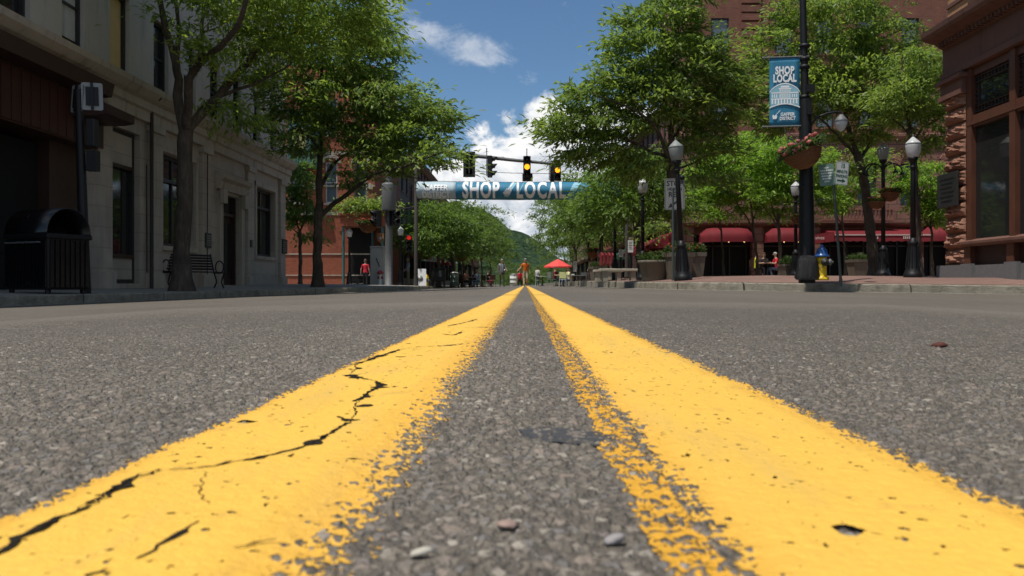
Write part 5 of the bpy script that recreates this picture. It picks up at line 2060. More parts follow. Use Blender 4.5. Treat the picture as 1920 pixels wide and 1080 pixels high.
# ---- acorn lamps
def lamp_proto(label, cat='street lamp', globe='globe', group=None, name='street_lamp', h=3.72):
    o = thing(name, label, cat, (0, 0, 0), 0, group)
    b = MB()
    b.lathe([(.235, -.05), (.235, .10), (.21, .13), (.19, .20), (.165, .26), (.145, .50), (.125, .78), (.115, .86), (.135, .89), (.135, .93), (.085, .99), (.07, 1.05)], n=16)
    for k in range(12):
        th = 2 * pi * k / 12
        b.tube([(.178 * cos(th), .178 * sin(th), .27), (.128 * cos(th), .128 * sin(th), .82)], .014, 5)
    tw(b, o, 'base', M['black_metal'])
    p = MB()
    p.lathe([(.072, .98), (.062, h - .95), (.062, h - .86), (.085, h - .84), (.085, h - .81), (.055, h - .78), (.06, h - .70), (.10, h - .66), (.125, h - .62), (.125, h - .57)], n=14)
    tw(p, o, 'post', M['black_metal'])
    g = MB()
    g.lathe([(.105, h - .58), (.13, h - .56), (.165, h - .45), (.19, h - .30), (.195, h - .22), (.165, h - .17), (.10, h - .11), (.05, h - .06), (.02, h - .03)], n=18)
    gl = tw(g, o, 'globe', M[globe])
    f = MB()
    f.lathe([(.198, h - .235), (.202, h - .222), (.198, h - .21)], n=18)
    f.lathe([(.028, h - .045), (.03, h - .02), (.012, h), (.02, h + .02), (.0, h + .05)], n=10)
    f.build('finial', M['grey_metal'], gl)
    return o


lamps = [((1281, 520), 21.0, 'black acorn street lamp standing in front of the stop here on red sign', 'globe_dark_shaded', -.055),
         ((1205, 523), 29.0, 'black street lamp with bright white globe beside the round stone planter', 'globe', 0),
         ((1153, 526), 38.0, 'black street lamp behind the pale stone benches', 'globe', 0),
         ((1125, 527), 46.0, 'black street lamp with dull globe, farthest of the right kerb row', 'globe_dark_shaded', 0),
         ((1712, 516), 20.9, 'black street lamp nearest the brownstone corner, bright white globe', 'globe', 0),
         ((1492, 517), 31.0, 'black street lamp seen just beside the tall banner pole', 'globe', 0)]
protos = {}
for (px, D, lab, gl, lean) in lamps:
    if gl not in protos:
        o = protos[gl] = lamp_proto(lab, globe=gl, group='acorn street lamps')
    else:
        o = copytree(protos[gl])
        o['label'] = lab
    p = W(px[0], px[1], D)
    p.z = gz(p)
    o.location = p
    o.rotation_euler = (0, lean, 0 if lean else radians(D * 7))
    o['label'] = lab
# lamp with shepherd hooks, dull globe
p = W(1656, 514, 27.0); p.z = gz(p)
hk = lamp_proto('dark lamp post with curled hooks holding two flower baskets, beside the leaning tree trunk', globe='globe_dark_shaded', group='acorn street lamps', h=4.5)
hk.location = p
q = MB()
for a, s in ((0, 1), (pi, 1), (pi / 2 + 1.0, .8), (-1.2, .8)):
    pts = []
    for k in range(9):
        t0 = pi * (1 - k / 8)
        pts.append(((.34 + .30 * cos(t0)) * cos(a) * s, (.34 + .30 * cos(t0)) * sin(a) * s, 3.55 + .26 * sin(t0) * (1 if k < 6 else .9)))
    q.tube(pts, .022, 7)
    e = pts[-1]
    q.lathe([(.02, .02), (.05, -.06), (.10, -.12)], e, 8)
q.build('hook_arms', M['black_metal'], hk)


# ---- flower baskets
def flower_basket(name, label, loc, r, group=None, tilt=0.0, seed=0, flowers='flower_pink'):
    o = thing(name, label, 'flower basket', loc, 0, group)
    b = MB()
    prof = [(r * .10, -r * .95), (r * .42, -r * .86), (r * .68, -r * .66), (r * .86, -r * .36), (r * .97, -r * .05), (r * 1.0, 0), (r * .95, .0), (r * .8, -r * .2)]
    b.lathe(prof, n=20)
    for k in range(8):
        zz = -r * (.08 + .1 * k)
        rr_ = r * np.interp(-zz / r, [0, .36, .66, .86, .95], [1, .86, .68, .42, .1]) + .012
        b.lathe([(rr_ - .01, zz - .015), (rr_ + .012, zz), (rr_ - .01, zz + .015)], n=20)
    b.build('basket', M['wicker'], o)
    rs = np.random.RandomState(seed + 5)
    n = int(520)
    a = rs.uniform(0, 2 * pi, n); q = np.sqrt(rs.uniform(0, 1, n)) * r * 1.12
    P = np.stack([q * np.cos(a), q * np.sin(a), rs.uniform(-.12, .24, n) * r * 1.1 + .05 - .35 * np.clip(q - r * .85, 0, 1)], -1)
    Dv = np.stack([np.cos(a), np.sin(a), rs.uniform(-.2, 1.0, n)], -1) + rs.normal(0, .3, (n, 3))
    Dv /= np.linalg.norm(Dv, axis=1, keepdims=True)
    leaf_mesh('foliage', P, Dv, np.full(n, r * .26), np.full(n, r * .13), M['leaf_shrub'], o, rs)
    fm = MB()
    rg = random.Random(seed)
    for k in range(32):
        aa = rg.uniform(0, 2 * pi); qq = sqrt(rg.random()) * r * 1.05
        fm.ball((qq * cos(aa), qq * sin(aa), r * rg.uniform(.12, .52)), (r * rg.uniform(.10, .17),) * 2 + (r * .11,), 7, jit=.18, rng=rg)
    fm.build('blossoms', M[flowers], o)
    o.rotation_euler = (0, tilt, 0)
    return o


# ---- tall pole with the banner, near right
PX, PD = 1513, 17.2
p = W(PX, 529, PD); p.z = gz(p)
tp_ = thing('banner_pole', 'tall black tapering street light pole beside the yellow hydrant', 'light pole', p)
x = 0
b = MB()
b.tube([(0, 0, -.05), (-.005, 0, .9), (-.02, 0, 2.6), (-.04, 0, 3.9)], [.175, .165, .14, .125], 16)
b.lathe([(.14, 2.86), (.15, 2.89), (.15, 2.93), (.14, 2.96)], (-.03, 0, -.9), 16)
b.tube([(-.04, 0, 3.9), (-.07, 0, 5.2), (-.10, 0, 6.6), (-.13, 0, 8.4)], [.085, .075, .066, .055], 14)
for z in (3.9, 4.55, 4.72, 5.0):
    b.lathe([(.09, z), (.115, z + .03), (.115, z + .06), (.09, z + .09)], (-.05, 0, 0), 14)
b.build('pole', M['black_metal'], tp_)
arm = MB()
pts = [W(1517, 250, PD), W(1520, 235, PD), W(1532, 220, PD), W(1550, 213, PD), W(1568, 210, PD), W(1577, 211, PD), W(1577, 216, PD)]
arm.tube([q - p for q in pts], .026, 8)
arm.tube([W(1517, 262, PD) - p, W(1530, 268, PD) - p, W(1548, 262, PD) - p], .018, 6)
arm.build('lamp_arm', M['black_metal'], tp_)
hd_ = MB()
c = W(1577, 216, PD) - p
hd_.lathe([(.02, .02), (.05, .0), (.09, -.05), (.145, -.12), (.145, -.135)], tuple(c), 16)
hs_ = hd_.build('lamp_shade', M['grey_metal'], tp_)
gl_ = MB()
gl_.lathe([(.135, -.135), (.128, -.19), (.10, -.26), (.06, -.32), (.02, -.35)], tuple(c), 16)
gl_.build('globe', M['globe'], hs_)
bx = MB()
bx.box(-.06, .10, -.20, -.12, 4.02, 4.18)
bx.box(-.05, .05, -.16, -.1, 3.55, 3.9)
bx.build('clamp', M['black_metal'], tp_)
# banner hanging from the pole
bp_ = W(1471, 236, PD)
bnr = thing('street_banner', 'narrow blue SHOP LOCAL banner hung on the side of the tall black pole', 'banner', bp_)
RZ = radians(-7)
Bm = Matrix.Rotation(RZ, 4, 'Z') @ Matrix.Rotation(radians(90), 4, 'X')      # local x right, y up, z to viewer
hh = 128 / F * PD; ww = 55 / F * PD
mb = MB()
n = 14
vs = []
for j in range(n + 1):
    for i in range(7):
        u_, v_ = i / 6, j / n
        vs.append(Bm @ Vector(((u_ - .5) * ww, v_ * hh, .012 * sin(v_ * 6 + u_ * 3) * sin(pi * v_))))
mb.add(vs, [(j * 7 + i, j * 7 + i + 1, (j + 1) * 7 + i + 1, (j + 1) * 7 + i) for j in range(n) for i in range(6)], True)
cl_ = mb.build('cloth', M['banner_blue'], bnr)
md = cl_.modifiers.new('thick', 'SOLIDIFY'); md.thickness = .004
for yq in (hh + .01, -.01):
    rd = MB()
    rd.tube([Bm @ Vector((-ww * .70, yq, 0)), Bm @ Vector((ww * .80, yq, 0))], .018, 8)
    rd.ball(tuple(Bm @ Vector((-ww * .71, yq, 0))), .028, 8)
    rd.build('rod', M['grey_metal'], bnr)


def bn_shape(mb, poly, z=.018, d=.003):
    """flat printed shape on the banner, poly in fractions of its width/height"""
    P = [Bm @ Vector(((a - .5) * ww, b * hh, z)) for a, b in poly]
    mb.add(P, [tuple(range(len(P)))])


lt = MB()
text_mesh(lt, 'SHOP', Bm @ Matrix.Translation((0, hh * .805, .017)), .225, .010, .66, .001, spacing=1.08)
text_mesh(lt, 'LOCAL', Bm @ Matrix.Translation((0, hh * .69, .017)), .225, .010, .64, .001, spacing=1.08)
text_mesh(lt, 'GAFFER', Bm @ Matrix.Translation((.06, hh * .165, .017)), .10, .003, .85, .001)
text_mesh(lt, 'DISTRICT', Bm @ Matrix.Translation((.06, hh * .105, .017)), .10, .003, .78, .001)
lt.build('lettering', M['banner_white'], cl_)
em = MB()
bn_shape(em, [(.03 + .94 * k / 12, .50 + .115 * sin(pi * k / 12) ** .7) for k in range(13)] + [(.97 - .94 * k / 12, .30 - .03 + .06 * sin(pi * k / 12)) for k in range(13)], .0165)
em.build('emblem_ground', M['banner_pale'], cl_)
ew = MB()
for k in range(13):
    pass
arc = [(.0 + 1.0 * k / 16, .50 + .125 * sin(pi * k / 16) ** .7) for k in range(17)]
for k in range(16):
    a_, b_ = arc[k], arc[k + 1]
    bn_shape(ew, [a_, b_, (b_[0], b_[1] - .016), (a_[0], a_[1] - .016)], .0195)
arc = [(.0 + 1.0 * k / 16, .275 + .055 * sin(pi * k / 16)) for k in range(17)]
for k in range(16):
    a_, b_ = arc[k], arc[k + 1]
    bn_shape(ew, [a_, b_, (b_[0], b_[1] - .016), (a_[0], a_[1] - .016)], .0195)
bn_shape(ew, [(.36, .555), (.66, .555), (.64, .585), (.38, .585)], .0195)
bn_shape(ew, [(.30, .535), (.72, .535), (.72, .55), (.30, .55)], .0195)
bn_shape(ew, [(.05, .475), (.95, .475), (.95, .49), (.05, .49)], .0195)
bn_shape(ew, [(.05, .385), (.95, .385), (.95, .40), (.05, .40)], .0195)
for k in range(6):
    xx = .335 + k * .064
    bn_shape(ew, [(xx, .40), (xx + .03, .40), (xx + .03, .535), (xx, .535)], .0195)
for k in range(9):
    xx = .07 + k * .10
    bn_shape(ew, [(xx, .32), (xx + .045, .32), (xx + .045, .385), (xx, .385)], .0195)
for k in range(3):
    for x0 in (.08, .74):
        xx = x0 + k * .07
        bn_shape(ew, [(xx, .41), (xx + .03, .41), (xx + .03, .465), (xx, .465)], .0195)
# small glass-blower's vessel beside the words
bn_shape(ew, [(.11, .10), (.22, .10), (.25, .13), (.24, .16), (.19, .155), (.16, .145), (.13, .165), (.09, .15)], .0195)
bn_shape(ew, [(.17, .15), (.19, .15), (.36, .225), (.345, .23)], .0195)
ew.build('emblem', M['banner_white'], cl_)
# flower basket on that pole
q = W(1503, 282, PD - .38)
fb = flower_basket('flower_basket', 'large wicker basket of pink flowers hung on the tall banner pole', q, .42, 'hanging flower baskets', -.42, 2)
br_ = MB()
br_.tube([(.0, .38, .35), (-.02, .2, .30), (-.02, .02, .12)], .018, 6)
br_.tube([(.0, .38, .55), (.10, .2, .25), (.30, .0, .02)], .008, 5)
br_.tube([(.0, .38, .55), (-.10, .2, .25), (-.30, .0, .02)], .008, 5)
br_.build('bracket', M['black_metal'], fb)
for (px, py, D, r, lab, fl) in ((1669, 362, 26.7, .30, 'dark flower basket on the shepherd hook lamp, right side', 'flower_red'), (1644, 378, 26.9, .27, 'smaller shaded flower basket on the shepherd hook lamp, left side', 'flower_red'),
                                (1496, 408, 30.7, .27, 'flower basket on the lamp just beside the banner pole', 'flower_red'), (1113, 472, 57, .5, 'red flower basket hanging over the far outdoor tables', 'flower_red'),
                                (866, 478, 60, .5, 'reddish flower basket hanging on the left row of trees', 'flower_red'), (690, 420, 35.2, .42, 'flower box of red blossom beneath the porch greenery on the left', 'flower_red')):
    flower_basket('flower_basket', lab, W(px, py, D), r, 'hanging flower baskets', 0, int(px), fl)

# black bag at the pole foot
p = W(1514, 530, 16.95); p.z = gz(p)
bg_ = thing('plastic_bag', 'black plastic bag bulging against the foot of the tall banner pole', 'bag', p)
mb = MB()
rg = random.Random(8)
n1_, n2_ = 18, 9
vs = []
prof = [(.235, 0), (.245, .05), (.235, .13), (.225, .22), (.21, .31), (.195, .39), (.18, .45), (.13, .50), (.03, .51)]
for j, (r, z) in enumerate(prof):
    for k in range(n1_):
        th = 2 * pi * k / n1_
        rr_ = r * (1 + rg.uniform(-.07, .07)) * (1.06 if abs(cos(th)) > .7 else .98)
        vs.append((rr_ * cos(th), rr_ * sin(th) * .9, z + rg.uniform(-.02, .02) * (j > 0)))
mb.add(vs, [(j * n1_ + k, j * n1_ + (k + 1) % n1_, (j + 1) * n1_ + (k + 1) % n1_, (j + 1) * n1_ + k) for j in range(n2_ - 1) for k in range(n1_)] + [tuple((n2_ - 1) * n1_ + k for k in range(n1_))], True)
mb.build('bag_body', M['bag'], bg_)


# ---- fire hydrants
def hydrant(label, p, body='hydrant_yellow', cap='hydrant_blue', s=1.0):
    o = thing('fire_hydrant', label, 'fire hydrant', p, radians(-8), 'fire hydrants')
    b = MB()
    b.lathe([(.15, 0), (.155, .015), (.155, .05), (.115, .07), (.105, .12), (.10, .40), (.118, .43), (.122, .47), (.105, .50), (.10, .53)], n=20)
    for k in range(8):
        th = 2 * pi * k / 8
        b.tube([(.135 * cos(th), .135 * sin(th), .05), (.135 * cos(th), .135 * sin(th), .075)], .014, 6)
    b.build('barrel', M[body], o)
    c = MB()
    c.lathe([(.155, .52), (.16, .535), (.16, .56), (.125, .575), (.122, .62), (.105, .68), (.075, .725), (.04, .745), (.03, .75), (.03, .79), (.018, .80)], n=20)
    c.build('bonnet', M[cap], o)
    z = .40
    Mx = Matrix.Translation((.09, -.03, z)) @ Matrix.Rotation(radians(90), 4, 'Y')
    nz = MB()
    nz.lathe([(.06, 0), (.06, .06), (.075, .065), (.075, .10), (.05, .12), (.028, .125), (.028, .155)], n=12, M=Matrix.Rotation(radians(-18), 4, 'Z') @ Mx)
    nz.build('outlet', M['grey_metal'], o)
    Mx = Matrix.Translation((.03, -.09, z)) @ Matrix.Rotation(radians(90), 4, 'X')
    nz = MB()
    nz.lathe([(.07, 0), (.07, .05), (.085, .055), (.085, .09), (.055, .11), (.028, .115), (.028, .14)], n=12, M=Mx)
    nz.build('outlet', M['bronze'], o)
    ch = MB()
    ch.tube([(.02, -.15, .36), (.0, -.15, .30), (-.05, -.12, .27), (-.09, -.08, .33)], .007, 5)
    ch.build('chain', M['grey_metal'], o)
    o.scale = (s, s, s)
    return o


p = W(1541, 531, 16.9); p.z = gz(p)
hydrant('yellow fire hydrant with blue bonnet, beside the black bag on the right pavement', p, s=.94)
p = W(800, 540, 47.5); p.z = gz(p)
hydrant('small far yellow fire hydrant beside the white folding board', p, cap='hydrant_yellow', s=.92)


# ---- parking signs on a post
def plate(mb, w, h, r=.03, d=.003, M=None):
    pts = []
    for (cx, cy, a0) in ((w / 2 - r, h / 2 - r, 0), (-w / 2 + r, h / 2 - r, 90), (-w / 2 + r, -h / 2 + r, 180), (w / 2 - r, -h / 2 + r, 270)):
        for k in range(5):
            a = radians(a0 + k * 22.5)
            pts.append((cx + r * cos(a), cy + r * sin(a)))
    mb.prism(pts, 'z', -d, 0, M)
    return mb


def frame_lines(mb, w, h, t_, M):
    for (a, b, c, d) in ((-w / 2, w / 2, h / 2 - t_, h / 2), (-w / 2, w / 2, -h / 2, -h / 2 + t_), (-w / 2, -w / 2 + t_, -h / 2 + t_, h / 2 - t_), (w / 2 - t_, w / 2, -h / 2 + t_, h / 2 - t_)):
        mb.box(a, b, c, d, .0002, .0016, M)


def arrow(mb, cx, cy, L, th, ang, M, head=2.6):
    c_, s_ = cos(ang), sin(ang)

    def R(x, y):
        return M @ Vector((cx + x * c_ - y * s_, cy + x * s_ + y * c_, .0022))
    a = L / 2
    hl_ = th * head
    mb.add([R(-a, -th / 2), R(a - hl_, -th / 2), R(a - hl_, th / 2), R(-a, th / 2)], [(0, 1, 2, 3)])
    mb.add([R(a - hl_, -th * head * .5), R(a, 0), R(a - hl_, th * head * .5)], [(0, 1, 2)])


D = 17.0
p = W(1577, 529, D); p.z = gz(p)
ps = thing('parking_sign', 'two parking signs, one green and one white, on a thin metal post by the hydrant', 'parking sign', p)
top = W(1563, 346, D) - p
b = MB()
b.tube([(0, 0, -.1), tuple(top * .5), tuple(top)], [.030, .028, .026], 6, smooth=False)
b.box(-.035, .035, .012, .03, 0, .05)
b.build('post', M['green_post'], ps)
cm_ = top + Vector((0, -.03, .03))
M1 = Matrix.Translation(W(1578, 325, D) - p + Vector((0, -.02, 0))) @ Matrix.Rotation(radians(5), 4, 'Y') @ Matrix.Rotation(radians(14), 4, 'Z') @ Matrix.Rotation(radians(90), 4, 'X')
M2 = Matrix.Translation(W(1549.5, 328, D) - p + Vector((0, -.02, 0))) @ Matrix.Rotation(radians(-3), 4, 'Y') @ Matrix.Rotation(radians(-20), 4, 'Z') @ Matrix.Rotation(radians(90), 4, 'X')
s1 = MB(); plate(s1, .315, .50, .03, .003, M1)
q = s1.build('white_sign', M['sign_white'], ps)
l1 = MB()
frame_lines(l1, .295, .48, .006, M1)
text_mesh(l1, '15', M1 @ Matrix.Translation((.01, .155, .001)), .13, .004, .8, .0008)
text_mesh(l1, 'MINUTE', M1 @ Matrix.Translation((.0, .03, .001)), .085, .003, .82, .0008)
text_mesh(l1, 'PARKING', M1 @ Matrix.Translation((.0, -.065, .001)), .085, .003, .75, .0008)
arrow(l1, 0, -.16, .21, .034, 0, M1)
l1.build('lettering', M['letter_green'], q)
s2 = MB(); plate(s2, .30, .46, .03, .003, M2)
q = s2.build('green_sign', M['sign_green'], ps)
l2 = MB()
rg = random.Random(4)
for k in range(6):
    y0 = .15 - k * .058
    wv = [.10, .24, .22, .20, .18, .10][k]
    x = -wv / 2
    while x < wv / 2:
        l = rg.uniform(.018, .04)
        l2.box(x, min(x + l, wv / 2), y0 - .016, y0 + .016, .0003, .0018, M2)
        x += l + .008
l2.build('lettering', M['sign_white'], q)

# ---- STOP HERE ON RED
D = 22.0
p = W(1262, 515, D); p.z = gz(p)
ss = thing('stop_sign', 'weathered white STOP HERE ON RED sign with arrow, half hidden by a lamp post', 'road sign', p)
b = MB()
zt = H + (VY - 380) / F * D - p.z
b.tube([(0, 0.02, -.1), (.0, 0.02, zt + .4)], .035, 6, smooth=False)
b.build('post', M['green_post'], ss)
Ms = Matrix.Translation(W(1265, 364, D) - p) @ Matrix.Rotation(radians(-5), 4, 'Z') @ Matrix.Rotation(radians(90), 4, 'X')
sw, sh = .545, .86
q = MB(); plate(q, sw, sh, .035, .003, Ms)
q = q.build('plate', M['sign_grey'], ss)
l = MB()
frame_lines(l, sw - .04, sh - .04, .008, Ms)
text_mesh(l, 'STOP', Ms @ Matrix.Translation((0, .29, .001)), .20, .006, .92, .0008)
text_mesh(l, 'HERE ON', Ms @ Matrix.Translation((0, .135, .001)), .105, .003, .9, .0008)
text_mesh(l, 'RED', Ms @ Matrix.Translation((0, -.015, .001)), .20, .006, .92, .0008)
arrow(l, -.03, -.27, .36, .045, radians(216), Ms, 3.0)
l.build('lettering', M['letter_black'], q)
bk_ = MB()
bk_.ball(tuple(W(1279, 333, D) - p), .08, 10)
bk_.build('reflector', M['black_metal'], ss)


# ---- traffic signals
def signal_head(name, label, p, rz, n=3, lit=None, vis=True, backplate=False, s=1.0, group='traffic signals', rod=True):
    o = thing(name, label, 'traffic light', p, rz, group)
    b = MB()
    b.box(-.17, .17, -.12, .10, -.17 - .34 * (n - 1), .17, bev=.02)
    if backplate:
        b.box(-.30, .30, .08, .10, -.30 - .34 * (n - 1), .30)
    b.build('housing', M['signal_black'], o)
    for k in range(n):
        z = -.34 * k
        l = MB()
        l.lathe([(.125, 0), (.12, .02), (.09, .045), (.03, .06)], n=16, M=Matrix.Translation((0, -.118, z)) @ Matrix.Rotation(radians(90), 4, 'X'))
        lm = {0: 'red_lamp', 1: 'amber_lamp'}.get(k) if lit == k else 'black_gloss'
        ln = l.build('lens', M[lm or 'black_gloss'], o)
        v = MB()
        # hood over each lens
        pts = []
        for i in range(11):
            a = radians(-25 + 230 * i / 10)
            pts.append((cos(a), sin(a)))
        R0 = .142
        vs = [(R0 * c_, -.12, z + R0 * s_) for c_, s_ in pts] + [(R0 * c_, -.12 - .13 - .12 * max(0, s_), z + R0 * s_ * .98) for c_, s_ in pts]
        v.add(vs, [(i, i + 1, 12 + i, 11 + i) for i in range(10)], True)
        ho = v.build('visor', M['signal_black'], o)
        md = ho.modifiers.new('thick', 'SOLIDIFY'); md.thickness = .006
    if rod:
        r_ = MB()
        r_.tube([(0, .14, -.34 * (n - 1) - .1), (0, .14, .55)], .022, 6)
        r_.build('hanger', M['grey_metal'], o)
    o.scale = (s, s, s)
    return o


D = 35.0
p = W(729, 537, D); p.z = gz(p)
sp_ = thing('signal_mast', 'grey steel traffic signal mast with a long arm reaching over the street', 'signal mast', p)
zz = lambda py: H + (VY - py) / F * D - p.z
b = MB()
b.lathe([(.24, -.05), (.24, .04), (.17, .08), (.165, 1.5), (.14, zz(300)), (.13, zz(262)), (.0, zz(258))], n=16)
b.build('pole', M['grey_metal'], sp_)
a = MB()
pa = [W(731, 268, D) - p, W(800, 281, D - .2) - p, W(870, 290, D - .4) - p, W(960, 300, D - .6) - p, W(1048, 308, D - .8) - p]
a.tube(pa, [.11, .10, .088, .075, .06], 10)
a.build('mast_arm', M['grey_metal'], sp_)
wv = MB()
wv.tube([W(880, 321, D) - p, W(960, 324.5, D - .3) - p, W(1046, 326, D - .6) - p], .012, 5)
wv.build('span_wire', M['black_metal'], sp_)
bx_ = MB()
bx_.lathe([(.30, zz(396)), (.31, zz(394)), (.31, zz(348)), (.29, zz(345)), (.10, zz(343))], (.02, -.12, 0), 16)
bx_.build('transformer', M['grey_metal'], sp_)
# signal heads hung along the arm
Dh = D - .55
signal_head('traffic_light', 'traffic light on the mast arm showing amber, the left of the two lit ones', W(988, 299, Dh - .2) + Vector((0, 0, -.02)), radians(2), 3, 1, s=.92)
signal_head('traffic_light', 'amber lit traffic light at the outer tip of the mast arm', W(1045, 306, Dh - .3) + Vector((0, 0, -.02)), radians(3), 3, 1, s=.86)
signal_head('traffic_light', 'side facing traffic light on the mast arm between the two front facing heads', W(918, 299, Dh - .1), radians(88), 3, None, s=.90)
signal_head('traffic_light', 'side facing traffic light partly behind the amber light at the arm tip', W(1035, 309, Dh + .1), radians(86), 3, None, s=.86)
signal_head('traffic_light', 'black traffic light back with square backplate at the leafy end of the arm', W(880, 296, Dh), radians(180), 3, None, True, True, s=.86)
o = thing('signal_box', 'square black box hanging under the left amber traffic light', 'box', W(989, 333, Dh - .15))
b = MB(); b.box(-.22, .22, -.1, .1, -.16, .16, bev=.02); b.build('housing', M['signal_black'], o)
# heads on the pole
signal_head('pedestrian_signal', 'grey topped pedestrian signal on the left side of the signal mast', W(709, 402, D - .1), radians(-60), 2, None, s=1.05, group='pole mounted signals', rod=False)
signal_head('pedestrian_signal', 'dark pedestrian signal on the right side of the signal mast', W(738, 402, D - .1), radians(50), 2, None, s=1.0, group='pole mounted signals', rod=False)
signal_head('traffic_light', 'red lit traffic light low on the dark banner post across the side street', W(767, 446, 44.0), radians(5), 3, 0, s=.95, rod=False)
# cabinet
p = W(708, 538, D - .8); p.z = gz(p)
cbn = thing('utility_cabinet', 'tall grey metal traffic control cabinet beside the signal mast', 'cabinet', p, radians(6))
b = MB(); b.box(-.29, .29, -.25, .25, -.02, 1.66, bev=.03); b.box(-.31, .31, -.27, .27, 1.66, 1.72, bev=.015); b.box(-.32, .32, -.3, .3, -.1, .08)
b.build('body', M['cabinet'], cbn)
b = MB(); b.box(-.25, .25, -.262, -.251, .12, 1.6); q = b.build('door', M['cabinet'], cbn)
b = MB(); b.box(-.04, .0, -.285, -.262, 1.14, 1.2); b.tube([(-.02, -.28, 1.2), (.1, -.285, .85)], .014, 6); b.build('handle', M['black_metal'], q)
# shield sign on its green post behind the cabinet
p = W(706, 537, D + .6); p.z = gz(p)
sg = thing('shield_sign', 'orange brown shield shaped sign on a short pole behind the grey cabinet', 'sign', p)
b = MB(); b.tube([(-.18, 0, 0), (-.18, 0, 3.2)], .04, 8); b.build('post', M['teal_metal'], sg)
pts = [(-.15, .2), (-.05, .23), (0, .2), (.05, .23), (.15, .2), (.16, .0), (.11, -.13), (0, -.24), (-.11, -.13), (-.16, 0)]
Mx = Matrix.Translation(W(713, 446, D + .5) - p) @ Matrix.Rotation(radians(90), 4, 'X')
b = MB(); b.prism(pts, 'z', -.015, 0, Mx); q = b.build('shield', simple('shield_tan', (.36, .18, .08), .2, 9, .6), sg)
b = MB(); b.lathe([(.07, .001), (.07, .004)], n=16, M=Mx); b.lathe([(.035, .005), (.035, .008)], n=10, M=Mx); b.build('emblem', M['sign_white'], q)
# small standpipe
p = W(713, 539, D - 1.6); p.z = gz(p)
o = thing('standpipe', 'short red and white standpipe at the kerb in front of the grey cabinet', 'standpipe', p)
b = MB(); b.lathe([(.07, 0), (.055, .04), (.05, .42), (.06, .45), (.05, .5)], n=12); b.build('pipe', M['sign_white'], o)
b = MB(); b.lathe([(.13, .5), (.15, .53), (.14, .6), (.05, .66), (.0, .68)], n=12); b.box(-.12, .12, -.04, .04, .3, .4); b.build('cap', M['red_paint'], o)

# ---- banner across the street
D = 41.0
pl = W(780, 540, D); pl.z = gz(pl)
o = thing('banner_post', 'dark post carrying the left end of the street banner', 'post', pl)
b = MB(); b.lathe([(.17, -.05), (.13, .1), (.10, .6), (.085, 7.2), (.0, 7.25)], n=12); b.tube([(0, 0, 4.1), (-1.1, 0, 3.95)], .02, 6); b.build('pole', M['pole_brown'], o)
pr = Vector((5.2, D, 0)); pr.z = gz(pr)
o = copytree(o); o['label'] = 'dark post in the leaves carrying the right end of the street banner'; o.location = pr
z1 = H + (VY - 340) / F * D; z0 = H + (VY - 373) / F * D
x0 = W(782, 0, D).x; x1 = 4.9
sbn = thing('overhead_banner', 'wide blue SHOP LOCAL banner stretched across the street', 'banner', (x0, D, z0))
Wd = x1 - x0; Hd = z1 - z0
xg = (855 - 782) / F * D


def sag(x):
    return -.05 * sin(pi * x / Wd)


def bulge(f):
    return -.34 + .34 * (2 * f - 1) ** 2


def sheet_b(xa, xb, z_a, z_b, n=24, dy=0.0):
    mb = MB()
    vs = []
    for i in range(n + 1):
        x = xa + (xb - xa) * i / n
        for k in range(6):
            f = k / 5
            vs.append((x, dy + bulge(f) + .02 * sin(x * 4), z_a + (z_b - z_a) * f + sag(x)))
    mb.add(vs, [(i * 6 + k, i * 6 + 6 + k, i * 6 + 7 + k, i * 6 + k + 1) for i in range(n) for k in range(5)], True)
    return mb


cb_ = sheet_b(xg, Wd, 0, Hd, 60).build('cloth', M['banner_blue'], sbn)
cg_ = sheet_b(0, xg, 0, Hd, 12).build('grey_panel', M['banner_grey'], sbn)
for q in (cb_, cg_):
    md = q.modifiers.new('thick', 'SOLIDIFY'); md.thickness = .006
def onto(mb):
    """lay flat lettering on the curved cloth"""
    bm = bmesh.new()
    vv = [bm.verts.new(q) for q in mb.v]
    for f in mb.f:
        try:
            bm.faces.new([vv[i] for i in f])
        except ValueError:
            pass
    for k in range(1, 12):
        bmesh.ops.bisect_plane(bm, geom=bm.verts[:] + bm.edges[:] + bm.faces[:], plane_co=(0, 0, Hd * k / 12 - .02), plane_no=(0, 0, 1))
    bm.verts.index_update()
    mb.v = [tuple(q.co) for q in bm.verts]
    mb.f = [tuple(q.index for q in f.verts) for f in bm.faces]
    mb.mi = [0] * len(mb.f); mb.sm = [False] * len(mb.f)
    bm.free()
    mb.v = [(x, bulge((z - sag(x)) / Hd) + .02 * sin(x * 4) - .014 - (.006 if y < -.19 else 0), z) for x, y, z in mb.v]


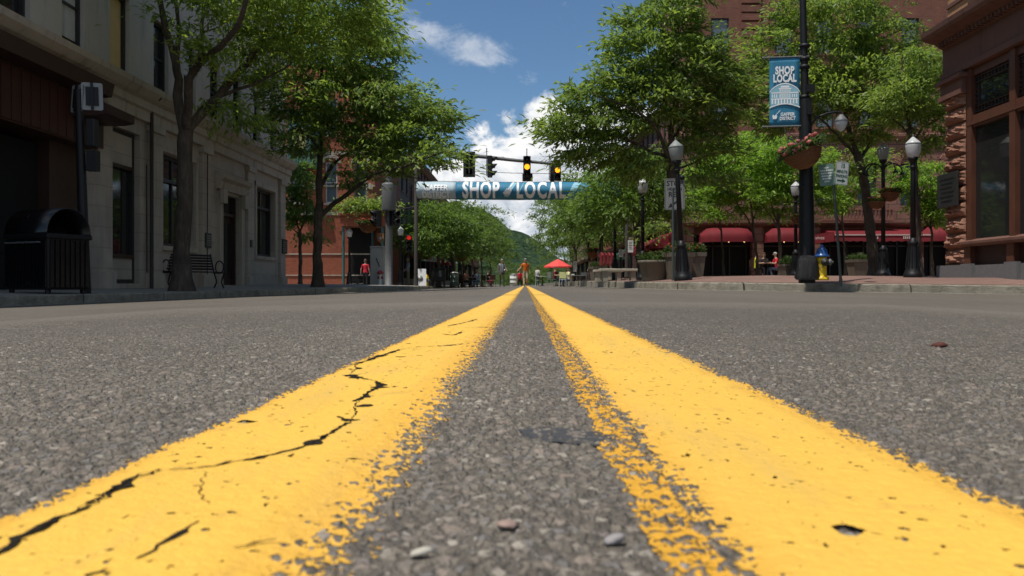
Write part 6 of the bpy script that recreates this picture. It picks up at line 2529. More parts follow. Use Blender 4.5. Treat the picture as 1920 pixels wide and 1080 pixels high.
lt = MB()
bm_ = lambda x, z, dy=-.19: Matrix.Translation((x, dy, z + sag(x))) @ Matrix.Rotation(radians(90), 4, 'X')
text_mesh(lt, 'SHOP', bm_((902 - 782) / F * D, Hd * .5), 1.16, .040, .60, .012, spacing=1.12)
text_mesh(lt, 'LOCAL', bm_((1014 - 782) / F * D, Hd * .5), 1.16, .040, .60, .012, spacing=1.22)
onto(lt)
lt.build('lettering', M['banner_white'], cb_)
lg = MB()
text_mesh(lg, 'GAFFER', bm_(xg * .5, Hd * .60), .42, .014, .84, .008)
text_mesh(lg, 'DISTRICT', bm_(xg * .5, Hd * .22), .40, .012, .84, .008)
onto(lg)
lg.build('lettering', M['banner_white'], cg_)
pa_ = MB()
for (xa, wd) in (((945 - 782) / F * D, .42), ((968 - 782) / F * D, .16), ((1062 - 782) / F * D, .5)):
    vs = [(xa, -.172, .1), (xa + wd * .5, -.172, .06), (xa + wd + .25, -.172, Hd - .06), (xa + .4, -.172, Hd - .05)]
    for k in range(8):
        f0, f1 = k / 8, (k + 1) / 8
        q = [Vector(vs[0]).lerp(Vector(vs[3]), f0), Vector(vs[1]).lerp(Vector(vs[2]), f0), Vector(vs[1]).lerp(Vector(vs[2]), f1), Vector(vs[0]).lerp(Vector(vs[3]), f1)]
        pa_.add(q, [(0, 1, 2, 3)])
pa_.v = [(x, bulge((z - sag(x)) / Hd) + .02 * sin(x * 4) - .008, z) for x, y, z in pa_.v]
pa_.build('pale_flash', M['banner_pale'], cb_)
sw_ = MB()
cx = (949 - 782) / F * D
sw_.prism([(cx - .16, .28), (cx - .05, .10), (cx + .16, .12), (cx + .30, .40), (cx + .22, .62), (cx + .12, .52), (cx + .02, .50), (cx - .08, .36)], 'y', -.205, -.195)
sw_.prism([(cx + .16, .56), (cx + .24, .56), (cx + .42, .86), (cx + .36, .88)], 'y', -.205, -.195)
onto(sw_)
sw_.build('emblem', M['banner_white'], cb_)
cbl = MB()
cbl.tube([(-.1, 0, Hd + .02), (Wd / 2, 0, Hd + sag(Wd / 2)), (Wd + .25, 0, Hd + .02)], .012, 5)
cbl.tube([(-.1, 0, 0), (Wd / 2, 0, sag(Wd / 2)), (Wd + .25, 0, .0)], .012, 5)
cbl.build('cable', M['black_metal'], sbn)

# ---- near left: post seen from behind with two signs, dome bin, bench
D = 13.4
p = W(161, 549, D); p.z = gz(p)
o = thing('sign_post', 'dark leaning post with two small signs seen from behind, by the near left kerb', 'sign post', p)
tl = W(147, 168, D) - p
b = MB(); b.tube([(0, 0, -.1), tuple(tl * .5), tuple(tl)], [.085, .075, .06], 12); b.build('post', M['black_metal'], o)
for (px, py, ry, rzz, w, h) in ((143, 184, 4, -26, .30, .46), (171, 180, -2, 24, .32, .46)):
    Mx = Matrix.Translation(W(px, py, D) - p + Vector((0, .03, 0))) @ Matrix.Rotation(radians(ry), 4, 'Y') @ Matrix.Rotation(radians(rzz), 4, 'Z') @ Matrix.Rotation(radians(90), 4, 'X')
    s = MB(); plate(s, w, h, .035, .004, Mx); q = s.build('sign_plate', M['sign_grey'], o)
    s = MB(); s.box(-w * .30, w * .30, -h * .34, h * .34, .001, .02, Mx); s.box(-.02, .02, -h * .5, h * .5, .02, .045, Mx); s.build('backing', M['black_metal'], q)
b = MB(); b.box(.02, .17, -.06, .10, tl.z * .72, tl.z * .855, bev=.015); b.box(.03, .2, -.05, .08, tl.z * .60, tl.z * .70); b.build('signal_box', M['signal_black'], o)

p = W(90, 553, 12.9); p.z = gz(p)
o = thing('litter_bin', 'black slatted litter bin with rounded hood on the near left pavement', 'litter bin', p, radians(-24))
L, Wb = .50, .36
b = MB()
b.box(-L, L, -Wb, Wb, .06, .92, bev=.03)
b.box(-L - .03, L + .03, -Wb - .03, Wb + .03, .86, .94, bev=.015)
for sx in (-1, 1):
    for sy in (-1, 1):
        b.tube([(sx * L * .85, sy * Wb * .85, -.02), (sx * L * .85, sy * Wb * .85, .1)], .04, 8)
b.build('body', M['black_metal'], o)
sl_ = MB()
for k in range(12):
    x = -L + .05 + k * (2 * L - .1) / 11
    sl_.box(x - .03, x + .03, -Wb - .025, -Wb + .005, .1, .84)
for k in range(8):
    y = -Wb + .06 + k * (2 * Wb - .12) / 7
    sl_.box(L - .005, L + .025, y - .03, y + .03, .1, .84)
sl_.build('slats', M['black_gloss'], o)
hd = MB()
prof = [(-Wb - .02, .94)] + [((Wb + .02) * -cos(pi * k / 14), .96 + .40 * sin(pi * k / 14)) for k in range(15)] + [(Wb + .02, .94)]
n = len(prof)
hd.add([(-L, y, z) for y, z in prof] + [(L, y, z) for y, z in prof], [(k, k + 1, n + k + 1, n + k) for k in range(n - 1)], True)
hd.add([(-L, y, z) for y, z in prof], [tuple(range(n))])
ho = hd.build('hood', M['black_gloss'], o)
md = ho.modifiers.new('thick', 'SOLIDIFY'); md.thickness = .02
rl = MB(); rl.tube([(-L * .9, -Wb - .04, .80), (L * .75, -Wb - .04, .80)], .014, 6); rl.build('rail', M['grey_metal'], o)

p = W(362, 541, 21.5); p.z = gz(p) + .0
o = thing('park_bench', 'black metal bench with ring shaped arms behind the near tree trunk', 'bench', p, radians(52))
L = .74
b = MB()
for k in range(6):
    y = -.24 + k * .085
    b.box(-L, L, y, y + .06, .42 + .004 * k, .445 + .004 * k)
b.build('seat', M['black_metal'], o)
b = MB()
for k in range(6):
    z = .50 + k * .075
    b.box(-L, L, .25 + .03 * k, .27 + .03 * k, z, z + .055)
b.build('backrest', M['black_metal'], o)
for sx in (-1, 1):
    b = MB()
    x = sx * (L + .02)
    ring = [(x, -.02 + .20 * cos(2 * pi * k / 16), .58 + .17 * sin(2 * pi * k / 16)) for k in range(17)]
    b.tube(ring, .018, 7, caps=False)
    b.tube([(x, -.26, .42), (x, .26, .42)], .02, 7)
    b.tube([(x, .24, .42), (x, .44, .95)], .02, 7)
    b.build('arm', M['black_metal'], o)
    b = MB()
    b.tube([(x, -.26, .42), (x, -.16, .24), (x, -.12, .16), (x, -.24, 0)], .02, 7)
    b.tube([(x, .24, .42), (x, .14, .24), (x, .12, .16), (x, .26, 0)], .02, 7)
    b.build('leg', M['black_metal'], o)


# ---- planters and stone benches on the right
def planter(px, py, D, w, h, label, seed, rnd=False, flowers=None, rim=.05, plant=.3):
    p = W(px, py, D); p.z = gz(p)
    o = thing('stone_planter', label, 'planter', p, radians(seed * 7 % 20), 'stone planters')
    b = MB()
    prof = [(w * .36, 0), (w * .37, h * .05), (w * .46, h * .82), (w * .50, h * .84), (w * .51, h), (w * .44, h), (w * .42, h * .86)]
    if rnd:
        b.lathe(prof, n=24)
    else:
        b.lathe([(r * 1.0, z) for r, z in prof], n=4, smooth=False, M=Matrix.Diagonal((1.3, 1.3, 1, 1)))
    b.build('pot', M['planter'], o)
    so_ = MB(); so_.lathe([(w * .44, h * .88), (w * .2, h * .93), (0, h * .95)], n=16); so_.build('soil', simple('soil', (.04, .028, .02), .3, 20, .95), o)
    rs = np.random.RandomState(seed)
    n = 420
    a = rs.uniform(0, 2 * pi, n); q = np.sqrt(rs.uniform(0, 1, n)) * w * .46
    P = np.stack([q * np.cos(a), q * np.sin(a), h + rs.uniform(-.02, 1, n) ** 1.5 * plant * (1 - .5 * q / (w * .46))], -1)
    Dv = np.stack([np.cos(a) * .5, np.sin(a) * .5, rs.uniform(.2, 1.0, n)], -1) + rs.normal(0, .3, (n, 3))
    Dv /= np.linalg.norm(Dv, axis=1, keepdims=True)
    leaf_mesh('foliage', P, Dv, rs.uniform(.6, 1.3, n) * .13, np.full(n, .05), M['leaf_shrub'], o, rs)
    if flowers:
        f = MB(); rg = random.Random(seed)
        for k in range(22):
            aa = rg.uniform(0, 2 * pi); qq = sqrt(rg.random()) * w * .42
            f.ball((qq * cos(aa), qq * sin(aa), h + plant * rg.uniform(.35, .9)), .045, 6, jit=.2, rng=rg)
        f.build('blossoms', M[flowers], o)
    return o


planter(1226, 523, 24.5, .98, .62, 'round stone planter with green plants beside the white globe lamp', 1, True)
planter(1272, 521, 24.0, .80, .78, 'square stone planter behind the stop sign post', 2, False, 'flower_red')
planter(1300, 520, 24.6, .72, .76, 'square stone planter just right of the leaning lamp base', 3, False, 'flower_red')
planter(1507 + 38 - 65, 519, 31.5, .75, .5, 'low square planter near the foot of the banner pole, in the cafe shade', 4, False)
planter(1121, 528, 44.0, .9, .75, 'square stone planter behind the outdoor tables on the right kerb', 5, False)
planter(1610, 515, 38.0, 1.0, .85, 'pale planter beside the man reading under the long awning', 6, False)
for i, (px, py, D, L, lab) in enumerate(((1140, 530, 33.0, 1.2, 'pale stone bench nearest the street, behind the lamp row'), (1171, 527, 34.5, 1.9, 'long pale stone bench beside the round planter'), (1160, 531, 30.5, 1.5, 'low pale stone seat in front of the other stone benches'))):
    p = W(px, py, D); p.z = gz(p)
    o = thing('stone_bench', lab, 'bench', p, radians(6), 'pale stone benches')
    b = MB(); b.box(-L / 2, L / 2, -.22, .22, .38, .48, bev=.02); b.build('seat', M['pale_stone'], o)
    for sx in (-1, 1):
        b = MB(); b.box(sx * L * .36 - .09, sx * L * .36 + .09, -.17, .17, -.02, .38, bev=.015); b.build('leg', M['concrete'], o)
# white notices on dark posts
for (px, py, D, w, h, lab) in ((1182, 462, 33.0, .22, .50, 'white notice on a dark post, nearest to the red street awning'), (1164, 475, 36.0, .2, .34, 'smaller white notice on a post behind the stone benches'), (1078, 500, 58, .28, .75, 'white paper notice on a dark stand behind the outdoor table')):
    p = W(px, 524, D); p.z = gz(p)
    o = thing('notice_sign', lab, 'sign', p, 0, 'white notices on posts')
    zc = H + (VY - py) / F * D - p.z
    b = MB(); b.tube([(0, 0, -.05), (0, 0, zc)], .05 if D < 40 else .08, 8); b.build('post', M['black_metal'], o)
    b = MB(); b.box(-w / 2, w / 2, -.075, -.06, zc - h / 2, zc + h / 2); q = b.build('plate', M['sign_white'], o)
    b = MB()
    for k in range(5):
        b.box(-w * .32, w * (.32 - .1 * (k % 2)), -.078, -.0755, zc + h * (.32 - .14 * k), zc + h * (.32 - .14 * k) + h * .05)
    b.build('lettering', M['letter_black'], q)

# ---- white folding board, boxes, bins across the side street
p = W(788, 541, 46.5); p.z = gz(p)
o = thing('folding_board', 'white folding advert board at the far left kerb corner', 'sign board', p, radians(12))
for s in (-1, 1):
    b = MB()
    b.add([(-.33, s * .28, 0), (.33, s * .28, 0), (.33, s * .03, 1.05), (-.33, s * .03, 1.05)], [(0, 1, 2, 3)])
    q = b.build('panel', M['white'], o)
    md = q.modifiers.new('thick', 'SOLIDIFY'); md.thickness = .02
    if s < 0:
        b = MB(); b.lathe([(.16, 0), (.16, .006)], n=14, M=Matrix.Translation((-.02, -.19, .5)) @ Matrix.Rotation(radians(78), 4, 'X')); b.build('emblem', M['sign_grey'], q)
p = W(822, 541, 49.0); p.z = gz(p)
o = thing('newspaper_box', 'dark newspaper boxes standing together at the far left kerb', 'newspaper box', p)
b = MB(); b.box(-.42, .42, -.25, .25, .3, 1.05, bev=.03); b.box(-.46, .46, -.28, .28, 1.05, 1.12); b.build('box', M['black_metal'], o)
b = MB()
for sx in (-.36, .36):
    b.box(sx - .04, sx + .04, -.2, .2, 0, .3)
b.build('leg', M['black_metal'], o)
b = MB(); b.box(-.36, -.04, -.262, -.25, .6, .98); b.box(.04, .36, -.262, -.25, .6, .98); b.build('pane', M['glass'], o)
for (px, D, lab) in ((852, 53.0, 'pale green ribbed barrel at the far left kerb'), (963, 60, 'white barrel in the street just left of the orange shirted man')):
    p = W(px, 541, D)
    p.z = gz(p) if px < 900 else zroad(p.x)
    o = thing('barrel', lab, 'barrel', p, 0, 'street barrels')
    b = MB(); b.lathe([(.27, 0), (.28, .03), (.28, .25), (.30, .27), (.28, .29), (.28, .55), (.30, .57), (.28, .59), (.29, .82), (.27, .86), (.20, .86)], n=18); b.build('drum', M['barrel_green'] if px < 900 else M['white'], o)
    b = MB(); b.lathe([(.305, .84), (.31, .88), (.2, .93), (0, .95)], n=18); b.build('lid', M['white'] if px < 900 else M['sign_grey'], o)
# lamp with white globe on the far left pavement
for (px, D, lab) in ((751, 46.5, 'far lamp with bright white globe right of the signal mast'), (655, 46.2, 'lamp with a pale globe beside the porch of the red brick corner')):
    o = copytree(protos['globe']); p = W(px, 540, D); p.z = gz(p); o.location = p; o['label'] = lab; o.scale = (.95, .95, .95)


# ---- patio furniture
def chair(p, rz, label, c='table_grey', group='outdoor chairs', padded=None):
    o = thing('patio_chair', label, 'chair', p, rz, group)
    b = MB(); b.box(-.22, .22, -.22, .22, .43, .46, bev=.01); b.build('seat', M[c], o)
    b = MB(); b.box(-.21, .21, .20, .23, .52, .92, bev=.01)
    b.build('backrest', M[padded or c], o)
    for sx in (-1, 1):
        for sy in (-1, 1):
            b = MB(); b.tube([(sx * .2, sy * .2, .44), (sx * .22, sy * .23, 0)], .014, 6); b.build('leg', M[c], o)
    f = MB()
    for sx in (-1, 1):
        f.tube([(sx * .21, .21, .44), (sx * .21, .22, .94)], .014, 6)
    f.build('back_frame', M[c], o)
    return o


def table(p, label, L=1.5, w=.8, h=.74, rz=0, c='table_grey', group='outdoor tables', rnd=False):
    o = thing('patio_table', label, 'table', p, rz, group)
    b = MB()
    if rnd:
        b.lathe([(L / 2, h - .03), (L / 2, h)], n=20)
    else:
        b.box(-L / 2, L / 2, -w / 2, w / 2, h - .04, h, bev=.01)
    b.build('tabletop', M[c], o)
    if rnd:
        b = MB(); b.tube([(0, 0, 0), (0, 0, h - .03)], .03, 8); b.lathe([(.25, 0), (.24, .02), (.03, .05)], n=14); b.build('pedestal', M['black_metal'], o)
    else:
        for sx in (-1, 1):
            for sy in (-1, 1):
                b = MB(); b.tube([(sx * (L / 2 - .08), sy * (w / 2 - .08), 0), (sx * (L / 2 - .08), sy * (w / 2 - .08), h - .04)], .022, 6); b.build('leg', M['black_metal'], o)
    return o


def road_pt(px, D):
    p = W(px, 540, D)
    p.z = zroad(p.x)
    return p


def pave_pt(px, D):
    p = W(px, 520, D)
    p.z = gz(p)
    return p


D = 52.0
table(road_pt(1076, D), 'long grey outdoor table in the street near the red umbrella', 1.5, .8, group='outdoor tables')
b = MB(); o = thing('takeaway_box', 'small white takeaway box on the long grey table', 'box', road_pt(1074, D) + Vector((0, 0, .742)))
b.box(-.1, .1, -.1, .1, 0, .07, bev=.01); b.build('box_body', M['white'], o)
chair(road_pt(1055, D - .6), radians(180), 'chair with pale yellow back at the end of the long grey table', 'sign_white', padded='pale_yellow')
chair(road_pt(1035, D + .3), radians(120), 'grey outdoor chair left of the pale yellow chair', 'table_grey')
chair(road_pt(1093, D + .4), radians(200), 'grey outdoor chair on the far right of the long table', 'table_grey')
chair(road_pt(1101, D - .3), radians(250), 'brown outdoor chair by the right kerb, nearest the planter', 'dark_wood')
table(road_pt(1017, 60), 'small pale round table in the street left of the red umbrella', .8, rnd=True, c='sign_white')
chair(road_pt(1010, 60.4), radians(90), 'pale chair beside the small round street table', 'sign_white')
p = road_pt(1046, 66.0)
o = thing('patio_umbrella', 'open red umbrella over tables in the middle distance', 'umbrella', p)
b = MB(); b.tube([(0, 0, 0), (0, 0, 2.25)], .025, 8); b.lathe([(.3, 0), (.28, .06), (.04, .1)], n=14); b.build('pole', M['grey_metal'], o)
b = MB()
ns = 8
vs = [(0, 0, 2.25)]
for j, (r, z) in enumerate(((.40, 2.04), (.8, 1.82), (1.15, 1.64), (1.17, 1.53))):
    for k in range(ns * 2):
        th = 2 * pi * k / (ns * 2)
        q = r * (1 if k % 2 == 0 else .955)
        vs.append((q * cos(th), q * sin(th), z + (0 if k % 2 == 0 else -.02)))
m_ = ns * 2
fs = [(0, 1 + k, 1 + (k + 1) % m_) for k in range(m_)] + [(1 + j * m_ + k, 1 + (j + 1) * m_ + k, 1 + (j + 1) * m_ + (k + 1) % m_, 1 + j * m_ + (k + 1) % m_) for j in range(3) for k in range(m_)]
b.add(vs, fs)
ca_ = b.build('canopy', M['umbrella'], o)
md = ca_.modifiers.new('thick', 'SOLIDIFY'); md.thickness = .008
table(road_pt(1043, 66.5), 'round table under the red umbrella', 1.0, rnd=True)
table(pave_pt(1437, 41.5), 'cafe table between the seated people before the hotel', .8, rnd=True, c='dark_wood')
for i, (px, D, rz_, lab) in enumerate(((1415, 41.5, 90, 'cafe chair with the person in yellow, left of the cafe table'), (1432, 42.1, 160, 'cafe chair behind the cafe table under the domed awning'), (1457, 41.5, 265, 'cafe chair with the red coat, right of the cafe table'), (1606, 41.0, 60, 'cafe chair under the long awning, by the pale planter'))):
    chair(pave_pt(px, D), radians(rz_), lab, 'dark_wood', 'cafe chairs')
for i, (px, D) in enumerate(((866, 58), (873, 57.5), (893, 60), (903, 62), (912, 63), (922, 60.5))):
    chair(road_pt(px, D) if px > 868 else road_pt(px, D), radians(40 + 60 * i), ['dark chair at the far left tables, nearest the green barrel', 'dark chair with the pink shirted sitter on the left', 'dark chair with the pale blue sitter on the left', 'dark empty chair behind the left sitters', 'dark chair nearest the man in the jacket', 'far dark chair just behind the jacketed man'][i], 'dark_wood', 'far left chairs')
table(road_pt(884, 59), 'dark table between the sitters on the far left', .9, rnd=True, c='dark_wood')
table(road_pt(908, 64), 'dark far table left of the man in the jacket', .9, rnd=True, c='dark_wood')
# clothes rail with red shirts outside the right shop
p = pave_pt(1137, 40)
o = thing('clothes_rail', 'rail of red garments standing outside the shop beyond the stone benches', 'clothes rail', p, radians(40))
o.scale = (.85, .85, .85)
b = MB(); b.tube([(-.7, 0, 0), (-.7, 0, 1.7), (.7, 0, 1.7), (.7, 0, 0)], .02, 6); b.build('frame', M['black_metal'], o)
for k in range(4):
    b = MB(); x = -.45 + k * .3
    b.prism([(-.22, 0), (.22, 0), (.2, .62), (.36, .5), (.4, .6), (.12, .78), (-.12, .78), (-.4, .6), (-.36, .5), (-.2, .62)], 'y', -.03, .03, Matrix.Translation((x, 0, .85)) @ Matrix.Rotation(radians(60), 4, 'Z'))
    b.build('shirt', M['red_paint'], o)
# greenery on the porch roof
for (px, lab) in ((665, 'bushy green planting on the porch roof, left half'), (712, 'bushy green planting on the porch roof, right half')):
    p = W(px, 402, 46.0); p.z = 4.2
    o = thing('roof_plant', lab, 'plant', p, 0, 'plants on the porch roof')
    rs = np.random.RandomState(px)
    n = 900
    P = rs.normal(0, 1, (n, 3)) * np.array([.5, .35, .28]) + np.array([0, 0, .32])
    Dv = rs.normal(0, 1, (n, 3)); Dv /= np.linalg.norm(Dv, axis=1, keepdims=True)
    leaf_mesh('foliage', P, Dv, np.full(n, .22), np.full(n, .09), M['leaf'], o, rs)
    b = MB(); b.box(-.7, .7, -.25, .25, 0, .2, bev=.02); b.build('trough', M['wicker'], o)

# ---- bits lying on the road
def pebble(px, py, size, c, label, seed, flat=.45, name='pebble', cat='pebble'):
    p = ground_pt(px, py, .004)
    p.z = zroad(p.x) - .0005
    rg = random.Random(seed)
    b = MB()
    n = 10
    vs = []
    for i in range(7):
        ph = pi * i / 6
        for k in range(n):
            th = 2 * pi * k / n
            q = size * (1 + .22 * sin(th * 2 + seed) + rg.uniform(-.22, .22))
            vs.append((q * sin(ph) * cos(th), q * .75 * sin(ph) * sin(th), size * flat * cos(ph)))
    b.add(vs, [(i * n + k, (i + 1) * n + k, (i + 1) * n + (k + 1) % n, i * n + (k + 1) % n) for i in range(6) for k in range(n)], True)
    o = b.build(name, simple('pebble', c, .25, 120, .8), None)
    o.location = p
    o.rotation_euler = (rg.uniform(-.2, .2), rg.uniform(-.2, .2), rg.uniform(0, 3))
    return tag(o, label, cat, 'loose bits on the road')


pebble(790, 1009, .0036, (.42, .39, .32), 'small cream pebble on the asphalt beside the left yellow line', 1, .35)
pebble(952, 960, .0056, (.32, .22, .18), 'flat pinkish stone chip between the yellow lines', 2, .22)
pebble(1152, 987, .0040, (.28, .26, .25), 'square grey stone chip close to the right yellow line', 3, .4)
pebble(1761, 640, .0115, (.085, .022, .014), 'dark red brown crumb lying alone on the right side of the road', 4, .5, 'bark_crumb', 'crumb')
pebble(1442, 540, .03, (.03, .03, .03), 'black speck of litter lying near the right kerb', 5, .5, 'litter_scrap', 'litter')
# ------------------------------------------------------------------ people
def skin_tree(J, B, R, mats_of, name, parent, sub=1):
    """one continuous body grown over a skeleton. J joints, B bones, R radii; mats_of(bone, t, point) -> material index"""
    names = list(J)
    idx = {k: i for i, k in enumerate(names)}
    me = bpy.data.meshes.new(name)
    me.from_pydata([J[k] for k in names], [(idx[a], idx[b]) for a, b in B], [])
    ob = bpy.data.objects.new(name, me)
    COL.objects.link(ob)
    md = ob.modifiers.new('skin', 'SKIN')
    md.use_smooth_shade = True
    sv = me.skin_vertices[0].data
    for k in names:
        r = R[k]
        sv[idx[k]].radius = r if hasattr(r, '__len__') else (r, r)
    sv[idx['pelvis']].use_root = True
    ss_ = ob.modifiers.new('sub', 'SUBSURF')
    ss_.levels = ss_.render_levels = sub
    dg = bpy.context.evaluated_depsgraph_get()
    dg.update()
    m2 = bpy.data.meshes.new_from_object(ob.evaluated_get(dg))
    bpy.data.objects.remove(ob)
    bpy.data.meshes.remove(me)
    return m2


def person(label, loc, rz, shirt, trousers, shoes, pose='stand', hair='hair_grey', h=1.76, arms=None, legs=None, shorts=False, sleeves='short', jacket=None, woman=False, group=None, lean=0.0, hairlen=0, bald=False):
    s = h / 1.76
    o = thing('person', label, 'person', loc, rz, group)
    J = {}; R = {}
    sit = pose == 'sit'
    hz = .50 if sit else .95
    J['pelvis'] = (0, 0, hz); R['pelvis'] = (.155, .115)
    J['waist'] = (0, -.01 + lean * .12, hz + .17); R['waist'] = (.135 if not woman else .118, .10)
    J['chest'] = (0, lean * .3, hz + .37); R['chest'] = (.165 if not woman else .145, .115)
    J['neckb'] = (0, lean * .42 + .0, hz + .52); R['neckb'] = (.085, .07)
    J['neck'] = (0, lean * .48 - .01, hz + .575); R['neck'] = .052
    J['head0'] = (0, lean * .52 - .03, hz + .66); R['head0'] = (.068, .085)
    J['head1'] = (0, lean * .56 - .03, hz + .745); R['head1'] = (.075, .092)
    J['head2'] = (0, lean * .58 - .02, hz + .80); R['head2'] = (.05, .06)
    B = [('pelvis', 'waist'), ('waist', 'chest'), ('chest', 'neckb'), ('neckb', 'neck'), ('neck', 'head0'), ('head0', 'head1'), ('head1', 'head2')]
    legs = legs or {}
    arms = arms or {}
    for sd_, sx in (('l', 1), ('r', -1)):
        J['hip' + sd_] = (sx * .095, 0, hz - .06); R['hip' + sd_] = .092
        if sit:
            J['knee' + sd_] = (sx * .12, -.42, .50); J['ank' + sd_] = (sx * .13, -.40 + (.10 if sx > 0 else -.06), .085)
        else:
            dk, da = legs.get(sd_, (0.0, 0.0))
            J['knee' + sd_] = (sx * .10, -dk, .50); J['ank' + sd_] = (sx * .105, -da, .085 + max(0, -da) * .18)
        R['knee' + sd_] = .062
        k = J['knee' + sd_]; a = J['ank' + sd_]
        J['calf' + sd_] = tuple(k[i] + (a[i] - k[i]) * .3 for i in range(3)); R['calf' + sd_] = .060
        R['ank' + sd_] = .042
        J['heel' + sd_] = (a[0], a[1] - .02, a[2] - .045); R['heel' + sd_] = .042
        J['toe' + sd_] = (a[0] + sx * .02, a[1] - .17, a[2] - .055); R['toe' + sd_] = (.036, .03)
        B += [('pelvis', 'hip' + sd_), ('hip' + sd_, 'knee' + sd_), ('knee' + sd_, 'calf' + sd_), ('calf' + sd_, 'ank' + sd_), ('ank' + sd_, 'heel' + sd_), ('heel' + sd_, 'toe' + sd_)]
        cy = lean * .36
        J['shl' + sd_] = (sx * .175, cy, hz + .47); R['shl' + sd_] = .062
        e, w_ = arms.get(sd_, ((.055, .02, -.27), (.03, -.06, -.25)))
        J['elb' + sd_] = (J['shl' + sd_][0] + sx * e[0], cy + e[1], J['shl' + sd_][2] + e[2]); R['elb' + sd_] = .043
        q = J['elb' + sd_]
        J['wri' + sd_] = (q[0] + sx * w_[0], q[1] + w_[1], q[2] + w_[2]); R['wri' + sd_] = .029
        d = Vector(w_); d.x *= sx; d.normalize()
        pl = Vector(J['wri' + sd_]) + d * .075
        J['palm' + sd_] = tuple(pl); R['palm' + sd_] = (.036, .02)
        B += [('chest', 'shl' + sd_), ('shl' + sd_, 'elb' + sd_), ('elb' + sd_, 'wri' + sd_), ('wri' + sd_, 'palm' + sd_)]
    me = skin_tree(J, B, R, None, 'body', o)
    mats = [M['skin'], shirt, trousers, shoes]
    me.materials.clear()
    for m_ in mats:
        me.materials.append(m_)
    bones = [(a, b, Vector(J[a]), Vector(J[b])) for a, b in B]

    def pick(c):
        best = 9; bb = None
        for a, b, p, q in bones:
            dv = q - p
            t_ = max(0, min(1, (c - p).dot(dv) / max(dv.length_squared, 1e-9)))
            dd = (c - (p + dv * t_)).length - (.08 if a in ('pelvis', 'waist', 'chest') and b in ('waist', 'chest', 'neckb') else 0)
            if dd < best:
                best = dd; bb = (a, b, t_)
        a, b, t_ = bb
        if a in ('neckb', 'neck', 'head0', 'head1'):
            return 0
        if a == 'chest' and b == 'neckb':
            return 1 if t_ < .9 else 0
        if b.startswith('palm') or a.startswith('wri'):
            return 0
        if a.startswith('elb'):
            return 1 if sleeves == 'long' else 0
        if a.startswith('shl'):
            return 1 if sleeves == 'long' or t_ < .75 else 0
        if b.startswith('shl'):
            return 1
        if a in ('waist', 'chest'):
            return 1
        if a == 'pelvis' and b == 'waist':
            return 1 if t_ > .12 else 2
        if a.startswith('ank') or a.startswith('heel'):
            return 3
        if a.startswith('knee') or a.startswith('calf'):
            return 0 if shorts and not (a.startswith('knee') and t_ < .15) else 2
        return 2
    for f in me.polygons:
        f.material_index = pick(f.center)
        f.use_smooth = True
    # fingers, nose and ears grown from the same surface
    ex = MB()
    for sd_, sx in (('l', 1), ('r', -1)):
        w_ = Vector(J['wri' + sd_]); pl = Vector(J['palm' + sd_])
        d = (pl - w_).normalized()
        side = d.cross(Vector((sx, 0, 0)))
        side = side.normalized() if side.length > .1 else Vector((0, 1, 0))
        nrm = d.cross(side)
        for k, ln in enumerate((.062, .074, .070, .055)):
            b0 = pl - d * .012 + side * (.026 - .0175 * k)
            ex.tube([b0, b0 + d * ln * .5 + nrm * .004 * sx, b0 + d * ln * .92 - nrm * sx * .018], [.0095, .0085, .007], 6)
        b0 = w_ + d * .03 + side * .03
        ex.tube([b0, b0 + side * .03 + d * .02, b0 + side * .035 + d * .055], [.012, .010, .008], 6)
    hc = Vector(J['head0']).lerp(Vector(J['head1']), .5)
    ex.prism([(-.016, -.02), (.016, -.02), (.006, .03), (-.006, .03)], 'y', hc.y - .115, hc.y - .07, Matrix.Translation((0, 0, hc.z)))
    for sx in (-1, 1):
        ex.ball((sx * .083, hc.y + .01, hc.z), (.012, .02, .032), 8)
    b0 = len(me.vertices)
    bm = bmesh.new(); bm.from_mesh(me)
    vv = [bm.verts.new(q) for q in ex.v]
    for f in ex.f:
        try:
            nf = bm.faces.new([vv[i] for i in f]); nf.smooth = True; nf.material_index = 0
        except ValueError:
            pass
    bm.to_mesh(me); bm.free()
    body = bpy.data.objects.new('body', me)
    COL.objects.link(body); body.parent = o
    # face marks and hair
    fm = MB()
    for sx in (-1, 1):
        fm.ball((sx * .030, hc.y - .083, hc.z + .022), (.012, .006, .007), 8)
    fm.box(-.022, .022, hc.y - .088, hc.y - .078, hc.z - .052, hc.z - .044)
    fm.build('face_features', M['hair_dark'], o)
    if not bald:
        hm_ = MB()
        vs = []; n = 14
        c = Vector((0, hc.y + .012, hc.z + .045))
        for i in range(7):
            ph = (pi * .56) * i / 6
            for k in range(n):
                th = 2 * pi * k / n
                fr = max(0, -sin(th))
                pz = cos(ph) * .088
                if i == 6:
                    pz = -.02 + fr * .07 - hairlen * (1 - fr)
                vs.append((c.x + .086 * sin(min(ph, pi / 2)) * cos(th), c.y + .104 * sin(min(ph, pi / 2)) * sin(th), c.z + pz))
        hm_.add(vs, [(i * n + k, (i + 1) * n + k, (i + 1) * n + (k + 1) % n, i * n + (k + 1) % n) for i in range(6) for k in range(n)], True)
        hm_.build('hair', M[hair], o)
    if jacket is not None:
        jm = MB()
        n = 16
        prof = [(.15, .105, hz - .14), (.168, .118, hz - .02), (.152, .112, hz + .15), (.178, .126, hz + .36), (.15, .105, hz + .48), (.075, .07, hz + .54)]
        vs = []
        for rx_, ry_, z in prof:
            for k in range(n):
                th = 2 * pi * k / n - pi / 2
                op = .0 if abs(k) > 0 else 0
                vs.append((rx_ * 1.04 * cos(th), ry_ * 1.08 * sin(th), z))
        jm.add(vs, [(i * n + k, i * n + (k + 1) % n, (i + 1) * n + (k + 1) % n, (i + 1) * n + k) for i in range(len(prof) - 1) for k in range(1, n - 1)], True)
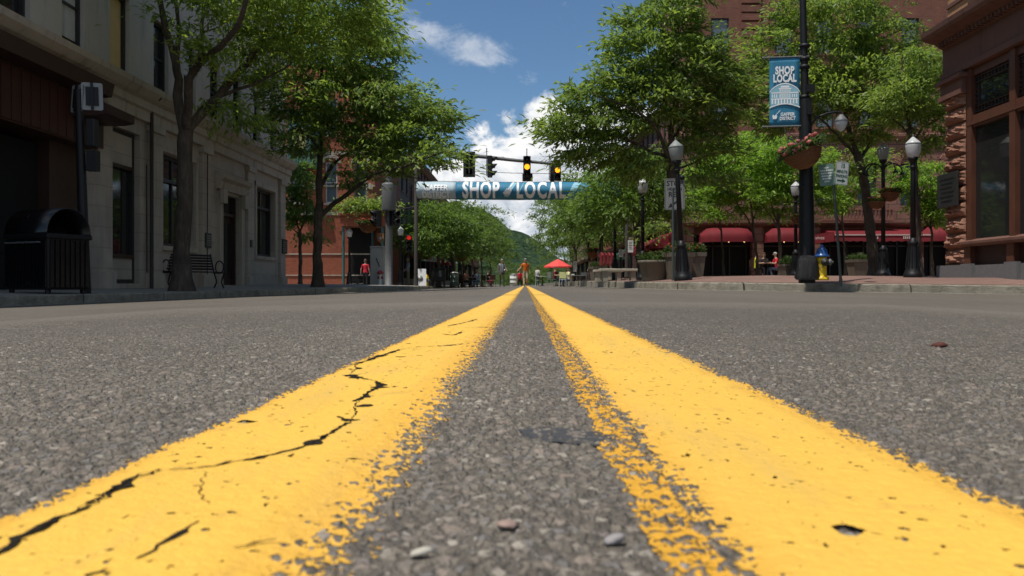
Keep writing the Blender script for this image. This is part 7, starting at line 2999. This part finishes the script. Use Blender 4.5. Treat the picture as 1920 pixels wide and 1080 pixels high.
        for sd_ in 'lr':
            jm.tube([J['shl' + sd_], J['elb' + sd_], tuple(Vector(J['elb' + sd_]).lerp(Vector(J['wri' + sd_]), .92))], [.075, .060, .048], 10)
        jm.build('jacket', jacket, o)
    o.scale = (s, s, s)
    return o, J


def seat_rz(deg):
    return radians(deg)


CL = {k: cloth(c, 'cloth_' + k) for k, c in dict(orange=(.62, .13, .018), khaki=(.42, .36, .26), tan=(.36, .30, .22), grey=(.20, .175, .155), dark=(.025, .024, .026), red=(.55, .03, .05), pale_blue=(.42, .50, .62),
                                               white=(.72, .72, .72), navy=(.03, .045, .08), maroon=(.20, .03, .05), pink=(.55, .27, .22), yellow=(.50, .48, .03), shoe_dark=(.03, .025, .022), shoe_pale=(.5, .48, .45), olive=(.10, .095, .06), lemon=(.75, .74, .40), jeans=(.14, .19, .28)).items()}
ST = dict(sleeves='short')
# the man in the orange shirt walking down the middle of the street
o, J = person('man in orange shirt and khaki shorts walking along the yellow lines', road_pt(985, 52.5), radians(8), CL['orange'], CL['khaki'], CL['shoe_dark'], hair='hair_grey', h=1.80, shorts=True,
              legs={'l': (.12, -.08), 'r': (.02, .18)}, arms={'r': ((.14, -.02, -.24), (.17, -.06, -.17)), 'l': ((.07, .03, -.27), (.04, -.03, -.26))}, lean=-.05)
# the man in the jacket
o, J = person('man in grey brown jacket and dark trousers standing left of the orange shirted man', road_pt(941, 52.8), radians(20), CL['pale_blue'], CL['olive'], CL['shoe_dark'], hair='hair_grey', h=1.80, sleeves='long', jacket=CL['grey'],
              legs={'l': (.05, .06), 'r': (-.02, -.06)}, arms={'l': ((.06, -.02, -.27), (.02, -.20, -.10)), 'r': ((.05, .03, -.28), (-.04, -.06, -.25))})
w_ = thing('paper_cup', 'pale paper cup in the hand of the man in the jacket', 'cup', o.location + Vector((.18, -.34, 1.08)))
b = MB(); b.lathe([(.03, -.06), (.04, .06), (.036, .06)], n=12); b.build('cup_body', M['white'], w_)
person('person in white shirt standing far down the street, right of the orange shirted man', road_pt(1008, 74), radians(160), CL['white'], CL['navy'], CL['shoe_dark'], hair='hair_dark', h=1.72, sleeves='long')
o, J = person('woman in red top and black trousers seen from behind, by the grey cabinet', pave_pt(685, 45.6), radians(172), CL['red'], CL['dark'], CL['shoe_dark'], hair='hair_brown', h=1.66, woman=True, hairlen=.10,
              legs={'l': (.06, .10), 'r': (-.02, -.08)}, arms={'l': ((.09, -.01, -.25), (.03, -.03, -.24))})
person('man in pale blue shirt and tan trousers standing by the far left shopfront', pave_pt(765, 50.5), radians(-60), CL['pale_blue'], CL['tan'], CL['shoe_dark'], hair='hair_grey', h=1.74, sleeves='long',
       arms={'l': ((.06, .0, -.27), (-.04, -.18, -.12)), 'r': ((.06, .0, -.27), (-.04, -.16, -.14))})
person('person in black top bending over beside the right hand planter', road_pt(1101, 56.5), radians(70), CL['dark'], CL['jeans'], CL['shoe_dark'], hair='hair_brown', h=1.74, lean=-.35, woman=True)
sit_arms = {'l': ((.05, -.10, -.24), (-.05, -.22, .02)), 'r': ((.05, -.10, -.24), (-.05, -.22, .02))}
for (px, D, rz_, a, b_, hr, lab, rd_) in ((873, 57.5, 55, 'pink', 'dark', 'hair_brown', 'seated person in pink shirt at the far left tables', 1), (896, 58.4, -30, 'pale_blue', 'jeans', 'hair_grey', 'seated person in pale blue leaning on the far left table', 1), (915, 62.5, 40, 'dark', 'maroon', 'hair_dark', 'seated person in dark clothes behind the left tables', 1), (862, 59, 10, 'olive', 'dark', 'hair_dark', 'seated person in olive near the green barrel', 1),
                                       (1040, 53.0, 60, 'maroon', 'dark', 'hair_brown', 'seated person in maroon left of the pale yellow chair', 1), (1066, 55.0, -60, 'lemon', 'jeans', 'hair_brown', 'seated person in lemon shirt behind the pale yellow chair', 1), (975, 63, 0, 'red', 'dark', 'hair_dark', 'seated person in red behind the legs of the orange shirted man', 1),
                                       (1416, 41.4, 80, 'yellow', 'dark', 'hair_dark', 'seated person in yellow at the cafe table before the hotel', 0), (1432, 42.0, 0, 'dark', 'dark', 'hair_brown', 'seated person in black at the cafe table before the hotel', 0), (1456, 41.4, -85, 'red', 'jeans', 'hair_grey', 'white haired person in red sitting at the cafe table', 0), (1607, 41.0, 70, 'navy', 'navy', 'hair_brown', 'seated man in navy reading beside the pale planter', 0)):
    person(lab, road_pt(px, D) if rd_ else pave_pt(px, D), radians(rz_), CL[a], CL[b_], CL['shoe_dark'], 'sit', hr, 1.74, arms=sit_arms, sleeves='long' if a in ('dark', 'navy', 'pale_blue') else 'short', lean=-.10)
# cart beside the woman in red
p = pave_pt(669, 45.5)
o = thing('hand_cart', 'low dark wheeled cart beside the woman in the red top', 'cart', p, radians(30))
b = MB(); b.box(-.3, .3, -.2, .2, .22, .30); b.tube([(-.3, 0, .3), (-.42, 0, .85)], .015, 6); b.tube([(-.3, -.18, .5), (.3, -.18, .5), (.3, .18, .5), (-.3, .18, .5), (-.3, -.18, .5)], .012, 5)
for q in ((-.3, -.18), (.3, -.18), (.3, .18), (-.3, .18)):
    b.tube([(q[0], q[1], .3), (q[0], q[1], .5)], .012, 5)
b.build('frame', M['black_metal'], o)
for sx in (-1, 1):
    for sy in (-1, 1):
        b = MB(); b.tube([(sx * .22 + .15 * cos(2 * pi * k / 14), sy * .24, .15 + .15 * sin(2 * pi * k / 14)) for k in range(15)], .016, 6, caps=False); b.tube([(sx * .22, sy * .2, .15), (sx * .22, sy * .26, .15)], .02, 6); b.build('wheel', M['grey_metal'], o)
